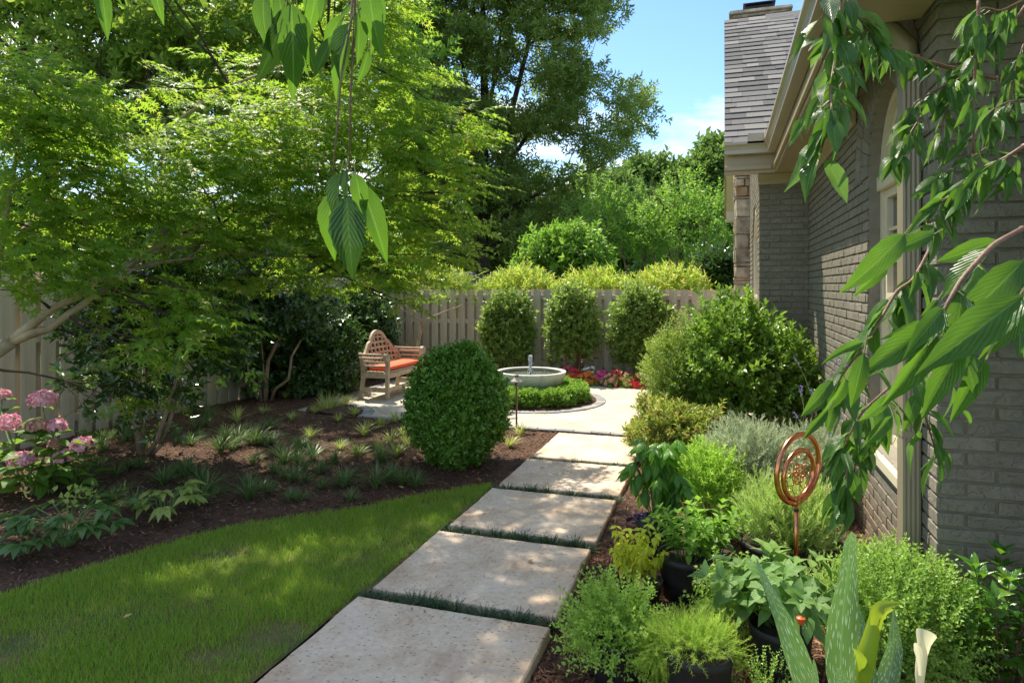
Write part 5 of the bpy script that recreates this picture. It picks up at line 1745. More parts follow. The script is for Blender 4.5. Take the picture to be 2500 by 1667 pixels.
# right-hand border shrubs in front of the bay
def ground_shrub(name, label, px, d, top, bottom, hw, n, sp, size, mat, hd=.8, **k):
    s = F_PX / d
    base = P(px, 699 + CAM_H * s, d); base[2] = BED
    zt, zb = CAM_H + (HORIZON - top) / s, max(.0, CAM_H + (HORIZON - bottom) / s)
    return shrub(name, label, 'shrub', base, np.array((base[0], base[1], (zt + zb) / 2)), (hw / s, hw / s * hd, (zt - zb) / 2), n, sp, size, mat, **k)


ground_shrub('glossy_shrub', 'big loose glossy green shrub in front of the bay of the house', 1812, 6.75, 772, 1075, 150, 2300, SP_GEN2, .115, M['bigshrub'], .75, up=.6, amp=.34, freq=3.3, shell=.65, stems=7, shoots=.06)
ground_shrub('glossy_shrub', 'upright glossy shrub rising against the corner of the bay', 1780, 7.1, 742, 1000, 80, 900, SP_GEN2, .115, M['bigshrub'], .9, up=.8, amp=.34, freq=4, shell=.6, shoots=.07)
ground_shrub('boxleaf_shrub', 'fine-leaved light green rounded shrub at the right edge of the patio', 1668, 7.0, 800, 1080, 98, 2600, SP_OPP, .075, M['abelia'], .9, up=.6, amp=.22, shell=.5)
ground_shrub('nandina', 'low yellowish green nandina between the patio and the basil pot', 1680, 6.05, 1010, 1135, 112, 1300, SP_GEN, .10, M['nandina'], .8, up=.6, amp=.22, shell=.6)
ground_shrub('nandina', 'wispy low nandina reaching over the fifth slab edge by the patio corner', 1600, 6.5, 985, 1110, 42, 260, SP_GEN, .11, M['nandina'], 1.0, up=.5, amp=.3, shell=.7, inner=20)

# clipped boxwood ball
g = G(1117, 1128); s_ = F_PX / depth_of(1128)
SP_BOX = [sprig([leaf_far(.62, .15), leaf_far(.52, .25)], 10, 1.0, .46, 'opp', 70, .3, s + 60, stem=.01) for s in range(4)]
ball = thing('boxwood_ball', 'large clipped boxwood ball in the mulch bed in front of the patio', 'shrub', (g[0], g[1], BED))
bc = np.array((g[0], g[1], .0)); hb = CAM_H + (HORIZON - 853) / s_
for nm, n, sc, sz, sh in (('foliage', 7600, 1.0, .078, .20), ('inner_foliage', 1800, .80, .11, .35)):
    d_ = sphere_dirs(n); d_ = d_[d_[:, 2] > -.93]
    k = (1 + .09 * noise3(d_, 3.3, 2) + .06 * noise3(d_, 9, 3)) * (1 - sh * rng.uniform(0, 1, len(d_)) ** 1.5) * sc
    prof = 1.03 - .30 * np.abs(d_[:, 2]) ** 2.2
    p = bc + np.stack([d_[:, 0] * .392 * prof, d_[:, 1] * .392 * prof, d_[:, 2] * (hb - .05) * .5], -1) * k[:, None] + np.array((0, 0, (hb - .05) * .5))
    p[:, 2] = np.maximum(p[:, 2], .01)
    tag(scatter(nm, SP_BOX, p, orient(d_, .35, 1, .85), sz * rng.uniform(.7, 1.3, len(p)), M['boxwood'], ball), kind='stuff')
d_ = sphere_dirs(260, .5); d_ = d_[d_[:, 2] > -.3]
p = bc + np.stack([d_[:, 0] * .40, d_[:, 1] * .40, d_[:, 2] * (hb - .05) * .5], -1) + np.array((0, 0, (hb - .05) * .5))
tag(scatter('shoots', SP_BOX, p, orient(d_, .8, 1, .4), .10 * rng.uniform(.7, 1.3, len(p)), M['boxwood'], ball), kind='stuff')
m = MB()
for i in range(6):
    a = i * 1.05
    limb(m, (g[0] + .04 * math.cos(a), g[1] + .04 * math.sin(a), BED - .02), (g[0] + .3 * math.cos(a), g[1] + .3 * math.sin(a), hb * .6), .014, .005)
m.build('stem', M['bark'], ball)

# low hedge ring round the fountain
ring = thing('boxwood_hedge', 'low clipped ring hedge around the foot of the fountain bowl', 'hedge', (RING_C[0], RING_C[1], 0))
for nm, n, sz, inn in (('foliage', 6800, .060, 0), ('inner_foliage', 1000, .09, 1)):
    a = rng.uniform(0, 2 * math.pi, n); u = rng.uniform(0, 1, n)
    # across the section: up the outer face, over the top, down the inner face
    t = u * 3.0
    rr = np.where(t < 1.15, .775, np.where(t < 2.3, .775 - (t - 1.15) / 1.15 * .30, .475))
    zz = np.where(t < 1.15, .03 + t / 1.15 * .14, np.where(t < 2.3, .17, .17 - (t - 2.3) / .7 * .14))
    nr = np.where(t < 1.15, 1.0, np.where(t < 2.3, 0.0, -1.0)); nz_ = np.where((t > 1.0) & (t < 2.4), 1.0, .1)
    amp = 1 + .035 * np.sin(a * 9 + zz * 20) + .03 * np.sin(a * 23) + rng.normal(0, .02, n)
    rr = (rr - (.07 * rng.uniform(0, 1, n) + .05 * inn) * nr) * np.where(nr >= 0, amp, 1)
    zz = zz * (1 + .05 * np.sin(a * 13) + rng.normal(0, .04, n)) - inn * .05
    p = np.stack([RING_C[0] + rr * np.cos(a), RING_C[1] + rr * np.sin(a), np.maximum(zz, .03)], -1)
    o = unit(np.stack([nr * np.cos(a), nr * np.sin(a), nz_], -1))
    tag(scatter(nm, SP_BOX, p, orient(o, .5, 1, .5), sz * rng.uniform(.7, 1.3, n), M['hedge'], ring), kind='stuff')
m = MB()
for i in range(26):
    a = i * 2 * math.pi / 26
    b = np.array((RING_C[0] + .62 * math.cos(a), RING_C[1] + .62 * math.sin(a), .0)); limb(m, b, b + np.array((random.uniform(-.08, .08), random.uniform(-.08, .08), .26)), .008, .003)
m.build('stem', M['bark'], ring)

# ------------------------------------------------------------------ tufts
def tuft_mesh(name, n, h, spread, wid, mat, seed, segs=3, out=.02):
    r = np.random.default_rng(seed); V, T = [], []
    for i in range(n):
        a = r.uniform(0, 2 * math.pi); L = h * r.uniform(.7, 1.25); tilt = r.uniform(.12, 1) * spread
        d = np.array((math.cos(a), math.sin(a))); sd = np.array((-d[1], d[0])) * wid * .5
        b = d * r.uniform(0, out); k = len(V)
        for j in range(segs + 1):
            q = j / segs
            x = tilt * L * (q ** 1.4); z = L * (q - .45 * tilt * q * q)
            w = 1 - q ** 2.5
            c = b + d * x
            if j < segs: V += [(c[0] - sd[0] * w, c[1] - sd[1] * w, z), (c[0] + sd[0] * w, c[1] + sd[1] * w, z + wid * .1)]
            else: V.append((c[0], c[1], z))
        for j in range(segs - 1):
            p0 = k + 2 * j; T += [(p0, p0 + 1, p0 + 3), (p0, p0 + 3, p0 + 2)]
        p0 = k + 2 * (segs - 1); T.append((p0, p0 + 1, p0 + 2))
    me = np_mesh(name, np.array(V), np.array(T)); me.materials.append(mat); return me


dark = [tuft_mesh('blades', 80, .20, 1.35, .0068, M['liriope'], s) for s in range(4)]
strp = [tuft_mesh('blades', 60, .16, 1.3, .008, M['liriope_v'], s + 9) for s in range(3)]
R3 = lambda x, y: (600 + x / 2.352, 1040 + y / 2.352)
R4 = lambda x, y: (x / 2.8, 560 + y / 2.8)
R5 = lambda x, y: (800 + x / 2.8, 560 + y / 2.8)
R7 = lambda x, y: (x / 1.809, 1100 + y / 1.809)
dk = [R3(*q) for q in ((300, 130), (540, 115), (190, 172), (385, 185), (295, 212), (510, 200), (780, 195), (40, 210), (160, 258), (425, 256), (270, 303), (440, 340), (575, 292), (975, 332), (145, 365), (15, 312), (305, 420), (600, 412), (20, 408), (745, 345), (20, 125), (90, 120), (150, 112), (640, 157), (860, 145), (130, 48), (830, 302))]
dk += [R4(*q) for q in ((1700, 1158), (1320, 1275), (1445, 1322), (1300, 1510), (1480, 1500), (1590, 1530), (820, 1392), (860, 1490), (1700, 1445), (1410, 1385), (1360, 1470), (1540, 1470), (1620, 1500), (760, 1480), (1750, 1485), (690, 1545), (980, 1560), (2030, 1500), (1910, 1550))]
dk += [R7(*q) for q in ((590, 262), (400, 240), (880, 235), (650, 235), (780, 110), (510, 130), (620, 100), (880, 150), (960, 190), (340, 190), (300, 150), (380, 130), (720, 160), (830, 180), (540, 200), (430, 110))]
sv = [R5(*q) for q in ((250, 1398), (345, 1478), (430, 1440), (365, 1342), (465, 1308), (180, 1278), (75, 1322), (515, 1398), (545, 1462), (85, 1492), (205, 1532), (1315, 1392), (1245, 1468), (470, 1530))]
sv += [R4(*q) for q in ((1800, 1285), (1620, 1345), (1840, 1398), (1995, 1318), (1950, 1162), (2150, 1268), (2120, 1425), (2015, 1240))]
dk += [(x + random.uniform(-34, 34), y + random.uniform(-8, 16)) for x, y in dk[::2]]


def zone(px, py):
    if py > 1130 and px < 560: return 'dark lily turf tuft in deep shade between the hydrangea and the hellebores', 'lily turf in deep shade at the left'
    if px < 480: return 'dark lily turf tuft around the foot of the many-stemmed camellia', 'lily turf round the camellia stems'
    if py < 1050: return 'dark lily turf tuft near the fence and the crooked-trunked camellia', 'lily turf near the left fence'
    if px > 760: return 'dark lily turf tuft in the mulch just left of the boxwood ball', 'lily turf beside the boxwood ball'
    return 'dark lily turf tuft in the middle of the mulch bed above the lawn', 'lily turf in the middle of the bed'


for px, py in dk:
    b = on_bed(px, py)
    o = link('lily_turf', random.choice(dark), None); o.location = tuple(b); o.rotation_euler = (0, 0, random.uniform(0, 6)); s = random.uniform(.5, 1.15) * min(1.0, .55 + depth_of(py) * .085); o.scale = (s, s, s * random.uniform(.8, 1.1))
    lb_, gr_ = zone(px, py); tag(o, lb_, 'lily turf', gr_)
for px, py in sv:
    b = on_bed(px, py)
    o = link('lily_turf', random.choice(strp), None); o.location = tuple(b); o.rotation_euler = (0, 0, random.uniform(0, 6)); s = random.uniform(.65, 1.2); o.scale = (s, s, s)
    if px > 1200: lb_, gr_ = 'small striped yellow lily turf tuft in the mulch between ball and slabs', 'striped lily turf right of the ball'
    elif px > 860: lb_, gr_ = 'small striped yellow lily turf tuft in the mulch left of the ball, below the patio', 'striped lily turf left of the ball'
    else: lb_, gr_ = 'small striped yellow lily turf tuft in the mulch between fence and patio corner', 'striped lily turf near the fence'
    tag(o, lb_, 'lily turf', gr_)
b = on_bed(800, 1000)
me = tuft_mesh('blades', 190, .36, .95, .011, M['liriope_v'], 77, 4, .06)
o = link('striped_grass', me, None); o.location = tuple(b); tag(o, 'large arching clump of yellow striped grass at the left corner of the patio', 'ornamental grass')
b = on_bed(842, 985); o = link('striped_grass', me, None); o.location = tuple(b); o.rotation_euler = (0, 0, 2); o.scale = (.6, .6, .7); tag(o, 'smaller clump of yellow striped grass touching the patio edge in front of the bench', 'ornamental grass')

mondo = [tuft_mesh('tuft', 95, .115, 1.15, .0052, M['mondo'], s + 50, 3, .03) for s in range(4)]
for i, (u0, u1, w0, w1) in enumerate(((2.985, 3.09, -1.79, -.765), (3.945, 4.065, -1.765, -.755), (4.91, 5.015, -1.745, -.75), (5.845, 5.935, -1.72, -.76))):
    lab = ['strip of dark mondo grass in the joint nearest the camera', 'strip of dark mondo grass in the second joint of the slab path', 'strip of dark mondo grass in the third joint of the slab path', 'thin strip of mondo grass in the joint before the sunlit slab'][i]
    t = thing('mondo_grass', lab, 'grass strip', ((w0 + w1) / 2, (u0 + u1) / 2, BED), 'mondo grass strips between the slabs')
    k = 13
    for j in range(k):
        o = link('tuft', random.choice(mondo), t)
        o.location = ((j + .5) / k * (w1 - w0) - (w1 - w0) / 2 + random.uniform(-.02, .02), random.uniform(-.02, .02), .0)
        o.rotation_euler = (0, 0, random.uniform(0, 6)); s = random.uniform(.8, 1.25); o.scale = (s, s * .9, s * (.62 if i < 3 else .55))

# ------------------------------------------------------------------ plants whose leaves can be told apart
def lm(name, mat, n=3, **k):
    out = []
    for i in range(n):
        me = big_leaf(name, seed=i, droop=k.get('droop', .25) * (1 + .35 * (i - 1)), segs=k.get('segs', 5), cols=k.get('cols', 1), width=k.get('width', .5), fold=k.get('fold', .15), wave=k.get('wave', .12), shape=k.get('shape'))
        me.materials.append(mat); out.append(me)
    return out


M['hyd'] = mat_leaf('hydrangea_leaf', (.075, .20, .022), (.13, .28, .04), trans=.4, tcol=(.34, .52, .05), rough=.4, veins=.35, vfreq=8, mid=(.2, .3, .1))
M['hyd_fl'] = mat_leaf('hydrangea_petal', (.80, .28, .40), (.93, .60, .67), (.64, .30, .2), trans=.25, rough=.6)
M['hyd_old'] = mat_leaf('faded_hydrangea_petal', (.48, .25, .17), (.60, .36, .26), trans=.15, rough=.8)
M['hell'] = mat_leaf('hellebore_leaf', (.055, .14, .03), (.11, .21, .05), trans=.25, tcol=(.2, .35, .05), rough=.3, veins=.25, vfreq=6, mid=(.12, .2, .08))
M['hell_y'] = mat_leaf('yellow_green_hellebore_leaf', (.22, .31, .06), (.34, .42, .1), trans=.3, tcol=(.4, .5, .1), rough=.35, veins=.25, vfreq=6, mid=(.35, .4, .15))
M['hell_fl'] = mat_leaf('hellebore_bract', (.24, .34, .06), (.34, .42, .1), trans=.4, tcol=(.5, .62, .12), rough=.5)

hyb = np.array((*G(92, 1215)[:2], 0)); hyb[2] = bed_h(*hyb[:2])
hd = depth_of(1215)
hyd = thing('hydrangea', 'hydrangea bush with round pink flower heads at the left edge', 'shrub', hyb)
hl = lm('leaf', M['hyd'], 3, width=.62, droop=.3, segs=6, cols=1)
m = MB()
heads = [(104, 977, .155, 0, 0), (18, 1035, .155, 0, 0), (136, 1042, .12, 0, 0), (90, 1040, .11, 1, 0), (200, 1087, .125, 0, 0), (52, 1124, .14, 0, 0), (158, 1115, .125, 0, 0), (135, 1085, .07, 1, 0), (-40, 1090, .15, 0, 0), (5, 965, .09, 0, .5)]
flo = merge([xf(leaf_small(.95, .05, .1), (0, 0, 0), (math.cos(a), math.sin(a), .25), (0, 0, 1), .5) for a in (0, 1.57, 3.14, 4.71)])
for px, py, r, old, dd in heads:
    c = P(px, py, hd - .05 + dd + random.uniform(-.08, .08))
    d_ = sphere_dirs(230, .35); d_ = d_[d_[:, 2] > -.45][:170]
    p = c + d_ * r * .92 * np.array((.62, .62, .46)) * (1 + .10 * noise3(d_, 6) + rng.normal(0, .07, len(d_)))[:, None]
    fo = scatter('flower_head', flo, p, frames(np.cross(d_, rng.normal(0, 1, d_.shape)), d_ + rng.normal(0, .55, d_.shape)), .040 * rng.uniform(.8, 1.2, len(p)), M['hyd_old' if old else 'hyd_fl'], hyd)
    tag(fo, kind='stuff', label='faded brown-pink flower head' if old else None)
    base = hyb + np.array((random.uniform(-.08, .08), random.uniform(-.08, .08), 0))
    pts = limb(m, base, c - np.array((0, 0, r * .2)), .008, .005, .06, 7, 5)
    for j in range(2, 7):
        for sgn in (-1, 1):
            a = random.uniform(0, 6.28) if j < 6 else sgn * 1.57 + random.uniform(-.5, .5)
            dv = np.array((math.cos(a), math.sin(a), random.uniform(.05, .4)))
            put('leaf', random.choice(hl), hyd, pts[j] + dv * .02 - np.array((0, 0, .03)), dv, UPV + .3 * rng.normal(0, 1, 3) * .5, random.uniform(.12, .17) * (1 if j < 6 else .8))
for i in range(60):
    a = random.uniform(0, 6.28); q = random.uniform(.1, .45)
    put('leaf', random.choice(hl), hyd, hyb + np.array((math.cos(a) * q, math.sin(a) * q, random.uniform(.08, .42))), (math.cos(a), math.sin(a), random.uniform(-.1, .4)), UPV + rng.normal(0, .25, 3), random.uniform(.12, .17))
for px, py in ((85, 1062), (100, 1045), (70, 1040)):
    for a in range(5):
        an = a * 1.256
        put('leaf', random.choice(hl), hyd, P(px, py + 20, hd - .12), (math.cos(an), math.sin(an), .55), UPV, .11)
m.build('stem', M['stem_green'], hyd)


def hellebore(label, px, py, nst, hgt, spr, mats, bract=False):
    b = on_bed(px, py)
    t = thing('hellebore', label, 'perennial', b, 'hellebores at the edge of the lawn')
    ls = lm('leaf', mats, 3, width=.46, droop=.35, segs=5)
    m = MB()
    for i in range(nst):
        a = 2 * math.pi * i / nst + random.uniform(-.4, .4); q = spr * random.uniform(.35, 1)
        e = b + np.array((math.cos(a) * q, math.sin(a) * q, hgt * random.uniform(.5, 1)))
        m.tube([b + np.array((math.cos(a) * .03, math.sin(a) * .03, 0)), b + (e - b) * .5 + np.array((0, 0, hgt * .25)), e], [.005, .004, .003], 5)
        k = random.choice([4, 5, 5, 6])
        for j in range(k):
            an = a + (j - (k - 1) / 2) * .62
            put('leaf', random.choice(ls), t, e, (math.cos(an), math.sin(an), random.uniform(-.25, .2)), UPV + rng.normal(0, .2, 3), random.uniform(.085, .13))
    m.build('stem', M['stem_green'], t)
    if bract:
        p = b + np.stack([rng.normal(.02, .05, 26), rng.normal(.05, .05, 26), rng.uniform(hgt * .95, hgt * 1.35, 26)], -1)
        tag(scatter('flower', leaf_small(.9, .2, .1), p, orient(sphere_dirs(26, .3), .2), .045, M['hell_fl'], t), kind='stuff')


hellebore('spreading hellebore with dark leaves and pale green flowers at the left edge of the lawn', 165, 1325, 24, .26, .36, M['hell'], True)
hellebore('small hellebore with yellow-green leaves by the lawn edge, right of the larger one', 405, 1258, 15, .24, .23, M['hell_y'])
hellebore('low dark hellebore at the far left edge of the mulch', 60, 1345, 8, .14, .22, M['hell'])

# fallen leaves on the mulch
fl = lm('fallen_leaf', mat_leaf('fallen_leaf', (.42, .20, .08), (.55, .36, .18), trans=.1, rough=.8), 2, width=.5, segs=3, droop=-.15)
for i in range(16):
    px, py = random.choice([(random.uniform(420, 1000), random.uniform(990, 1190)), (random.uniform(0, 420), random.uniform(1180, 1330))])
    b = on_bed(px, py)
    if in_lawn(b[0:1], b[1:2], .05)[0] or in_patio(b[None], .02)[0]: continue
    o = link('fallen_leaf', random.choice(fl), None); o.location = (b[0], b[1], b[2] + .02); o.rotation_euler = (random.uniform(-.3, .3), random.uniform(-.3, .3), random.uniform(0, 6)); s = random.uniform(.035, .06); o.scale = (s, s, s)
    tag(o, 'small tan fallen leaf lying on the brown mulch', 'fallen leaf', 'fallen leaves on the mulch')

for i, (px, py, lab) in enumerate(((1010, 1530, 'tan fallen leaf on the nearest slab'), (1290, 1380, 'tan fallen leaf at the right side of the second slab'), (1180, 1265, 'tan fallen leaf on the third slab'), (1330, 1150, 'tan fallen leaf on the fourth slab, in the dapples'), (640, 1430, 'brown fallen leaf lying on the lawn'), (820, 1330, 'brown fallen leaf on the lawn near the second slab'), (300, 1530, 'brown fallen leaf on the dark lower left part of the lawn'))):
    b = G(px, py); o = link('fallen_leaf', random.choice(fl), None); o.location = (b[0], b[1], .030 if i < 4 else .045); o.rotation_euler = (random.uniform(-.15, .15), random.uniform(-.15, .15), random.uniform(0, 6)); s = random.uniform(.03, .05); o.scale = (s, s, s)
    tag(o, lab, 'fallen leaf', 'fallen leaves on slabs and lawn')

# ================================================================== POTS AND HERBS
M['pot'] = mat_basic('black_plastic_pot', (.013, .012, .0115), (.022, .020, .018), scale=14, rough=.62, bump=.08, bscale=30)
M['pot_b'] = mat_basic('brown_plastic_pot', (.12, .05, .03), (.15, .065, .04), scale=10, rough=.45)
M['potsoil'] = mat_basic('potting_soil', (.03, .02, .013), (.07, .045, .03), scale=30, rough=.95, bump=1, bscale=90)


def pot(label, base, r, h, mat=None, group='nursery pots among the herbs', taper=.78):
    t = thing('plant_pot', label, 'pot', base, group)
    b = np.asarray(base, float)
    m = MB(); rb = r * taper
    m.lathe([(0, .0), (rb, .0), (rb + (r - rb) * .5, h * .5), (rb + (r - rb) * .82, h * .82), (r * .985, h * .86), (r, h * .88), (r, h), (r * .955, h), (r * .93, h * .86), (r * .9, h * .8)], b, 36)
    m.build('shell', mat or M['pot'], t, smooth=True)
    m = MB(); m.lathe([(0, h * .87), (r * .5, h * .875), (r * .93, h * .86)], b, 24); m.build('soil', M['potsoil'], t)
    for i in range(2):                                   # mulch crumbs on the soil are part of the pot filling
        pass
    return t


def stalks(parent, base, n, h, spread, mat, r=.003, lean=None, floor=0.0, rad=.05, curl=.0):
    """stem paths fanning out from a base; returns them and builds one mesh"""
    m = MB(); out = []
    for i in range(n):
        a = 2.4 * i + random.uniform(-.4, .4); q = spread * math.sqrt((i + .6) / n)
        hh = h * random.uniform(.72, 1.06) * (1 - .25 * (q / spread) ** 2)
        b = np.asarray(base) + np.array((math.cos(a), math.sin(a), 0)) * rad * (q / spread)
        e = np.asarray(base) + np.array((math.cos(a) * q, math.sin(a) * q, hh))
        if lean is not None: e = e + np.asarray(lean) * random.uniform(.5, 1)
        c = (b + e) / 2 + np.array((math.cos(a), math.sin(a), 0)) * (-.12 * q) + np.array((0, 0, hh * .12))
        ts = np.linspace(0, 1, 8)[:, None]
        p = (1 - ts) ** 2 * b + 2 * ts * (1 - ts) * c + ts ** 2 * e
        if curl: p[:, 2] -= curl * ts[:, 0] ** 3 * q
        m.tube(p, np.linspace(r, r * .5, 8), 4, cap=False); out.append(p)
    m.build('stem', mat, parent)
    return out


def leafy(parent, paths, meshes, size, pairs, mat=None, start=.25, droop=0.0, tip=4, tipsize=.5, size_top=.7, angle=.9, jit=.2, opp=True):
    """opposite leaf pairs up each stem, as single objects"""
    for p in paths:
        n = len(p)
        a0 = random.uniform(0, 6)
        for k in range(pairs):
            t = start + (1 - start) * k / max(1, pairs - .3)
            i = min(n - 2, int(t * (n - 1))); f = t * (n - 1) - i
            pos = p[i] * (1 - f) + p[i + 1] * f; ax = unit(p[i + 1] - p[i])
            s = size * (size_top + (1 - size_top) * (1 - abs(2 * t - 1.0))) * random.uniform(.8, 1.2)
            ref = unit(np.cross(ax, (math.cos(a0 + k * 1.57), math.sin(a0 + k * 1.57), .2)))
            for sg in ((1, -1) if opp else (1 if k % 2 else -1,)):
                d = ref * sg * math.sin(angle) + ax * math.cos(angle) + np.array((0, 0, -droop)) + rng.normal(0, jit, 3) * .5
                z = ax * .6 + np.array((0, 0, .8)) + rng.normal(0, jit, 3)
                if droop > .6: z = ref * sg * .9 + np.array((0, 0, .5))
                put('leaf', random.choice(meshes), parent, pos, d, z, s)
        for j in range(tip):
            an = a0 + j * 2 * math.pi / max(1, tip)
            d = unit(p[-1] - p[-2]) * .8 + np.array((math.cos(an), math.sin(an), 0)) * .7 + np.array((0, 0, -droop * .8))
            put('leaf', random.choice(meshes), parent, p[-1], d, UPV * .6 + np.array((-math.cos(an), -math.sin(an), 0)) * .3 + (np.array((math.cos(an), math.sin(an), 0)) * .9 if droop > .6 else 0), size * tipsize * random.uniform(.8, 1.2))


def herb_cloud(parent, c, r, n, sp, size, mat, up=.7, shell=.6, amp=.15, floor=.0, jit=.5, low=-.6, name='foliage'):
    p, o = shrub_pts(c, r, n, shell, amp, 4.0, floor=floor, low=low)
    return tag(scatter(name, sp, p, orient(o, up, 1, jit), size * rng.uniform(.75, 1.25, len(p)), mat, parent), kind='stuff')


M['basil'] = mat_leaf('basil_leaf', (.06, .20, .018), (.12, .29, .03), trans=.4, tcol=(.28, .52, .05), rough=.3, spec=.6, veins=.4, vfreq=6, mid=(.16, .3, .06))
M['mint'] = mat_leaf('mint_leaf', (.13, .30, .022), (.24, .43, .045), trans=.4, tcol=(.32, .58, .06), rough=.4, veins=.4, vfreq=7, mid=(.2, .34, .08))
M['balm'] = mat_leaf('yellow_balm_leaf', (.46, .58, .03), (.62, .68, .05), (.66, .55, .06), trans=.4, tcol=(.62, .66, .06), rough=.45, veins=.35, vfreq=6, mid=(.5, .5, .12))
M['sage'] = mat_leaf('sage_leaf', (.12, .25, .06), (.19, .34, .095), trans=.38, tcol=(.34, .56, .10), rough=.5, veins=.3, vfreq=9, mid=(.24, .36, .14), under=(.17, .27, .11))
M['oregano'] = mat_leaf('oregano_leaf', (.25, .40, .05), (.36, .52, .09), trans=.4, tcol=(.40, .62, .1), rough=.45)
M['thyme'] = mat_leaf('marjoram_leaf', (.19, .33, .05), (.30, .46, .085), trans=.38, tcol=(.32, .5, .07), rough=.42)
M['lav'] = mat_leaf('silver_lavender_leaf', (.27, .34, .19), (.44, .50, .32), trans=.25, tcol=(.45, .52, .28), rough=.7)
M['rosem'] = mat_leaf('rosemary_leaf', (.30, .46, .10), (.48, .60, .18), trans=.3, tcol=(.42, .56, .14), rough=.5)
M['cham'] = mat_leaf('feathery_herb_leaf', (.28, .44, .035), (.42, .56, .08), trans=.4, tcol=(.45, .66, .08), rough=.5)
M['tarr'] = mat_leaf('tarragon_leaf', (.24, .42, .035), (.36, .54, .07), trans=.4, tcol=(.42, .66, .08), rough=.45)
M['lilac'] = mat_leaf('lavender_flower', (.16, .12, .42), (.28, .22, .58), trans=.2, rough=.7)
M['gard'] = mat_leaf('gardenia_leaf', (.035, .125, .012), (.075, .21, .022), (.14, .28, .03), trans=.32, tcol=(.26, .5, .04), rough=.18, spec=.7, veins=.4, vfreq=7, mid=(.14, .28, .05))
SP_OREG = [sprig(LF_WIDE, 12, 1.0, .20, 'opp', 62, .3, s + 80, stem=.012) for s in range(4)]
SP_NEED = [sprig([leaf_thin(.13, .1)], 18, 1.0, .30, 'alt', 42, .3, s + 90, stem=.012) for s in range(4)]
SP_FEATH = [sprig([leaf_thin(.10, .3)], 22, 1.0, .22, 'alt', 50, .2, s + 95, stem=.008, curve=-.2) for s in range(4)]
SP_PARS = [sprig([leaf_maple(5, .5, s)], 9, 1.0, .42, 'alt', 70, .4, s + 97, stem=.02) for s in range(3)]


def at(px, py_base):
    g = G(px, py_base); g[2] = bed_h(g[0], g[1]); return g


# silver lavender in its pot
b = at(1826, 1286); pot('black pot under the silvery lavender', b, .16, .22)
t = thing('lavender', 'silvery grey-green mound of lavender in a black pot behind the copper ornament', 'herb', b + np.array((0, 0, .2)), 'potted herbs beside the path')
c = b + np.array((0, 0, .40)); s = 1600 / depth_of(1286)
herb_cloud(t, c, (.27, .26, .27), 1500, SP_NEED, .12, M['lav'], up=.8, shell=.75, low=-.7)
stalks(t, b + np.array((0, 0, .19)), 24, .30, .2, M['stem_green'])
t = thing('lavender', 'second grey lavender with thin purple flower spikes leaning on the brick wall', 'herb', at(1990, 1230), 'potted herbs beside the path')
b = at(1990, 1230)
herb_cloud(t, b + np.array((0, 0, .27)), (.3, .26, .25), 900, SP_NEED, .12, M['lav'], up=.9, shell=.8)
m = MB(); pts = []
for i in range(34):
    px, py = random.uniform(1930, 2210), random.uniform(860, 1200)
    e = P(px, py, depth_of(1230) + random.uniform(-.5, .2)); e[0] = min(e[0], WALL_W - .06)
    q = limb(m, b + np.array((random.uniform(-.1, .1), random.uniform(-.1, .1), .2)), e, .0022, .0014, .08, 7, 3)
    for k in range(10): pts.append(q[-1] + (q[-2] - q[-1]) * (k / 10.0) * .55 + rng.normal(0, .005, 3))
m.build('stem', M['lav'], t)
pts = np.array(pts); tag(scatter('flower_spike', leaf_small(.8, .2, .1), pts, orient(sphere_dirs(len(pts), .5), .4), .014, M['lilac'], t), kind='stuff')

# big pot of rosemary
RB = at(1928, 1415); pot('widest black pot, holding the rosemary and the copper ornament', RB, .275, .25, taper=.84)
t = thing('rosemary', 'soft green needle-leaved herb spilling in the widest black pot', 'herb', RB + np.array((0, 0, .21)), 'potted herbs beside the path')
c = P(1925, 1235, depth_of(1415)); 
for k in range(3):
    herb_cloud(t, RB + np.array(((-.10, .08, .02)[k], (.02, .06, -.06)[k], .30)), (.14, .12, .20), 420, SP_NEED, .11, M['rosem'], up=1.4, shell=.9, floor=.18, low=-.9, jit=.35)
stalks(t, RB + np.array((0, 0, .21)), 18, .24, .18, M['stem_green'])

# basil, tall and drooping
b = at(1610, 1330); pot('pot of tall drooping basil', b, .15, .2)
t = thing('basil', 'tall basil with large drooping shiny leaves beside the third slab', 'herb', b + np.array((0, 0, .17)), 'potted herbs beside the path')
bl = lm('leaf', M['basil'], 3, width=.48, fold=-.28, droop=.38, segs=5)
st = stalks(t, b + np.array((0, 0, .17)), 20, .56, .20, M['stem_green'], .004)
leafy(t, st, bl, .122, 4, start=.5, droop=1.35, tip=5, tipsize=.92, angle=1.2)
b2 = at(1555, 1322); pot('small brown pot with purple seedlings beside the basil', b2, .075, .17, M['pot_b'])
t = thing('seedlings', 'purple seedlings in the small brown pot', 'herb', b2 + np.array((0, 0, .15)))
herb_cloud(t, b2 + np.array((0, 0, .165)), (.06, .06, .02), 50, SP_GEN, .035, mat_leaf('purple_leaf', (.06, .03, .09), (.14, .09, .18), trans=.2), floor=.1)

# tarragon: bright narrow leaves between basil and lavender
b = at(1728, 1318); pot('black pot of bright narrow-leaved tarragon', b, .13, .18)
t = thing('tarragon', 'bright green narrow-leaved herb between the basil and the silver lavender', 'herb', b + np.array((0, 0, .16)), 'potted herbs beside the path')
herb_cloud(t, b + np.array((0, 0, .34)), (.20, .18, .22), 620, [sprig(LF_NARROW, 12, 1, .34, 'alt', 55, .3, s) for s in range(3)], .11, M['tarr'], up=.9, shell=.8)
stalks(t, b + np.array((0, 0, .16)), 16, .3, .16, M['stem_green'])

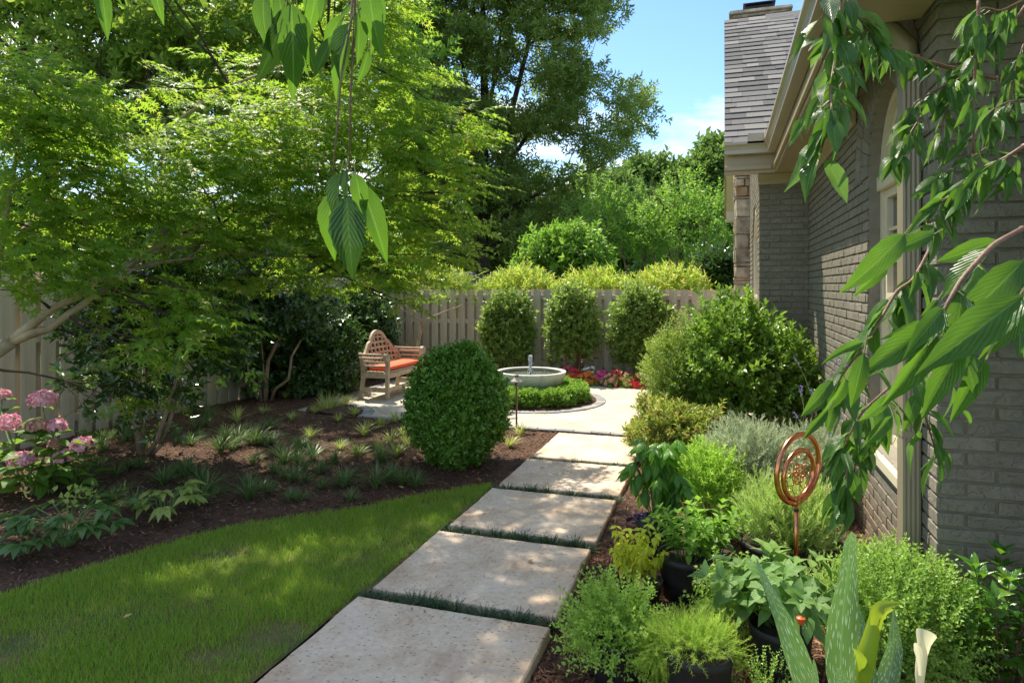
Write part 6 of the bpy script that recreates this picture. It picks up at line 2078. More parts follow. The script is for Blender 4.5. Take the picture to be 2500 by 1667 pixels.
# mint
b = at(1675, 1440); pot('black pot under the bright green mint', b, .15, .23)
b2_ = at(1740, 1425); pot('second black pot of mint, just right of the first', b2_, .14, .22)
for bb, lab, n in ((b, 'bright green mint in a black pot left of the sage', 19), (b2_, 'bright green mint crowding between the sage and the widest pot', 17)):
    t = thing('mint', lab, 'herb', bb + np.array((0, 0, .2)), 'potted herbs beside the path')
    mlv = lm('leaf', M['mint'], 3, width=.55, fold=.18, droop=.22, segs=4)
    st = stalks(t, bb + np.array((0, 0, .2)), n, .27, .21, M['stem_green'], .003)
    leafy(t, st, mlv, .062, 5, start=.25, angle=1.15, tip=4, tipsize=.7)

# yellow lemon balm
b = at(1560, 1452); pot('low black pot of yellow balm with a wooden marker', b, .125, .13)
t = thing('lemon_balm', 'yellow-green lemon balm in a low black pot near the fourth joint of the path', 'herb', b + np.array((0, 0, .11)), 'potted herbs beside the path')
bm_ = lm('leaf', M['balm'], 3, width=.66, fold=.12, droop=.5, segs=4)
st = stalks(t, b + np.array((-.02, 0, .11)), 14, .30, .14, M['twig_green'], .003)
leafy(t, st, bm_, .060, 6, start=.3, angle=1.25, droop=.75, tip=4, tipsize=.6)
M['wood_tag'] = mat_basic('wooden_marker', (.40, .25, .12), (.5, .34, .18), scale=12, rough=.8)
m = MB(); q = b + np.array((.02, -.09, .10)); m.box((q[0] - .012, q[1], q[2]), (q[0] + .012, q[1] + .003, q[2] + .07), .001)
o = m.build('plant_marker', M['wood_tag']); tag(o, 'small wooden plant marker stuck in the yellow balm pot', 'plant marker')

# pale oregano hanging over its pot, front left
b = at(1510, 1640); pot('black pot hidden under the pale oregano at the path side', b, .125, .19)
t = thing('oregano', 'pale green bushy oregano nearest the path at the front', 'herb', b + np.array((0, 0, .17)), 'potted herbs beside the path')
herb_cloud(t, b + np.array((-.02, 0, .20)), (.165, .15, .155), 560, SP_OREG, .105, M['oregano'], up=.4, shell=.7, low=-.55)
m = MB()
for i in range(2):
    q = limb(m, b + np.array((-.05 + .04 * i, .06, .2)), P(1468 + 30 * i, 1385, depth_of(1640) + .1), .002, .0015, .05, 7, 4)
    for k in range(1, 7): 
        pass
    ob = scatter('foliage', LF_WIDE, np.repeat(q[2:], 4, 0), orient(sphere_dirs(20, .3), .3), .02, M['oregano'], t); tag(ob, kind='stuff')
m.build('stem', M['stem_green'], t)

# feathery herb in the front pot
FB = at(1705, 1725); pot('black pot at the bottom edge with feathery herb hanging over its rim', FB, .13, .255, taper=.8)
t = thing('chamomile', 'feathery light green herb trailing over the front black pot', 'herb', FB + np.array((0, 0, .22)), 'potted herbs beside the path')
herb_cloud(t, FB + np.array((-.01, -.025, .285)), (.15, .12, .055), 620, SP_FEATH, .065, M['cham'], up=.55, shell=.9, low=-.15)
herb_cloud(t, FB + np.array((-.15, .0, .21)), (.06, .08, .085), 220, SP_FEATH, .07, M['cham'], up=-.7, shell=.9, low=-1)
b = at(1805, 1680)
t = thing('parsley', 'small curly parsley sprig beside the front black pot', 'herb', b, 'potted herbs beside the path')
st = stalks(t, b + np.array((-.03, 0, .02)), 7, .15, .06, M['stem_green'], .002)
for q in st:
    tag(scatter('foliage', SP_PARS, q[-1] + rng.normal(0, .014, (14, 3)), orient(sphere_dirs(14, .4), .5), .035, M['cham'], t), kind='stuff')
b = at(1790, 1560)
t = thing('parsley', 'leafy parsley between the front pot and the sage', 'herb', b, 'potted herbs beside the path')
herb_cloud(t, b + np.array((.03, .05, .17)), (.17, .14, .16), 420, SP_PARS, .07, M['oregano'], up=.5, shell=.9)
stalks(t, b, 14, .2, .12, M['stem_green'], .002)

# pineapple sage with big soft leaves
SB = at(1905, 1655); SPOT = pot('black pot of the big-leaved sage with a plant label on its rim', SB, .125, .24, taper=.82)
t = thing('pineapple_sage', 'big soft-leaved sage in front of the copper ornament', 'herb', SB + np.array((0, 0, .21)), 'potted herbs beside the path')
sgl = lm('leaf', M['sage'], 3, width=.50, fold=.16, droop=.30, segs=5, wave=.18)
st = stalks(t, SB + np.array((0, .03, .21)), 20, .30, .30, M['stem_green'], .004, lean=(-.02, .02, 0))
leafy(t, st, sgl, .125, 4, start=.35, angle=1.2, droop=.1, tip=4, tipsize=.55, size_top=.75)
# plant label on the pot and the orange drip nozzle
M['tag'] = mat_basic('printed_label', (.55, .30, .08), (.72, .62, .45), scale=9, rough=.4)
M['white'] = mat_basic('white_plastic', (.75, .75, .72), None, rough=.4)
d_ = -FWD
q = SB + d_ * .135 + RIGHT * .012 + np.array((0, 0, .19))
m = MB(); Mx = Matrix(((RIGHT[0], -FWD[0], 0, q[0]), (RIGHT[1], -FWD[1], 0, q[1]), (0, 0, 1, q[2])) + ((0, 0, 0, 1),)) @ Matrix.Rotation(R(-12), 4, 'Y')
m.box((-.019, 0, -.03), (.019, .0015, .035), 0, Mx)
lab = m.build('plant_label', M['tag']); tag(lab, 'orange and white plant label on the rim of the sage pot', 'plant label')
m = MB(); m.box((-.002, .0022, -.028), (.017, .0030, .012), 0, Mx); m.build('white_panel', M['white'], lab)
m = MB()
for k in range(5): m.box((.001, .0036, .006 - k * .0065), (.001 + random.uniform(.007, .014), .0040, .008 - k * .0065), 0, Mx)
m.build('print', M['wood_tag'], lab)
M['orange'] = mat_basic('orange_plastic', (.62, .09, .02), None, rough=.35)
q = P(1955, 1515, 2.42)
t = thing('drip_nozzle', 'small orange drip irrigation nozzle on a black stake under the sage leaves', 'irrigation nozzle', (q[0], q[1], BED))
m = MB(); m.lathe([(0, -.012), (.008, -.012), (.012, -.004), (.012, .004), (.016, .006), (.016, .012), (.006, .016), (0, .016)], q, 12); m.build('cap', M['orange'], t)
m = MB(); m.tube([(q[0], q[1], BED - .02), (q[0], q[1], q[2] - .012)], .004, 6); m.build('stake', M['pot'], t)

# marjoram mound at the corner of the house
b = at(2200, 1640)
t = thing('marjoram', 'big rounded mound of small-leaved marjoram below the downspout', 'herb', b, 'potted herbs beside the path')
herb_cloud(t, b + np.array((0, 0, .225)), (.275, .23, .235), 1500, SP_OREG, .10, M['thyme'], up=.8, shell=.55, low=-.8, amp=.12, floor=.0)
herb_cloud(t, b + np.array((-.02, 0, .36)), (.23, .2, .12), 260, SP_OREG, .10, M['thyme'], up=1.6, shell=.5)
herb_cloud(t, b + np.array((-.25, .05, .30)), (.16, .14, .10), 260, SP_NEED, .06, M['rosem'], up=.8, shell=.8)
stalks(t, b, 30, .36, .22, M['stem_green'], .0022)

# gardenia at the right edge
b = at(2440, 1690)
t = thing('gardenia', 'glossy gardenia shrub against the shaded brick at the right edge', 'shrub', b)
gl = lm('leaf', M['gard'], 3, width=.42, fold=.16, droop=.25, segs=5)
st = stalks(t, b, 24, .56, .22, M['twig'], .004)
leafy(t, st, gl, .085, 6, start=.22, angle=.95, tip=5, tipsize=.85, size_top=.8)
b = at(2190, 1660); b[0] += .0
for i, (px, pyb, n) in enumerate(((2235, 1690, 30), (1880, 1760, 26))):
    b = G(px, pyb); b[2] = 0
    t = thing('young_herb', ['little round-leaved seedling clump at the foot of the white calla', 'little glossy herb tips at the bottom edge left of the calla leaves'][i], 'herb', b)
    herb_cloud(t, b + np.array((0, 0, .10)), (.1, .1, .1), 120, SP_OREG, .06, M['thyme'], up=.7, shell=.8)

# ------------------------------------------------------------------ calla with spotted leaves
M['calla'] = mat_leaf('spotted_calla_leaf', (.075, .175, .055), (.10, .215, .07), trans=.28, tcol=(.28, .48, .08), rough=.33, spec=.5, veins=.1, vfreq=13, mid=(.19, .32, .12), flecks=True)
M['calla_g'] = mat_leaf('yellow_green_spathe', (.20, .29, .02), (.26, .34, .025), trans=.4, tcol=(.40, .50, .04), rough=.4)
M['calla_w'] = mat_leaf('cream_white_spathe', (.72, .70, .52), (.74, .73, .58), trans=.35, tcol=(.7, .62, .3), rough=.4)
CB = P(2040, 2050, 1.92); CB[2] = BED
calla = thing('calla_lily', 'calla lily with tall white-flecked leaves and two spathes at the front right', 'flower', CB)


def calla_leaf(path, wids, face, name='leaf', mat=None, wave=.0, fold=.22, cup=0.0):
    """a leaf blade along a 3-D path; wids are full widths in metres"""
    p = np.array(path, float); n = 22
    ts = np.linspace(0, 1, n); kt = np.linspace(0, 1, len(p))
    def cr(t):
        x = t * (len(p) - 1); i = min(len(p) - 2, int(x)); f = x - i
        p0, p1, p2, p3 = p[max(0, i - 1)], p[i], p[i + 1], p[min(len(p) - 1, i + 2)]
        return .5 * ((2 * p1) + (p2 - p0) * f + (2 * p0 - 5 * p1 + 4 * p2 - p3) * f * f + (3 * p1 - p0 - 3 * p2 + p3) * f ** 3)
    c = np.array([cr(t) for t in ts]); w = np.interp(ts, kt, wids) * .45; ph = random.uniform(0, 6); wob = .5 if wave else 0
    w[1:-1] = (w[:-2] + 2 * w[1:-1] + w[2:]) / 4
    tg = unit(np.gradient(c, axis=0)); f = np.asarray(face, float)
    V, UV = [], []
    cols = 4
    for i in range(n):
        z = unit(f - tg[i] * np.dot(f, tg[i])); x = np.cross(tg[i], z)
        for j in range(-cols, cols + 1):
            s = j / cols
            wz = fold * abs(s) ** 1.3 * w[i] + wave * w[i] * math.sin(ts[i] * 13 + (1.3 if s > 0 else 0)) * s * s
            V.append(c[i] + x * s * w[i] * (1 + wob * (.30 if s > 0 else .26) * math.sin(ts[i] * (11 if s > 0 else 9) + ph + (2.1 if s > 0 else 0)) * abs(s)) + z * wz); UV.append((s * .5 + .5, ts[i]))
    m_ = 2 * cols + 1; T = []
    for i in range(n - 1):
        for j in range(m_ - 1):
            a = i * m_ + j; T.append((a, a + 1, a + m_ + 1, a + m_))
    me = np_mesh(name, np.array(V) - CB, np.array(T), uv=np.array(UV), smooth=True)
    return link(name, me, calla, mat or M['calla'])


k = 1.92 / 1600.0
TOC = -FWD * .9 + UPV * .25
calla_leaf([CB, P(2060, 1800, 1.92), P(2052, 1640, 1.92), P(2058, 1500, 1.93), P(2070, 1390, 1.93), P(2076, 1322, 1.92), P(2079, 1296, 1.91)], [.03, 60 * k, 84 * k, 90 * k, 56 * k, 38 * k, 0], TOC + RIGHT * .15, wave=.26, fold=.12)
calla_leaf([CB, P(2010, 1800, 1.86), P(1960, 1650, 1.84), P(1915, 1530, 1.84), P(1880, 1450, 1.85), P(1858, 1395, 1.86), P(1846, 1362, 1.87)], [.03, 60 * k, 74 * k, 56 * k, 36 * k, 16 * k, 0], TOC + RIGHT * .35, wave=.25)
calla_leaf([CB, P(2140, 1800, 1.97), P(2165, 1680, 2.0), P(2180, 1600, 2.02), P(2182, 1540, 2.03), P(2182, 1482, 2.04)], [.03, 56 * k, 62 * k, 48 * k, 26 * k, 0], TOC - RIGHT * .3, wave=.22)
calla_leaf([CB, P(1975, 1790, 1.72), P(1985, 1700, 1.70), P(1986, 1640, 1.70), P(1986, 1606, 1.7)], [.03, 40 * k, 40 * k, 26 * k, 0], TOC + RIGHT * .6)
calla_leaf([CB, P(2075, 1770, 1.75), P(2062, 1690, 1.74), P(2050, 1645, 1.74), P(2040, 1628, 1.74)], [.03, 50 * k, 46 * k, 26 * k, 0], TOC)
calla_leaf([CB, P(2110, 1700, 1.98), P(2105, 1600, 2.0), P(2098, 1520, 2.02), P(2092, 1470, 2.03)], [.03, 60 * k, 56 * k, 34 * k, 0], TOC - RIGHT * .5)


def spathe(path, rads, lip, mat, open_dir, label):
    """a rolled spathe: a flaring tube, cut open towards its tip, with a recurved lip"""
    p = np.array(path, float); n = len(p); sides = 20
    tg = unit(np.gradient(p, axis=0)); od = np.asarray(open_dir, float)
    V = []
    for i in range(n):
        x = unit(od - tg[i] * np.dot(od, tg[i])); y = np.cross(tg[i], x)
        t = i / (n - 1)
        for j in range(sides + 1):
            a = 2 * math.pi * j / sides + .55                         # overlapping edges
            op = math.cos(a)                                           # 1 on the open side
            back = max(0.0, (t - .70) / .30)
            r = rads[i] * (1 + .10 * j / sides)
            sh = tg[i] * (lip[0] * back * op) + x * (lip[1] * back ** 2 * max(0, op)) - x * (lip[2] * back ** 2 * max(0, -op))
            V.append(p[i] + x * r * math.cos(a) + y * r * math.sin(a) + sh)
    T = []
    m_ = sides + 1
    for i in range(n - 1):
        for j in range(sides):
            a = i * m_ + j; T.append((a, a + 1, a + m_ + 1, a + m_))
    me = np_mesh('spathe', np.array(V) - CB, np.array(T), smooth=True)
    o = link('spathe', me, calla, mat); o['label'] = label; return o


q = [P(2108, 2000, 1.84), P(2107, 1780, 1.82), P(2107, 1690, 1.8), P(2109, 1650, 1.8), P(2112, 1620, 1.8), P(2117, 1590, 1.8), P(2125, 1560, 1.8), P(2132, 1530, 1.8), P(2138, 1508, 1.8), P(2143, 1492, 1.8), P(2147, 1482, 1.8)]
kk = 1.8 / 1600
spathe(q, [8 * kk, 9 * kk, 11 * kk, 16 * kk, 20 * kk, 20 * kk, 17 * kk, 15 * kk, 14 * kk, 15 * kk, 17 * kk], (10 * kk, 10 * kk, 2 * kk), M['calla_g'], RIGHT * .9 - FWD * .3, 'yellow-green half-rolled spathe with a pointed tip')
calla_leaf([P(2112, 1640, 1.782), P(2104, 1612, 1.775), P(2094, 1594, 1.772), P(2081, 1581, 1.77)], [30 * kk, 26 * kk, 15 * kk, 0], TOC - RIGHT * .4, 'spathe_lip', M['calla_g'], fold=-.3)
calla_leaf([P(2134, 1525, 1.782), P(2138, 1496, 1.78), P(2152, 1480, 1.778), P(2176, 1474, 1.78), P(2204, 1471, 1.79)], [22 * kk, 30 * kk, 30 * kk, 16 * kk, 0], UPV * .5 - FWD * .8, 'spathe_lip', M['calla_g'], fold=.25)
q = [P(2252, 1990, 1.92), P(2248, 1780, 1.92), P(2246, 1680, 1.92), P(2246, 1650, 1.92), P(2248, 1625, 1.92), P(2252, 1595, 1.92), P(2256, 1570, 1.92), P(2259, 1556, 1.92), P(2262, 1546, 1.92)]
spathe(q, [6 * k, 6 * k, 7 * k, 10 * k, 11 * k, 11 * k, 14 * k, 18 * k, 21 * k], (16 * k, 6 * k, 10 * k), M['calla_w'], -RIGHT * .5 - FWD * .8, 'white rolled spathe with a flaring lip')
calla_leaf([P(2248, 1648, 1.90), P(2246, 1610, 1.895), P(2240, 1582, 1.89), P(2234, 1568, 1.885)], [10 * k, 16 * k, 20 * k, 8 * k], -FWD + RIGHT * -.5, 'spathe_lip', M['calla_w'], fold=.6)

# ------------------------------------------------------------------ copper garden ornament
M['copper'] = mat_basic('copper_tube', (.62, .22, .10), (.72, .30, .15), scale=8, rough=.22, metal=1.0, bump=.05, bscale=40)
DSP = 3.34; C0 = P(1949, 1143, DSP); kS = DSP / 1600
sp = thing('copper_ornament', 'copper double-ring garden ornament with wire flower on a stem', 'garden ornament', np.array((C0[0], C0[1], .1)))
nrm = unit(-FWD * .852 + RIGHT * .524)
ux = unit(np.cross(UPV, nrm)); uz = unit(UPV + .10 * ux)


def ring_pts(c, r, n=48, rz=None, a0=0.0, a1=2 * math.pi):
    return [c + ux * r * math.cos(a) + uz * (rz or r) * math.sin(a) for a in np.linspace(a0, a1, n)]


RO = 82 * kS; RI = 58 * kS
m = MB(); m.tube(ring_pts(C0, RO), .0135, 10, cap=False); m.build('outer_ring', M['copper'], sp, smooth=True)
CI = C0 + UPV * (-4 * kS) + nrm * .012
CI = C0 - uz * (14 * kS) + nrm * .004
m = MB(); m.tube(ring_pts(CI, RI), .0125, 10, cap=False); m.build('inner_ring', M['copper'], sp, smooth=True)
m = MB()
for k6 in range(6):
    a = k6 * math.pi / 3 + .3
    m.tube(ring_pts(CI + ux * .024 * math.cos(a) + uz * .024 * math.sin(a), .024, 20), .0022, 6, cap=False)
    m.tube(ring_pts(CI + ux * .066 * math.cos(a) + uz * .066 * math.sin(a), .030, 20), .0022, 6, cap=False)
    m.tube([CI + ux * .08 * math.cos(a + .5) + uz * .08 * math.sin(a + .5), CI + ux * RI * math.cos(a + .5) + uz * RI * math.sin(a + .5)], .0022, 6)
m.tube(ring_pts(CI, .024, 20), .0022, 6, cap=False); m.tube(ring_pts(CI, .05, 24), .0022, 6, cap=False)
m.build('wire_flower', M['copper'], sp, smooth=True)
bot = C0 - uz * RO; ibt = CI - uz * RI
stem_top = bot
m = MB(); m.tube([(bot[0], bot[1], .12), bot - UPV * .012], .0115, 10); m.build('stem', M['copper'], sp, smooth=True)
m = MB(); m.tube([ibt, bot], .011, 10); m.tube([bot - ux * .032, bot + ux * .032], .0145, 10); m.tube([ibt - ux * .03, ibt + ux * .03], .0135, 10); m.build('tee_fitting', M['copper'], sp, smooth=True)
m = MB(); m.tube([bot - UPV * .045, bot - UPV * .03], .013, 10); m.build('collar', M['pot'], sp)

# ================================================================== BENCH, FOUNTAIN, LAMP, CHAIR, FLOWERS
M['teak'] = mat_basic('weathered_teak', (.40, .30, .19), (.56, .455, .33), scale=5, rough=.75, bump=.2, bscale=40, stretch=(3, 3, 3), rnd=.06)
M['cushion'] = mat_basic('orange_canvas', (.80, .125, .045), (.86, .15, .06), scale=30, rough=.85, bump=.15, bscale=220)
M['piping'] = mat_basic('orange_piping', (.62, .09, .03), None, rough=.8)
BW, BU, BL, BD = -4.76, 8.92, 1.10, .44
bench = thing('garden_bench', 'weathered teak garden bench with arched lattice back and scrolled arms on the patio', 'bench', (BW, BU, 0))
XF, XB, YL = BW + BD / 2, BW - BD / 2, BL / 2


def tb(lo, hi, nm, M_=None): m = MB(); m.box(lo, hi, .004, M_); return m.build(nm, M['teak'], bench)


for sg in (-1, 1):
    y = BU + sg * YL
    tb((XF - .05, y - .026, .001), (XF, y + .026, .60), 'leg')
    m = MB(); m.prism([(XB - .035, .001), (XB + .015, .001), (XB + .05, .30), (XB + .045, .48), (XB - .005, .66), (XB - .05, .66), (XB - .005, .46), (XB + .0, .30)], 1, y - .024, y + .024); m.build('leg', M['teak'], bench)
    tb((XB + .045, y - .02, .30), (XF - .051, y + .02, .375), 'side_rail')
    tb((XB + .01, y - .016, .10), (XF - .051, y + .016, .165), 'stretcher')
    for k, z in enumerate((.455, .515, .575)):
        tb((XB + .0, y - .013 + sg * .008 * k, z), (XF - .045, y + .013 + sg * .008 * k, z + .026), 'arm_slat')
    tb((XB - .03, y - .02 + sg * .035, .625), (XF - .045, y + .02 + sg * .035, .65), 'arm_slat')
    tb((XB - .0, y - .016 + sg * .07, .58), (XF - .045, y + .012 + sg * .07, .602), 'arm_slat')
    m = MB()                                                  # scrolled arm front
    pl = [(y - .03, .44), (y + .03, .44), (y + .03, .52)] if sg > 0 else [(y + .03, .44), (y - .03, .44), (y - .03, .52)]
    cy, cz, rr = y + sg * .035, .605, .062
    for i in range(15):
        a = R(-125 + i * 21); pl.append((cy + sg * rr * math.cos(a), cz + rr * math.sin(a)))
    m.prism(pl, 0, XF - .045, XF + .006); m.build('arm_scroll', M['teak'], bench)
tb((XF - .035, BU - YL + .027, .30), (XF - .006, BU + YL - .027, .375), 'seat_rail')
tb((XB + .0, BU - YL + .025, .30), (XB + .03, BU + YL - .025, .375), 'seat_rail')
tb((XF - .04, BU - YL + .027, .10), (XF - .012, BU + YL - .027, .16), 'stretcher')
for i in range(6):
    x = XB + .05 + i * (BD - .06) / 6
    tb((x, BU - YL - .02 if i < 5 else BU - YL + .027, .378), (x + .055, BU + YL + .02 if i < 5 else BU + YL - .027, .398), 'seat_slat')
# arched back, leaning a little
def bx(z): return XB + .02 - .17 * max(0.0, z - .40)
def top_of(y):
    a = abs(y - BU)
    if a < .25: return .70 + .255 * math.sqrt(max(0, 1 - (a / .27) ** 2)) + 0.0
    if a < .31: return .80 - (a - .25) / .06 * .02
    return .78 - .16 * math.sin(min(1, (a - .31) / .20) * math.pi / 2) ** 1.2
ys = np.linspace(BU - YL + .02, BU + YL - .02, 61)
V, F = [], []
for y in ys:
    z = top_of(y)
    dy = .01; tz = (top_of(y + dy) - top_of(y - dy)) / (2 * dy); n = np.array((-tz, 1)) / math.hypot(tz, 1)
    for q, o_ in ((0, 0), (.055, 0)):
        for th in (-.018, .018):
            zz = z - n[1] * q; yy = y - n[0] * q
            V.append((bx(zz) + th, yy, zz))
for i in range(len(ys) - 1):
    a = i * 4
    F += [(a, a + 4, a + 5, a + 1), (a + 2, a + 3, a + 7, a + 6), (a, a + 2, a + 6, a + 4), (a + 1, a + 5, a + 7, a + 3)]
F += [(0, 1, 3, 2), tuple(len(V) - 4 + j for j in (0, 2, 3, 1))]
m = MB(); m.add(V, F); m.build('back_rail', M['teak'], bench)
for k in range(-4, 5):
    y = BU + k * .115; z1 = top_of(y) - .05
    m = MB(); V = [(bx(z) + dx, y + dy, z) for z in (.40, z1) for dx in (-.01, .01) for dy in (-.014, .014)]
    m.add(V, [(0, 1, 3, 2), (4, 6, 7, 5), (0, 4, 5, 1), (2, 3, 7, 6), (0, 2, 6, 4), (1, 5, 7, 3)]); m.build('back_slat', M['teak'], bench)
for z in (.45, .53, .61, .69, .77, .85):
    hw = max([abs(y - BU) for y in ys if top_of(y) - .05 > z] or [0])
    if hw > .05:
        m = MB(); V = [(bx(zz) + dx, BU + s_ * hw, zz) for zz in (z - .012, z + .012) for dx in (-.008, .013) for s_ in (-1, 1)]
        m.add(V, [(0, 1, 3, 2), (4, 6, 7, 5), (0, 4, 5, 1), (2, 3, 7, 6), (0, 2, 6, 4), (1, 5, 7, 3)]); m.build('back_slat', M['teak'], bench)


def cushion_mesh(lx, ly, h, r=.03, n=14, s=18):
    V, F = [], []
    def outline(inset):
        return [(x, y) for x, y in _rr(lx - 2 * inset, ly - 2 * inset, .05 - inset * .5)]
    def _rr(a, b, rad):
        out = []
        for cx, cy, a0 in ((a / 2 - rad, b / 2 - rad, 0), (-a / 2 + rad, b / 2 - rad, 90), (-a / 2 + rad, -b / 2 + rad, 180), (a / 2 - rad, -b / 2 + rad, 270)):
            for i in range(6): an = R(a0 + 18 * i); out.append((cx + rad * math.cos(an), cy + rad * math.sin(an)))
        return out
    levels = [(.03, 0), (.006, .006), (0, .016), (0, h - .018), (.006, h - .006), (.03, h), (.09, h + .012)]
    m_ = 24
    for ins, z in levels:
        for x, y in outline(ins): V.append((x, y, z))
    for l in range(len(levels) - 1):
        for i in range(m_): F.append((l * m_ + i, l * m_ + (i + 1) % m_, (l + 1) * m_ + (i + 1) % m_, (l + 1) * m_ + i))
    F.append(tuple(range(m_))[::-1]); F.append(tuple((len(levels) - 1) * m_ + i for i in range(m_)))
    return np.array(V), F


cu = thing('seat_cushion', 'orange seat cushion on the teak bench', 'cushion', (BW + .02, BU, .40))
V, F = cushion_mesh(BD - .10, BL - .10, .062)
m = MB(); m.add(V + np.array((BW + .02, BU, .4005)), F); m.build('pad', M['cushion'], cu, smooth=True)
for z in (.414, .450):
    a, b_ = (BD - .10) / 2 + .001, (BL - .10) / 2 + .001
    c = .045; pts = []
    for cx, cy, a0 in ((a - c, b_ - c, 0), (-a + c, b_ - c, 90), (-a + c, -b_ + c, 180), (a - c, -b_ + c, 270)):
        for i in range(5): an = R(a0 + 22.5 * i); pts.append((BW + .02 + cx + c * math.cos(an), BU + cy + c * math.sin(an), z))
    pts.append(pts[0]); m = MB(); m.tube(pts, .0035, 5, cap=False); m.build('piping', M['piping'], cu, smooth=True)

# fountain
def mat_bowl():
    m, N, L, b = new_mat('pale_cast_concrete'); b.inputs['Roughness'].default_value = .7
    v = coords(N, L, (1, 1, .25)); n1 = noise(N, L, v, 9, 6, .6); r = ramp(N, [(.25, (.46, .46, .42)), (.5, (.66, .66, .61)), (.8, (.74, .73, .68))]); L.new(n1.outputs['Fac'], r.inputs[0])
    v2 = coords(N, L, 1.0); n2 = noise(N, L, v2, 28, 5, .7, 1.0); r2 = ramp(N, [(.28, (.45, .45, .42)), (.40, (1, 1, 1))]); L.new(n2.outputs['Fac'], r2.inputs[0])
    mx = N.new('ShaderNodeMix'); mx.data_type = 'RGBA'; mx.blend_type = 'MULTIPLY'; mx.inputs['Factor'].default_value = .6
    L.new(r.outputs[0], mx.inputs['A']); L.new(r2.outputs[0], mx.inputs['B']); L.new(mx.outputs['Result'], b.inputs['Base Color'])
    bp = N.new('ShaderNodeBump'); bp.inputs['Strength'].default_value = .15; bp.inputs['Distance'].default_value = .004; L.new(n2.outputs['Fac'], bp.inputs['Height']); L.new(bp.outputs[0], b.inputs['Normal'])
    return m


M['bowl'] = mat_bowl()
M['algae'] = mat_basic('algae_stained_concrete', (.13, .15, .05), (.24, .24, .15), scale=5, rough=.8)
m_, N_, L_, b_ = new_mat('still_water'); b_.inputs['Base Color'].default_value = (.11, .115, .085, 1); b_.inputs['Roughness'].default_value = .07; b_.inputs['Specular IOR Level'].default_value = .7
nn = noise(N_, L_, coords(N_, L_, 1.0), 26, 3, .5, .8); bp_ = N_.new('ShaderNodeBump'); bp_.inputs['Strength'].default_value = .3; bp_.inputs['Distance'].default_value = .004
L_.new(nn.outputs['Fac'], bp_.inputs['Height']); L_.new(bp_.outputs[0], b_.inputs['Normal']); M['water'] = m_
m_, N_, L_, b_ = new_mat('foaming_water'); b_.inputs['Base Color'].default_value = (.80, .86, .92, 1); b_.inputs['Roughness'].default_value = .12; b_.inputs['Transmission Weight'].default_value = .55; b_.inputs['IOR'].default_value = 1.33
M['foam'] = m_
FZ = .12
ft = thing('fountain', 'round pale concrete fountain bowl with a bubbling water jet inside the hedge ring', 'fountain', (RING_C[0], RING_C[1], .03))
m = MB(); m.lathe([(0, FZ), (.25, FZ), (.33, FZ + .02), (.41, FZ + .08), (.462, FZ + .155), (.488, FZ + .23), (.498, FZ + .277), (.5, FZ + .284), (.494, FZ + .29), (.452, FZ + .29), (.446, FZ + .286), (.443, FZ + .27)], RING_C, 72); m.build('bowl', M['bowl'], ft, smooth=True)
m = MB(); m.lathe([(.443, FZ + .27), (.436, FZ + .22), (.40, FZ + .13), (0, FZ + .09)], RING_C, 64); m.build('basin_lining', M['algae'], ft, smooth=True)
m = MB(); m.lathe([(0, .03), (.24, .03), (.24, FZ - .001), (0, FZ - .001)], RING_C, 40); m.build('pedestal', M['bowl'], ft)
m = MB(); m.lathe([(0, FZ + .232), (.2, FZ + .2322), (.438, FZ + .232)], RING_C, 48); m.build('water', M['water'], ft, smooth=True)
m = MB(); JC = RING_C + np.array((-.012, 0, 0)); zz = FZ + .232
m.lathe([(.011, zz), (.010, zz + .03), (.014, zz + .08), (.020, zz + .14), (.026, zz + .19), (.029, zz + .235), (.026, zz + .262), (.016, zz + .28), (0, zz + .288)], JC, 16, wob=lambda a, z: .22 * math.sin(a * 3 + z * 60) + .12 * math.sin(a * 7 - z * 110)); m.build('water_jet', M['foam'], ft, smooth=True)
n = 150
hh = rng.uniform(0, .29, n); aa_ = rng.uniform(0, 6.28, n); rr_ = .012 + .022 * rng.uniform(0, 1, n) + .03 * (1 - hh / .29) * rng.uniform(0, 1, n)
pd = np.stack([JC[0] + rr_ * np.cos(aa_), JC[1] + rr_ * np.sin(aa_), zz + hh], -1)
sp_ = rng.uniform(.05, .32, 60); sa_ = rng.uniform(0, 6.28, 60)
pd = np.vstack([pd, np.stack([RING_C[0] + sp_ * np.cos(sa_), RING_C[1] + sp_ * np.sin(sa_), zz + rng.uniform(.002, .03, 60)], -1)])
octa = (np.array([(1, 0, 0), (-1, 0, 0), (0, 1, 0), (0, -1, 0), (0, 0, 1.8), (0, 0, -1.2)], float), np.array([(0, 2, 4), (2, 1, 4), (1, 3, 4), (3, 0, 4), (2, 0, 5), (1, 2, 5), (3, 1, 5), (0, 3, 5)]))
tag(scatter('droplets', octa, pd, frames(np.tile((0, 1.0, 0), (len(pd), 1)), np.tile((0, 0, 1.0), (len(pd), 1))), rng.uniform(.002, .0055, len(pd)), M['foam'], ft), kind='stuff')
m = MB(); m.lathe([(.008, zz - .02), (.008, zz + .012), (.011, zz + .016), (.011, zz + .03), (0, zz + .03)], JC + np.array((.006, -.004, 0)), 10); m.build('nozzle', M['dark_metal'], ft)

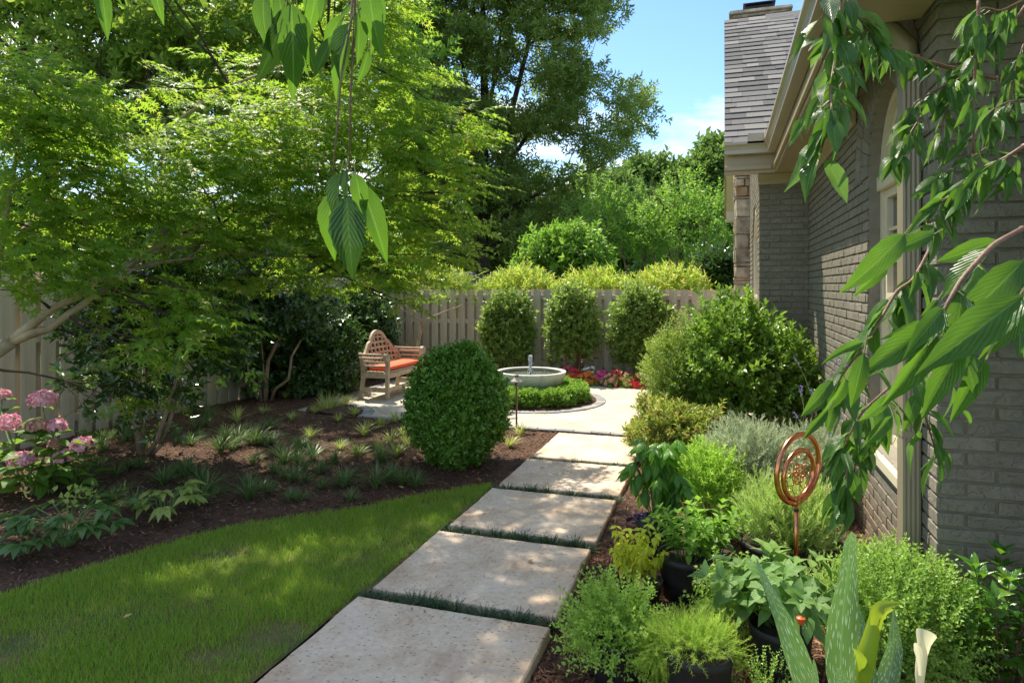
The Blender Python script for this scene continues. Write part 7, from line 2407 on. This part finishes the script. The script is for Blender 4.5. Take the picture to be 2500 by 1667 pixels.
# path lamp
M['bronze'] = mat_basic('aged_bronze', (.14, .095, .065), (.24, .17, .12), scale=12, rough=.38, metal=.7)
g = at(1261, 1043); kp_ = depth_of(1043) / 1600
lamp = thing('path_lamp', 'small bronze path lamp with a cone cap between the boxwood ball and the slabs', 'garden lamp', (g[0], g[1], BED))
H0 = 112 * kp_
m = MB(); m.tube([(g[0], g[1], BED - .05), (g[0], g[1], H0 - .06), (g[0], g[1], H0 - .035)], [.011, .011, .013], 10); m.build('post', M['bronze'], lamp, smooth=True)
m = MB(); m.lathe([(.012, H0 - .06), (.022, H0 - .03), (.026, H0 - .012), (.020, H0 - .006)], (g[0], g[1], 0), 16); m.build('socket', M['bronze'], lamp, smooth=True)
m = MB(); m.lathe([(.0, H0 + .01), (.066, H0 - .005), (.070, H0 - .003), (.066, H0 + .006), (.036, H0 + .03), (.028, H0 + .045), (.026, H0 + .052), (0, H0 + .052)], (g[0], g[1], 0), 28)
m.build('shade', mat_basic('brushed_cap_metal', (.50, .44, .37), (.60, .54, .46), scale=10, rough=.45, metal=.35), lamp, smooth=True)
m = MB(); m.lathe([(.024, H0 + .052), (.026, H0 + .056), (.026, H0 + .072), (.022, H0 + .075), (0, H0 + .075)], (g[0], g[1], 0), 16); m.build('finial', M['bronze'], lamp, smooth=True)

# wrought-iron chair half hidden by the right-hand shrubs
ci = G(1655, 1005)
chair = thing('iron_chair', 'dark bronze iron patio chair mostly hidden by the shrub at the right of the patio', 'chair', (ci[0], ci[1], 0))
M['iron'] = mat_basic('bronze_iron', (.035, .026, .02), (.07, .052, .04), scale=10, rough=.4, metal=.6)
def ch(x, y, z): return ci + RIGHT * x + FWD * y + UPV * z
for sx in (-.27, .27):
    for sy, nm in ((-.24, 'leg'), (.24, 'leg')):
        m = MB(); o_ = -.06 if sx < 0 else .06
        m.tube([ch(sx - o_ * .2, sy, .66 if sy < 0 else .44), ch(sx, sy, .5 if sy < 0 else .42), ch(sx + o_ * .1, sy, .36), ch(sx - o_ * .1, sy, .2), ch(sx - o_ * .05, sy, .09), ch(sx + o_ * .6, sy, .02), ch(sx + o_ * 1.4, sy, .014)], .012, 8); m.build(nm, M['iron'], chair, smooth=True)
    m = MB(); m.tube([ch(sx, .26, .70), ch(sx - .02 * (1 if sx < 0 else -1), .05, .68), ch(sx, -.24, .66), ch(sx, -.30, .61), ch(sx, -.26, .57)], .012, 8); m.build('arm', M['iron'], chair, smooth=True)
m = MB(); m.lathe([(0, .42), (.25, .42), (.27, .43), (.27, .445), (.25, .45), (0, .45)], ci, 24); m.build('seat', M['iron'], chair)
m = MB(); m.tube([ch(-.27, .24, .44), ch(-.28, .30, .8), ch(-.2, .34, 1.0), ch(0, .36, 1.06), ch(.2, .34, 1.0), ch(.28, .30, .8), ch(.27, .24, .44)], .012, 8); m.build('back_frame', M['iron'], chair, smooth=True)
for x in (-.14, 0, .14):
    m = MB(); m.tube([ch(x, .25, .45), ch(x * 1.1, .30, .8), ch(x, .35, 1.02)], .007, 6); m.build('back_bar', M['iron'], chair, smooth=True)

# impatiens along the back of the patio
def petal_flower(r):
    return merge([xf(leaf_small(1.0, .05, .06), (0, 0, 0), (math.cos(a), math.sin(a), .12), (0, 0, 1), r) for a in np.arange(5) * 1.2566])


FLW = petal_flower(1.0)
def flower_mat(n, c1, c2): return mat_leaf(n, c1, c2, trans=.3, rough=.55)


IMP = [(1388, 907, 34, 'hot pink', (.66, .03, .16), (.78, .06, .24)), (1408, 916, 36, 'scarlet', (.60, .012, .03), (.74, .03, .05)), (1434, 922, 34, 'orange', (.80, .13, .03), (.86, .20, .05)), (1440, 908, 40, 'white', (.78, .78, .76), (.82, .82, .8)), (1470, 916, 44, 'magenta', (.62, .03, .26), (.78, .08, .38)),
       (1492, 924, 30, 'salmon pink', (.78, .34, .26), (.84, .46, .38)), (1506, 916, 34, 'red', (.68, .03, .04), (.78, .06, .08)), (1524, 922, 26, 'peach', (.80, .36, .24), (.84, .44, .32)), (1562, 928, 34, 'deep red', (.58, .012, .03), (.7, .03, .05)), (1212, 912, 26, 'dark red', (.52, .02, .04), (.64, .04, .06)), (1590, 930, 20, 'pale pink', (.78, .45, .5), (.82, .55, .58))]
WHERE = ['just right of the fountain bowl', 'between the hot pink and the orange clump', 'in front of the white ones', 'behind the orange ones', 'in the middle of the flower row', 'right of the magenta ones', 'between salmon and peach blooms', 'at the right end of the long row', 'beside the patio chair', 'behind the left rim of the fountain', 'half hidden behind the right-hand shrub']
for i, (px, py, n, nm, c1, c2) in enumerate(IMP):
    d = (10.84 - (py - 905) * .010) / (CS + SN * (px - 1250) / 1600)
    c = P(px, py, d); b = np.array((c[0], c[1], BED))
    t = thing('impatiens', '%s impatiens clump %s' % (nm, WHERE[i]), 'flower', b, 'impatiens along the back of the patio')
    p, o = shrub_pts(b + np.array((0, 0, .05)), (.17, .16, max(.10, c[2])), 130, .6, .15, 4, floor=BED, low=-.2)
    tag(scatter('foliage', SP_GEN2, p, orient(o, .4, 1, .6), .07, M['hedge'], t), kind='stuff')
    p, o = shrub_pts(b + np.array((0, 0, .06)), (.19, .17, max(.15, c[2] + .06)), int(n * 2.6), .08, .1, 4, floor=.03, low=.0)
    tag(scatter('flower', FLW, p, frames(np.cross(o, rng.normal(0, 1, o.shape)), o * np.array((1, 1, .6)) - .5 * FWD + rng.normal(0, .2, o.shape)), .036 * rng.uniform(.85, 1.2, len(p)), flower_mat(nm.replace(' ', '_') + '_petal', c1, c2), t), kind='stuff')
# leafy filler between the flowers
for i, (px, py) in enumerate(((1425, 926), (1512, 930), (1545, 926))):
    c = P(px, py, 10.66 / (CS + SN * (px - 1250) / 1600)); b = np.array((c[0], c[1], BED))
    t = thing('impatiens', ['low leafy impatiens without blooms under the orange ones', 'low leafy impatiens under the red and peach ones', 'low leafy impatiens in the gap before the deep red ones'][i], 'flower', b, 'impatiens along the back of the patio')
    p, o = shrub_pts(b + np.array((0, 0, .03)), (.2, .12, .1), 120, .6, .15, 4, floor=BED, low=-.2)
    tag(scatter('foliage', SP_GEN2, p, orient(o, .4, 1, .6), .06, M['hedge'], t), kind='stuff')

# ================================================================== WEEPING CHERRY HANGING INTO THE PICTURE
M['cherry'] = mat_leaf('cherry_leaf', (.026, .085, .012), (.058, .15, .020), trans=.36, tcol=(.24, .46, .03), rough=.36, spec=.42, veins=.4, vfreq=11, mid=(.15, .28, .05), under=(.10, .18, .07))
CHS = lambda t: (math.sin(math.pi * min(1, t ** .72)) ** .9) * (1 - .35 * max(0, t - .6))
chl = []
for i in range(7):
    me = big_leaf('leaf', 9, 2, [.38, .34, .40, .30, .36, .38, .32][i], [.16, .25, .1, .38, .2, -.12, .3][i], [.15, .3, .45, .25, .6, .3, .1][i], .10, twist=[0, .5, -.4, .3, -.6, .2, .8][i], seed=i, shape=CHS, serr=.03)
    me.materials.append(M['cherry']); chl.append(me)


hml = []
for i in range(4):
    me = big_leaf('leaf', 12, 3, (.30, .27, .33, .25)[i], (.2, .35, .12, .5)[i], (.2, .35, .5, .3)[i], .12, twist=(.2, -.3, .5, -.6)[i], seed=i + 20, shape=CHS, serr=.035)
    me.materials.append(M['cherry']); hml.append(me)


M['cherry_dark'] = mat_leaf('shaded_cherry_leaf', (.022, .072, .014), (.04, .105, .02), trans=.13, tcol=(.15, .32, .03), rough=.3, spec=.6, veins=.5, vfreq=11, mid=(.10, .19, .05), under=(.09, .16, .06))  # darker copy of the cherry leaf, canopy shade put into its colour
dkl = []
for i in range(3):
    me = big_leaf('leaf', 12, 3, (.42, .36, .32)[i], (.22, .3, .45)[i], (.25, .4, .3)[i], .10, twist=(.1, -.3, .5)[i], seed=i + 40, shape=CHS, serr=.035)
    me.materials.append(M['cherry_dark']); dkl.append(me)


def petiole(m, a, b, r=.0009):
    m.tube([a, (np.asarray(a) + b) / 2 + np.array((0, 0, .001)), b], [r, r, r], 4, cap=False)


def twig(tree, mt_, pt_, px_pts, r0, r1, n, size, side=1.0, droop=1.0, start=.08, skip=0.0):
    """a drooping twig through pixel points (x, y, depth); leaves hang from it on thin stalks"""
    p = pxpath(px_pts); q = []
    for i in range(len(p) - 1):
        for f in np.linspace(0, 1, 5)[:-1]: q.append(p[i] * (1 - f) + p[i + 1] * f)
    q.append(p[-1]); q = np.array(q)
    q[1:-1] = (q[:-2] + 2 * q[1:-1] + q[2:]) / 4
    mt_.tube(q, np.linspace(r0, r1, len(q)), 6)
    for k in range(n):
        t = start + (1 - start) * (k + random.uniform(-.3, .3)) / max(1, n - 1)
        t = min(.999, max(0, t)); i = min(len(q) - 2, int(t * (len(q) - 1))); f = t * (len(q) - 1) - i
        pos = q[i] * (1 - f) + q[i + 1] * f; ax = unit(q[i + 1] - q[i])
        a = random.uniform(0, 2 * math.pi); h = RIGHT * math.cos(a) + FWD * math.sin(a) * .8
        d = h * random.uniform(.3, 1.0) * side + ax * random.uniform(.1, .6) + np.array((0, 0, -1.0)) * droop * random.uniform(.15, 1.0)
        d = unit(d); s = size * random.uniform(.72, 1.15)
        b = pos + d * s * .14 + h * .004
        petiole(pt_, pos, b, .0009 if size < .13 else .0012)
        z = unit(-FWD * random.uniform(-.3, 1) + UPV * .7 + h * .6 + rng.normal(0, .35, 3))
        put('leaf', random.choice(chl), tree, b, d, z, s)


def hero(tree, pt_, a, b, depth, tilt=0.0, face=None, mesh=None, dz=.0):
    A, B = P(a[0], a[1], depth), P(b[0], b[1], depth + dz)
    L = np.linalg.norm(B - A)
    f = (-FWD + UPV * .5 + RIGHT * tilt) if face is None else np.asarray(face)
    put('leaf', mesh or random.choice(hml), tree, A, B - A, f, L)
    petiole(pt_, A, A - unit(B - A) * .02 + np.array((0, 0, .004)), .0012)


S3 = lambda x, y, d: (1700 + x / 2.8, y / 2.8, d)
S6 = lambda x, y, d: (1600 + x / 2.613, 560 + y / 2.613, d)
S8 = lambda x, y, d: (1300 + x / 1.96, 1020 + y / 1.96, d)
SH = lambda x, y: (560 + x / 2.241, y / 2.241)
ch1 = thing('weeping_cherry', 'weeping cherry branches with long drooping leaves filling the right side', 'tree', P(2900, 1900, 2.0) * np.array((1, 1, 0)))
mt_, pt_ = MB(), MB()
d = 2.0
tk = pxpath([(2900, 2060, 2.0), (2880, 1500, 2.0), (2900, 900, 1.95), (2880, 300, 1.9), (2820, -300, 1.9), (2600, -700, 2.2)])
mt_.tube(tk, [.10, .09, .085, .075, .06, .04], 10)
mt_.tube(pxpath([(2885, 420, 1.9), (2700, 320, 1.95), (2560, 230, 2.0), (2447, 190, 2.05)]), [.02, .014, .010, .008], 7)
mt_.tube(pxpath([(2890, 620, 1.85), (2700, 480, 1.6), (2500, 358, 1.4)]), [.02, .013, .008], 7)
mt_.tube(pxpath([(2900, 800, 1.8), (2700, 560, 1.3), (2495, 560, .86)]), [.02, .012, .005], 7)
mt_.tube(pxpath([(2830, -250, 1.9), (2600, -260, 1.8), (2390, -100, 1.75), (2388, 0, 1.75)]), [.03, .015, .008, .006], 7)
mt_.tube(pxpath([(2390, -100, 1.75), (2200, -180, 1.6), (2056, -60, 1.4), (2052, 10, 1.35)]), [.012, .008, .005, .004], 6)
mt_.tube(pxpath([(2830, -250, 1.9), (2560, -60, 1.9), (2500, 20, 1.9), (2470, 60, 1.9)]), [.015, .008, .005, .004], 6)
tw_ = lambda *a, **k: twig(ch1, mt_, pt_, *a, **k)
tw_([S3(2080, 540, 2.05), S3(1830, 490, 2.05), S3(1600, 430, 2.05), S3(1420, 360, 2.0), S3(1250, 310, 1.95), S3(1100, 270, 1.9), S3(870, 262, 1.9)], .0075, .003, 48, .084)
tw_([S3(1930, 0, 1.8), S3(1925, 200, 1.8), S3(1905, 450, 1.8), S3(1895, 700, 1.8), S3(1893, 1050, 1.8)], .005, .003, 21, .084)
tw_([S3(2240, 100, 2.0), S3(2130, 150, 2.0), S3(2000, 230, 2.0), S3(1900, 265, 2.0), S3(1840, 310, 2.0)], .004, .002, 21, .084)
tw_([S3(2240, 0, 1.9), S3(2080, 80, 1.9), S3(1960, 50, 1.9), S3(1880, 110, 1.9)], .004, .002, 16, .084)
tw_([S3(1890, 470, 2.05), S3(1770, 560, 2.0), S3(1650, 610, 2.0), S3(1500, 700, 1.95), S3(1420, 830, 1.95)], .004, .002, 21, .084)
tw_([S3(1800, 480, 2.05), S3(1760, 620, 2.0), S3(1700, 780, 2.0), S3(1670, 900, 2.0), S3(1650, 1010, 2.0)], .003, .0015, 19, .084)
tw_([S3(1110, 380, 1.9), S3(1030, 490, 1.85), S3(960, 640, 1.8), S3(860, 740, 1.8), S3(740, 820, 1.75)], .003, .0015, 25, .084)
tw_([S3(985, 20, 1.35), S3(965, 300, 1.3), S3(935, 480, 1.28), S3(910, 620, 1.25), S3(930, 760, 1.2), S3(880, 930, 1.2), S3(850, 1050, 1.2)], .003, .0015, 28, .084)
tw_([S3(1000, -60, 1.35), S3(1060, 60, 1.3), S3(1130, 150, 1.3), S3(1200, 230, 1.3), S3(1300, 330, 1.3)], .003, .0015, 20, .084)
tw_([S3(900, -60, 1.3), S3(880, 40, 1.3), S3(870, 110, 1.3)], .002, .0015, 6, .09)
tw_([S3(2240, 1000, 1.4), S3(2100, 1090, 1.42), S3(1950, 1150, 1.45), S3(1800, 1290, 1.5), S3(1650, 1400, 1.5), S3(1560, 1540, 1.5)], .005, .002, 34, .084)
tw_([S3(2000, 1000, 1.8), S3(1850, 1100, 1.8), S3(1700, 1180, 1.8), S3(1600, 1270, 1.8)], .003, .0015, 19, .084)
tw_([S3(1540, 790, 1.95), S3(1470, 900, 1.9), S3(1400, 1000, 1.9), S3(1360, 1080, 1.9)], .003, .0015, 19, .084)
tw_([S3(2240, 300, 1.85), S3(2190, 450, 1.85), S3(2150, 620, 1.85), S3(2120, 800, 1.85)], .003, .0015, 20, .084)
tw_([S3(2060, 520, 1.95), S3(2060, 650, 1.9), S3(2000, 780, 1.9), S3(1950, 900, 1.9)], .003, .0015, 16, .084)
tw_([S6(1800, 20, 1.55), S6(1720, 190, 1.5), S6(1640, 330, 1.48), S6(1540, 390, 1.46), S6(1460, 530, 1.44), S6(1400, 640, 1.42), S6(1280, 810, 1.4), S6(1180, 940, 1.4), S6(1120, 1060, 1.4)], .005, .002, 38, .084)
tw_([S6(2340, 0, .86), S6(2150, 100, .84), S6(1950, 320, .82), S6(1870, 460, .8), S6(1800, 610, .8)], .004, .0022, 9, .084)
tw_([S6(1640, 340, 1.48), S6(1600, 550, 1.46)], .003, .0015, 6, .084)
tw_([S6(1600, 640, 1.5), S6(1680, 1000, 1.5), S6(1720, 1180, 1.5), S6(1760, 1320, 1.5), S6(1800, 1450, 1.5)], .003, .0015, 20, .084)
tw_([S6(1500, 1000, 1.5), S6(1330, 1150, 1.5), S6(1240, 1300, 1.5), S6(1200, 1400, 1.5)], .003, .0015, 19, .084)
tw_([S6(1460, 1060, 1.55), S6(1420, 1200, 1.55), S6(1390, 1330, 1.55)], .0025, .0012, 12, .084)
tw_([S8(1610, 60, 1.6), S8(1510, 180, 1.55), S8(1500, 300, 1.52), S8(1505, 420, 1.5)], .003, .0015, 24, .084, droop=1.2)
tw_([S6(2352, 300, .9), S6(2280, 420, .88), S6(2200, 560, .86)], .003, .002, 6, .084)
tw_([S3(2240, 680, 1.7), S3(2120, 700, 1.7), S3(2010, 760, 1.7), S3(1980, 860, 1.7)], .003, .0015, 14, .084)
h6 = lambda a, b, dd, **k: hero(ch1, pt_, S6(a[0], a[1], 0)[:2], S6(b[0], b[1], 0)[:2], dd, **k)
h6((1805, 610), (1262, 930), .80, tilt=-.2); h6((1770, 640), (1510, 1170), .80, tilt=.3); h6((1815, 615), (1470, 655), .82); h6((1990, 690), (1690, 1200), .74, tilt=-.4)
h6((2352, 420), (1690, 900), .72, tilt=-.3); h6((2352, 200), (1910, 640), .78, tilt=-.3); h6((2290, 480), (2060, 790), .74, tilt=.5); h6((2352, 540), (2090, 830), .78)
h6((2110, 830), (1890, 1230), .78, tilt=-.3); h6((1900, 480), (1840, 560), .9); h6((1800, 450), (1700, 560), .9); h6((1490, 1060), (1330, 1240), 1.1); h6((1510, 1190), (1330, 1400), 1.1); h6((1520, 1170), (1625, 1380), 1.1, tilt=.3)
h6((1215, 950), (1110, 1210), 1.3, tilt=.4); h6((1325, 720), (1065, 830), 1.3); h6((1130, 960), (940, 1200), 1.3); h6((1100, 1150), (940, 1340), 1.3); h6((1780, 30), (1480, 130), 1.4); h6((1590, 30), (1245, 390), 1.2); h6((1480, 200), (1290, 440), 1.25, tilt=.5)
h6((1330, 790), (1250, 1150), .82, tilt=-.4); h6((1900, 1000), (1880, 1220), .95, tilt=.8); h6((1950, 1150), (2060, 1260), 1.3); h6((1690, 1280), (1650, 1400), 1.3)
# unseen crown right of and above the frame, added to shade the near wall
cpads = [(2860, 200, 2.1, 260, 420), (2900, 900, 2.0, 260, 420), (3300, 400, 2.3, 420, 600), (2700, -420, 2.0, 320, 160), (2350, -560, 1.8, 300, 140), (3200, -500, 2.2, 420, 260), (3000, 1300, 2.2, 300, 260), (2760, 500, 2.4, 120, 420)]
p, o = pad_pts(cpads, 50, flat=False)
p = p[p[:, 1] < NEAR_U - .12]
n = len(p); a = rng.uniform(0, 6.28, n)
Y = np.stack([np.cos(a) * .5, np.sin(a) * .5, -np.ones(n)], -1)
tag(scatter('crown', LF, p, frames(Y, np.stack([np.cos(a), np.sin(a), .5 * np.ones(n)], -1)), .11 * rng.uniform(.8, 1.2, n), M['cherry'], ch1), kind='stuff')
mt_.build('branch', M['twig'], ch1, smooth=True); tag(pt_.build('leaf_stalk', M['twig_green'], ch1), kind='stuff')

ch2 = thing('weeping_cherry', 'two cherry twigs with large leaves dangling from the top edge left of centre', 'tree', P(800, -900, 1.5))
mt_, pt_ = MB(), MB()
D = 1.25
# the bough over the frame that carries the twigs
mt_.tube(pxpath([(2600, -700, 2.2), (2000, -620, 1.9), (1400, -520, 1.6), (900, -420, D), (500, -380, D), (200, -340, D)]), [.03, .024, .018, .012, .009, .006], 8)
for l, r in (([(870, -415, D), (868, -100, D), (867, 10, D), (863, 102, D), (855, 250, D), (852, 415, D)], .0030), ([(869, -100, D), (856, 60, D - .01), (832, 196, D - .01), (823, 312, D - .01), (812, 428, D - .01)], .0024), ([(700, -400, D), (705, -60, D), (702, 15, D)], .002), ([(640, -390, D), (650, -60, D)], .002), ([(260, -350, 1.2), (255, -40, 1.2)], .002), ([(385, -365, 1.2), (383, -30, 1.2)], .002), ([(920, -425, 1.2), (915, -40, 1.2)], .002)):
    mt_.tube(pxpath(l), np.linspace(r, r * .6, len(l)), 6)
hh = lambda a, b, dd=D, **k: hero(ch2, pt_, SH(*a), SH(*b), dd, **k)
hh((645, 1075), (655, 1535), D - .03, tilt=.05, mesh=dkl[0], face=-FWD * .8 + UPV * .7); hh((560, 1050), (500, 1430), D + .03, tilt=-.2); hh((720, 1010), (890, 1430), D + .03, tilt=.3); hh((610, 945), (540, 1220), D, tilt=-.6, mesh=dkl[2]); hh((640, 930), (610, 1075), D - .05, mesh=dkl[1]); hh((690, 950), (745, 1190), D, tilt=.3, mesh=chl[2])
hh((195, -60), (130, 275), D, tilt=-.2, mesh=chl[2]); hh((310, 50), (180, 480), D + .04, tilt=.9, mesh=dkl[2]); hh((340, 20), (352, 510), D - .02, tilt=.2); hh((300, 30), (335, 380), D + .02, tilt=-.5); hh((380, 70), (462, 400), D, tilt=.1); hh((540, -70), (478, 115), D, tilt=-.2); hh((615, 85), (490, 270), D + .03, tilt=.4); hh((570, 200), (450, 410), D, tilt=.2); hh((655, 130), (520, 400), D - .03, tilt=-.3, mesh=dkl[1]); hh((650, 190), (545, 535), D + .02, tilt=.2)
hh((705, 70), (725, 350), D, tilt=.6, mesh=chl[3]); hh((765, -60), (790, 300), D - .02, tilt=-.1, mesh=chl[2]); hh((665, 25), (585, 95), D, mesh=chl[5]); hh((760, 280), (715, 470), D + .03, tilt=.9, mesh=chl[3]); hh((800, -60), (828, 265), D + .03, tilt=.4); hh((430, -40), (395, 60), D); hh((250, -70), (215, 60), D + .03); hh((60, -60), (70, 20), D); hh((480, -60), (430, 200), D + .05, tilt=.4); hh((270, -40), (290, 250), D + .05, tilt=-.4)
hero(ch2, pt_, (248, -30), (262, 92), 1.2, tilt=.4, mesh=chl[3]); hero(ch2, pt_, (236, -40), (240, 30), 1.2); hero(ch2, pt_, (378, -30), (388, 50), 1.2); hero(ch2, pt_, (270, -40), (292, 10), 1.2)
mt_.build('branch', M['twig'], ch2, smooth=True); tag(pt_.build('leaf_stalk', M['twig_green'], ch2), kind='stuff')
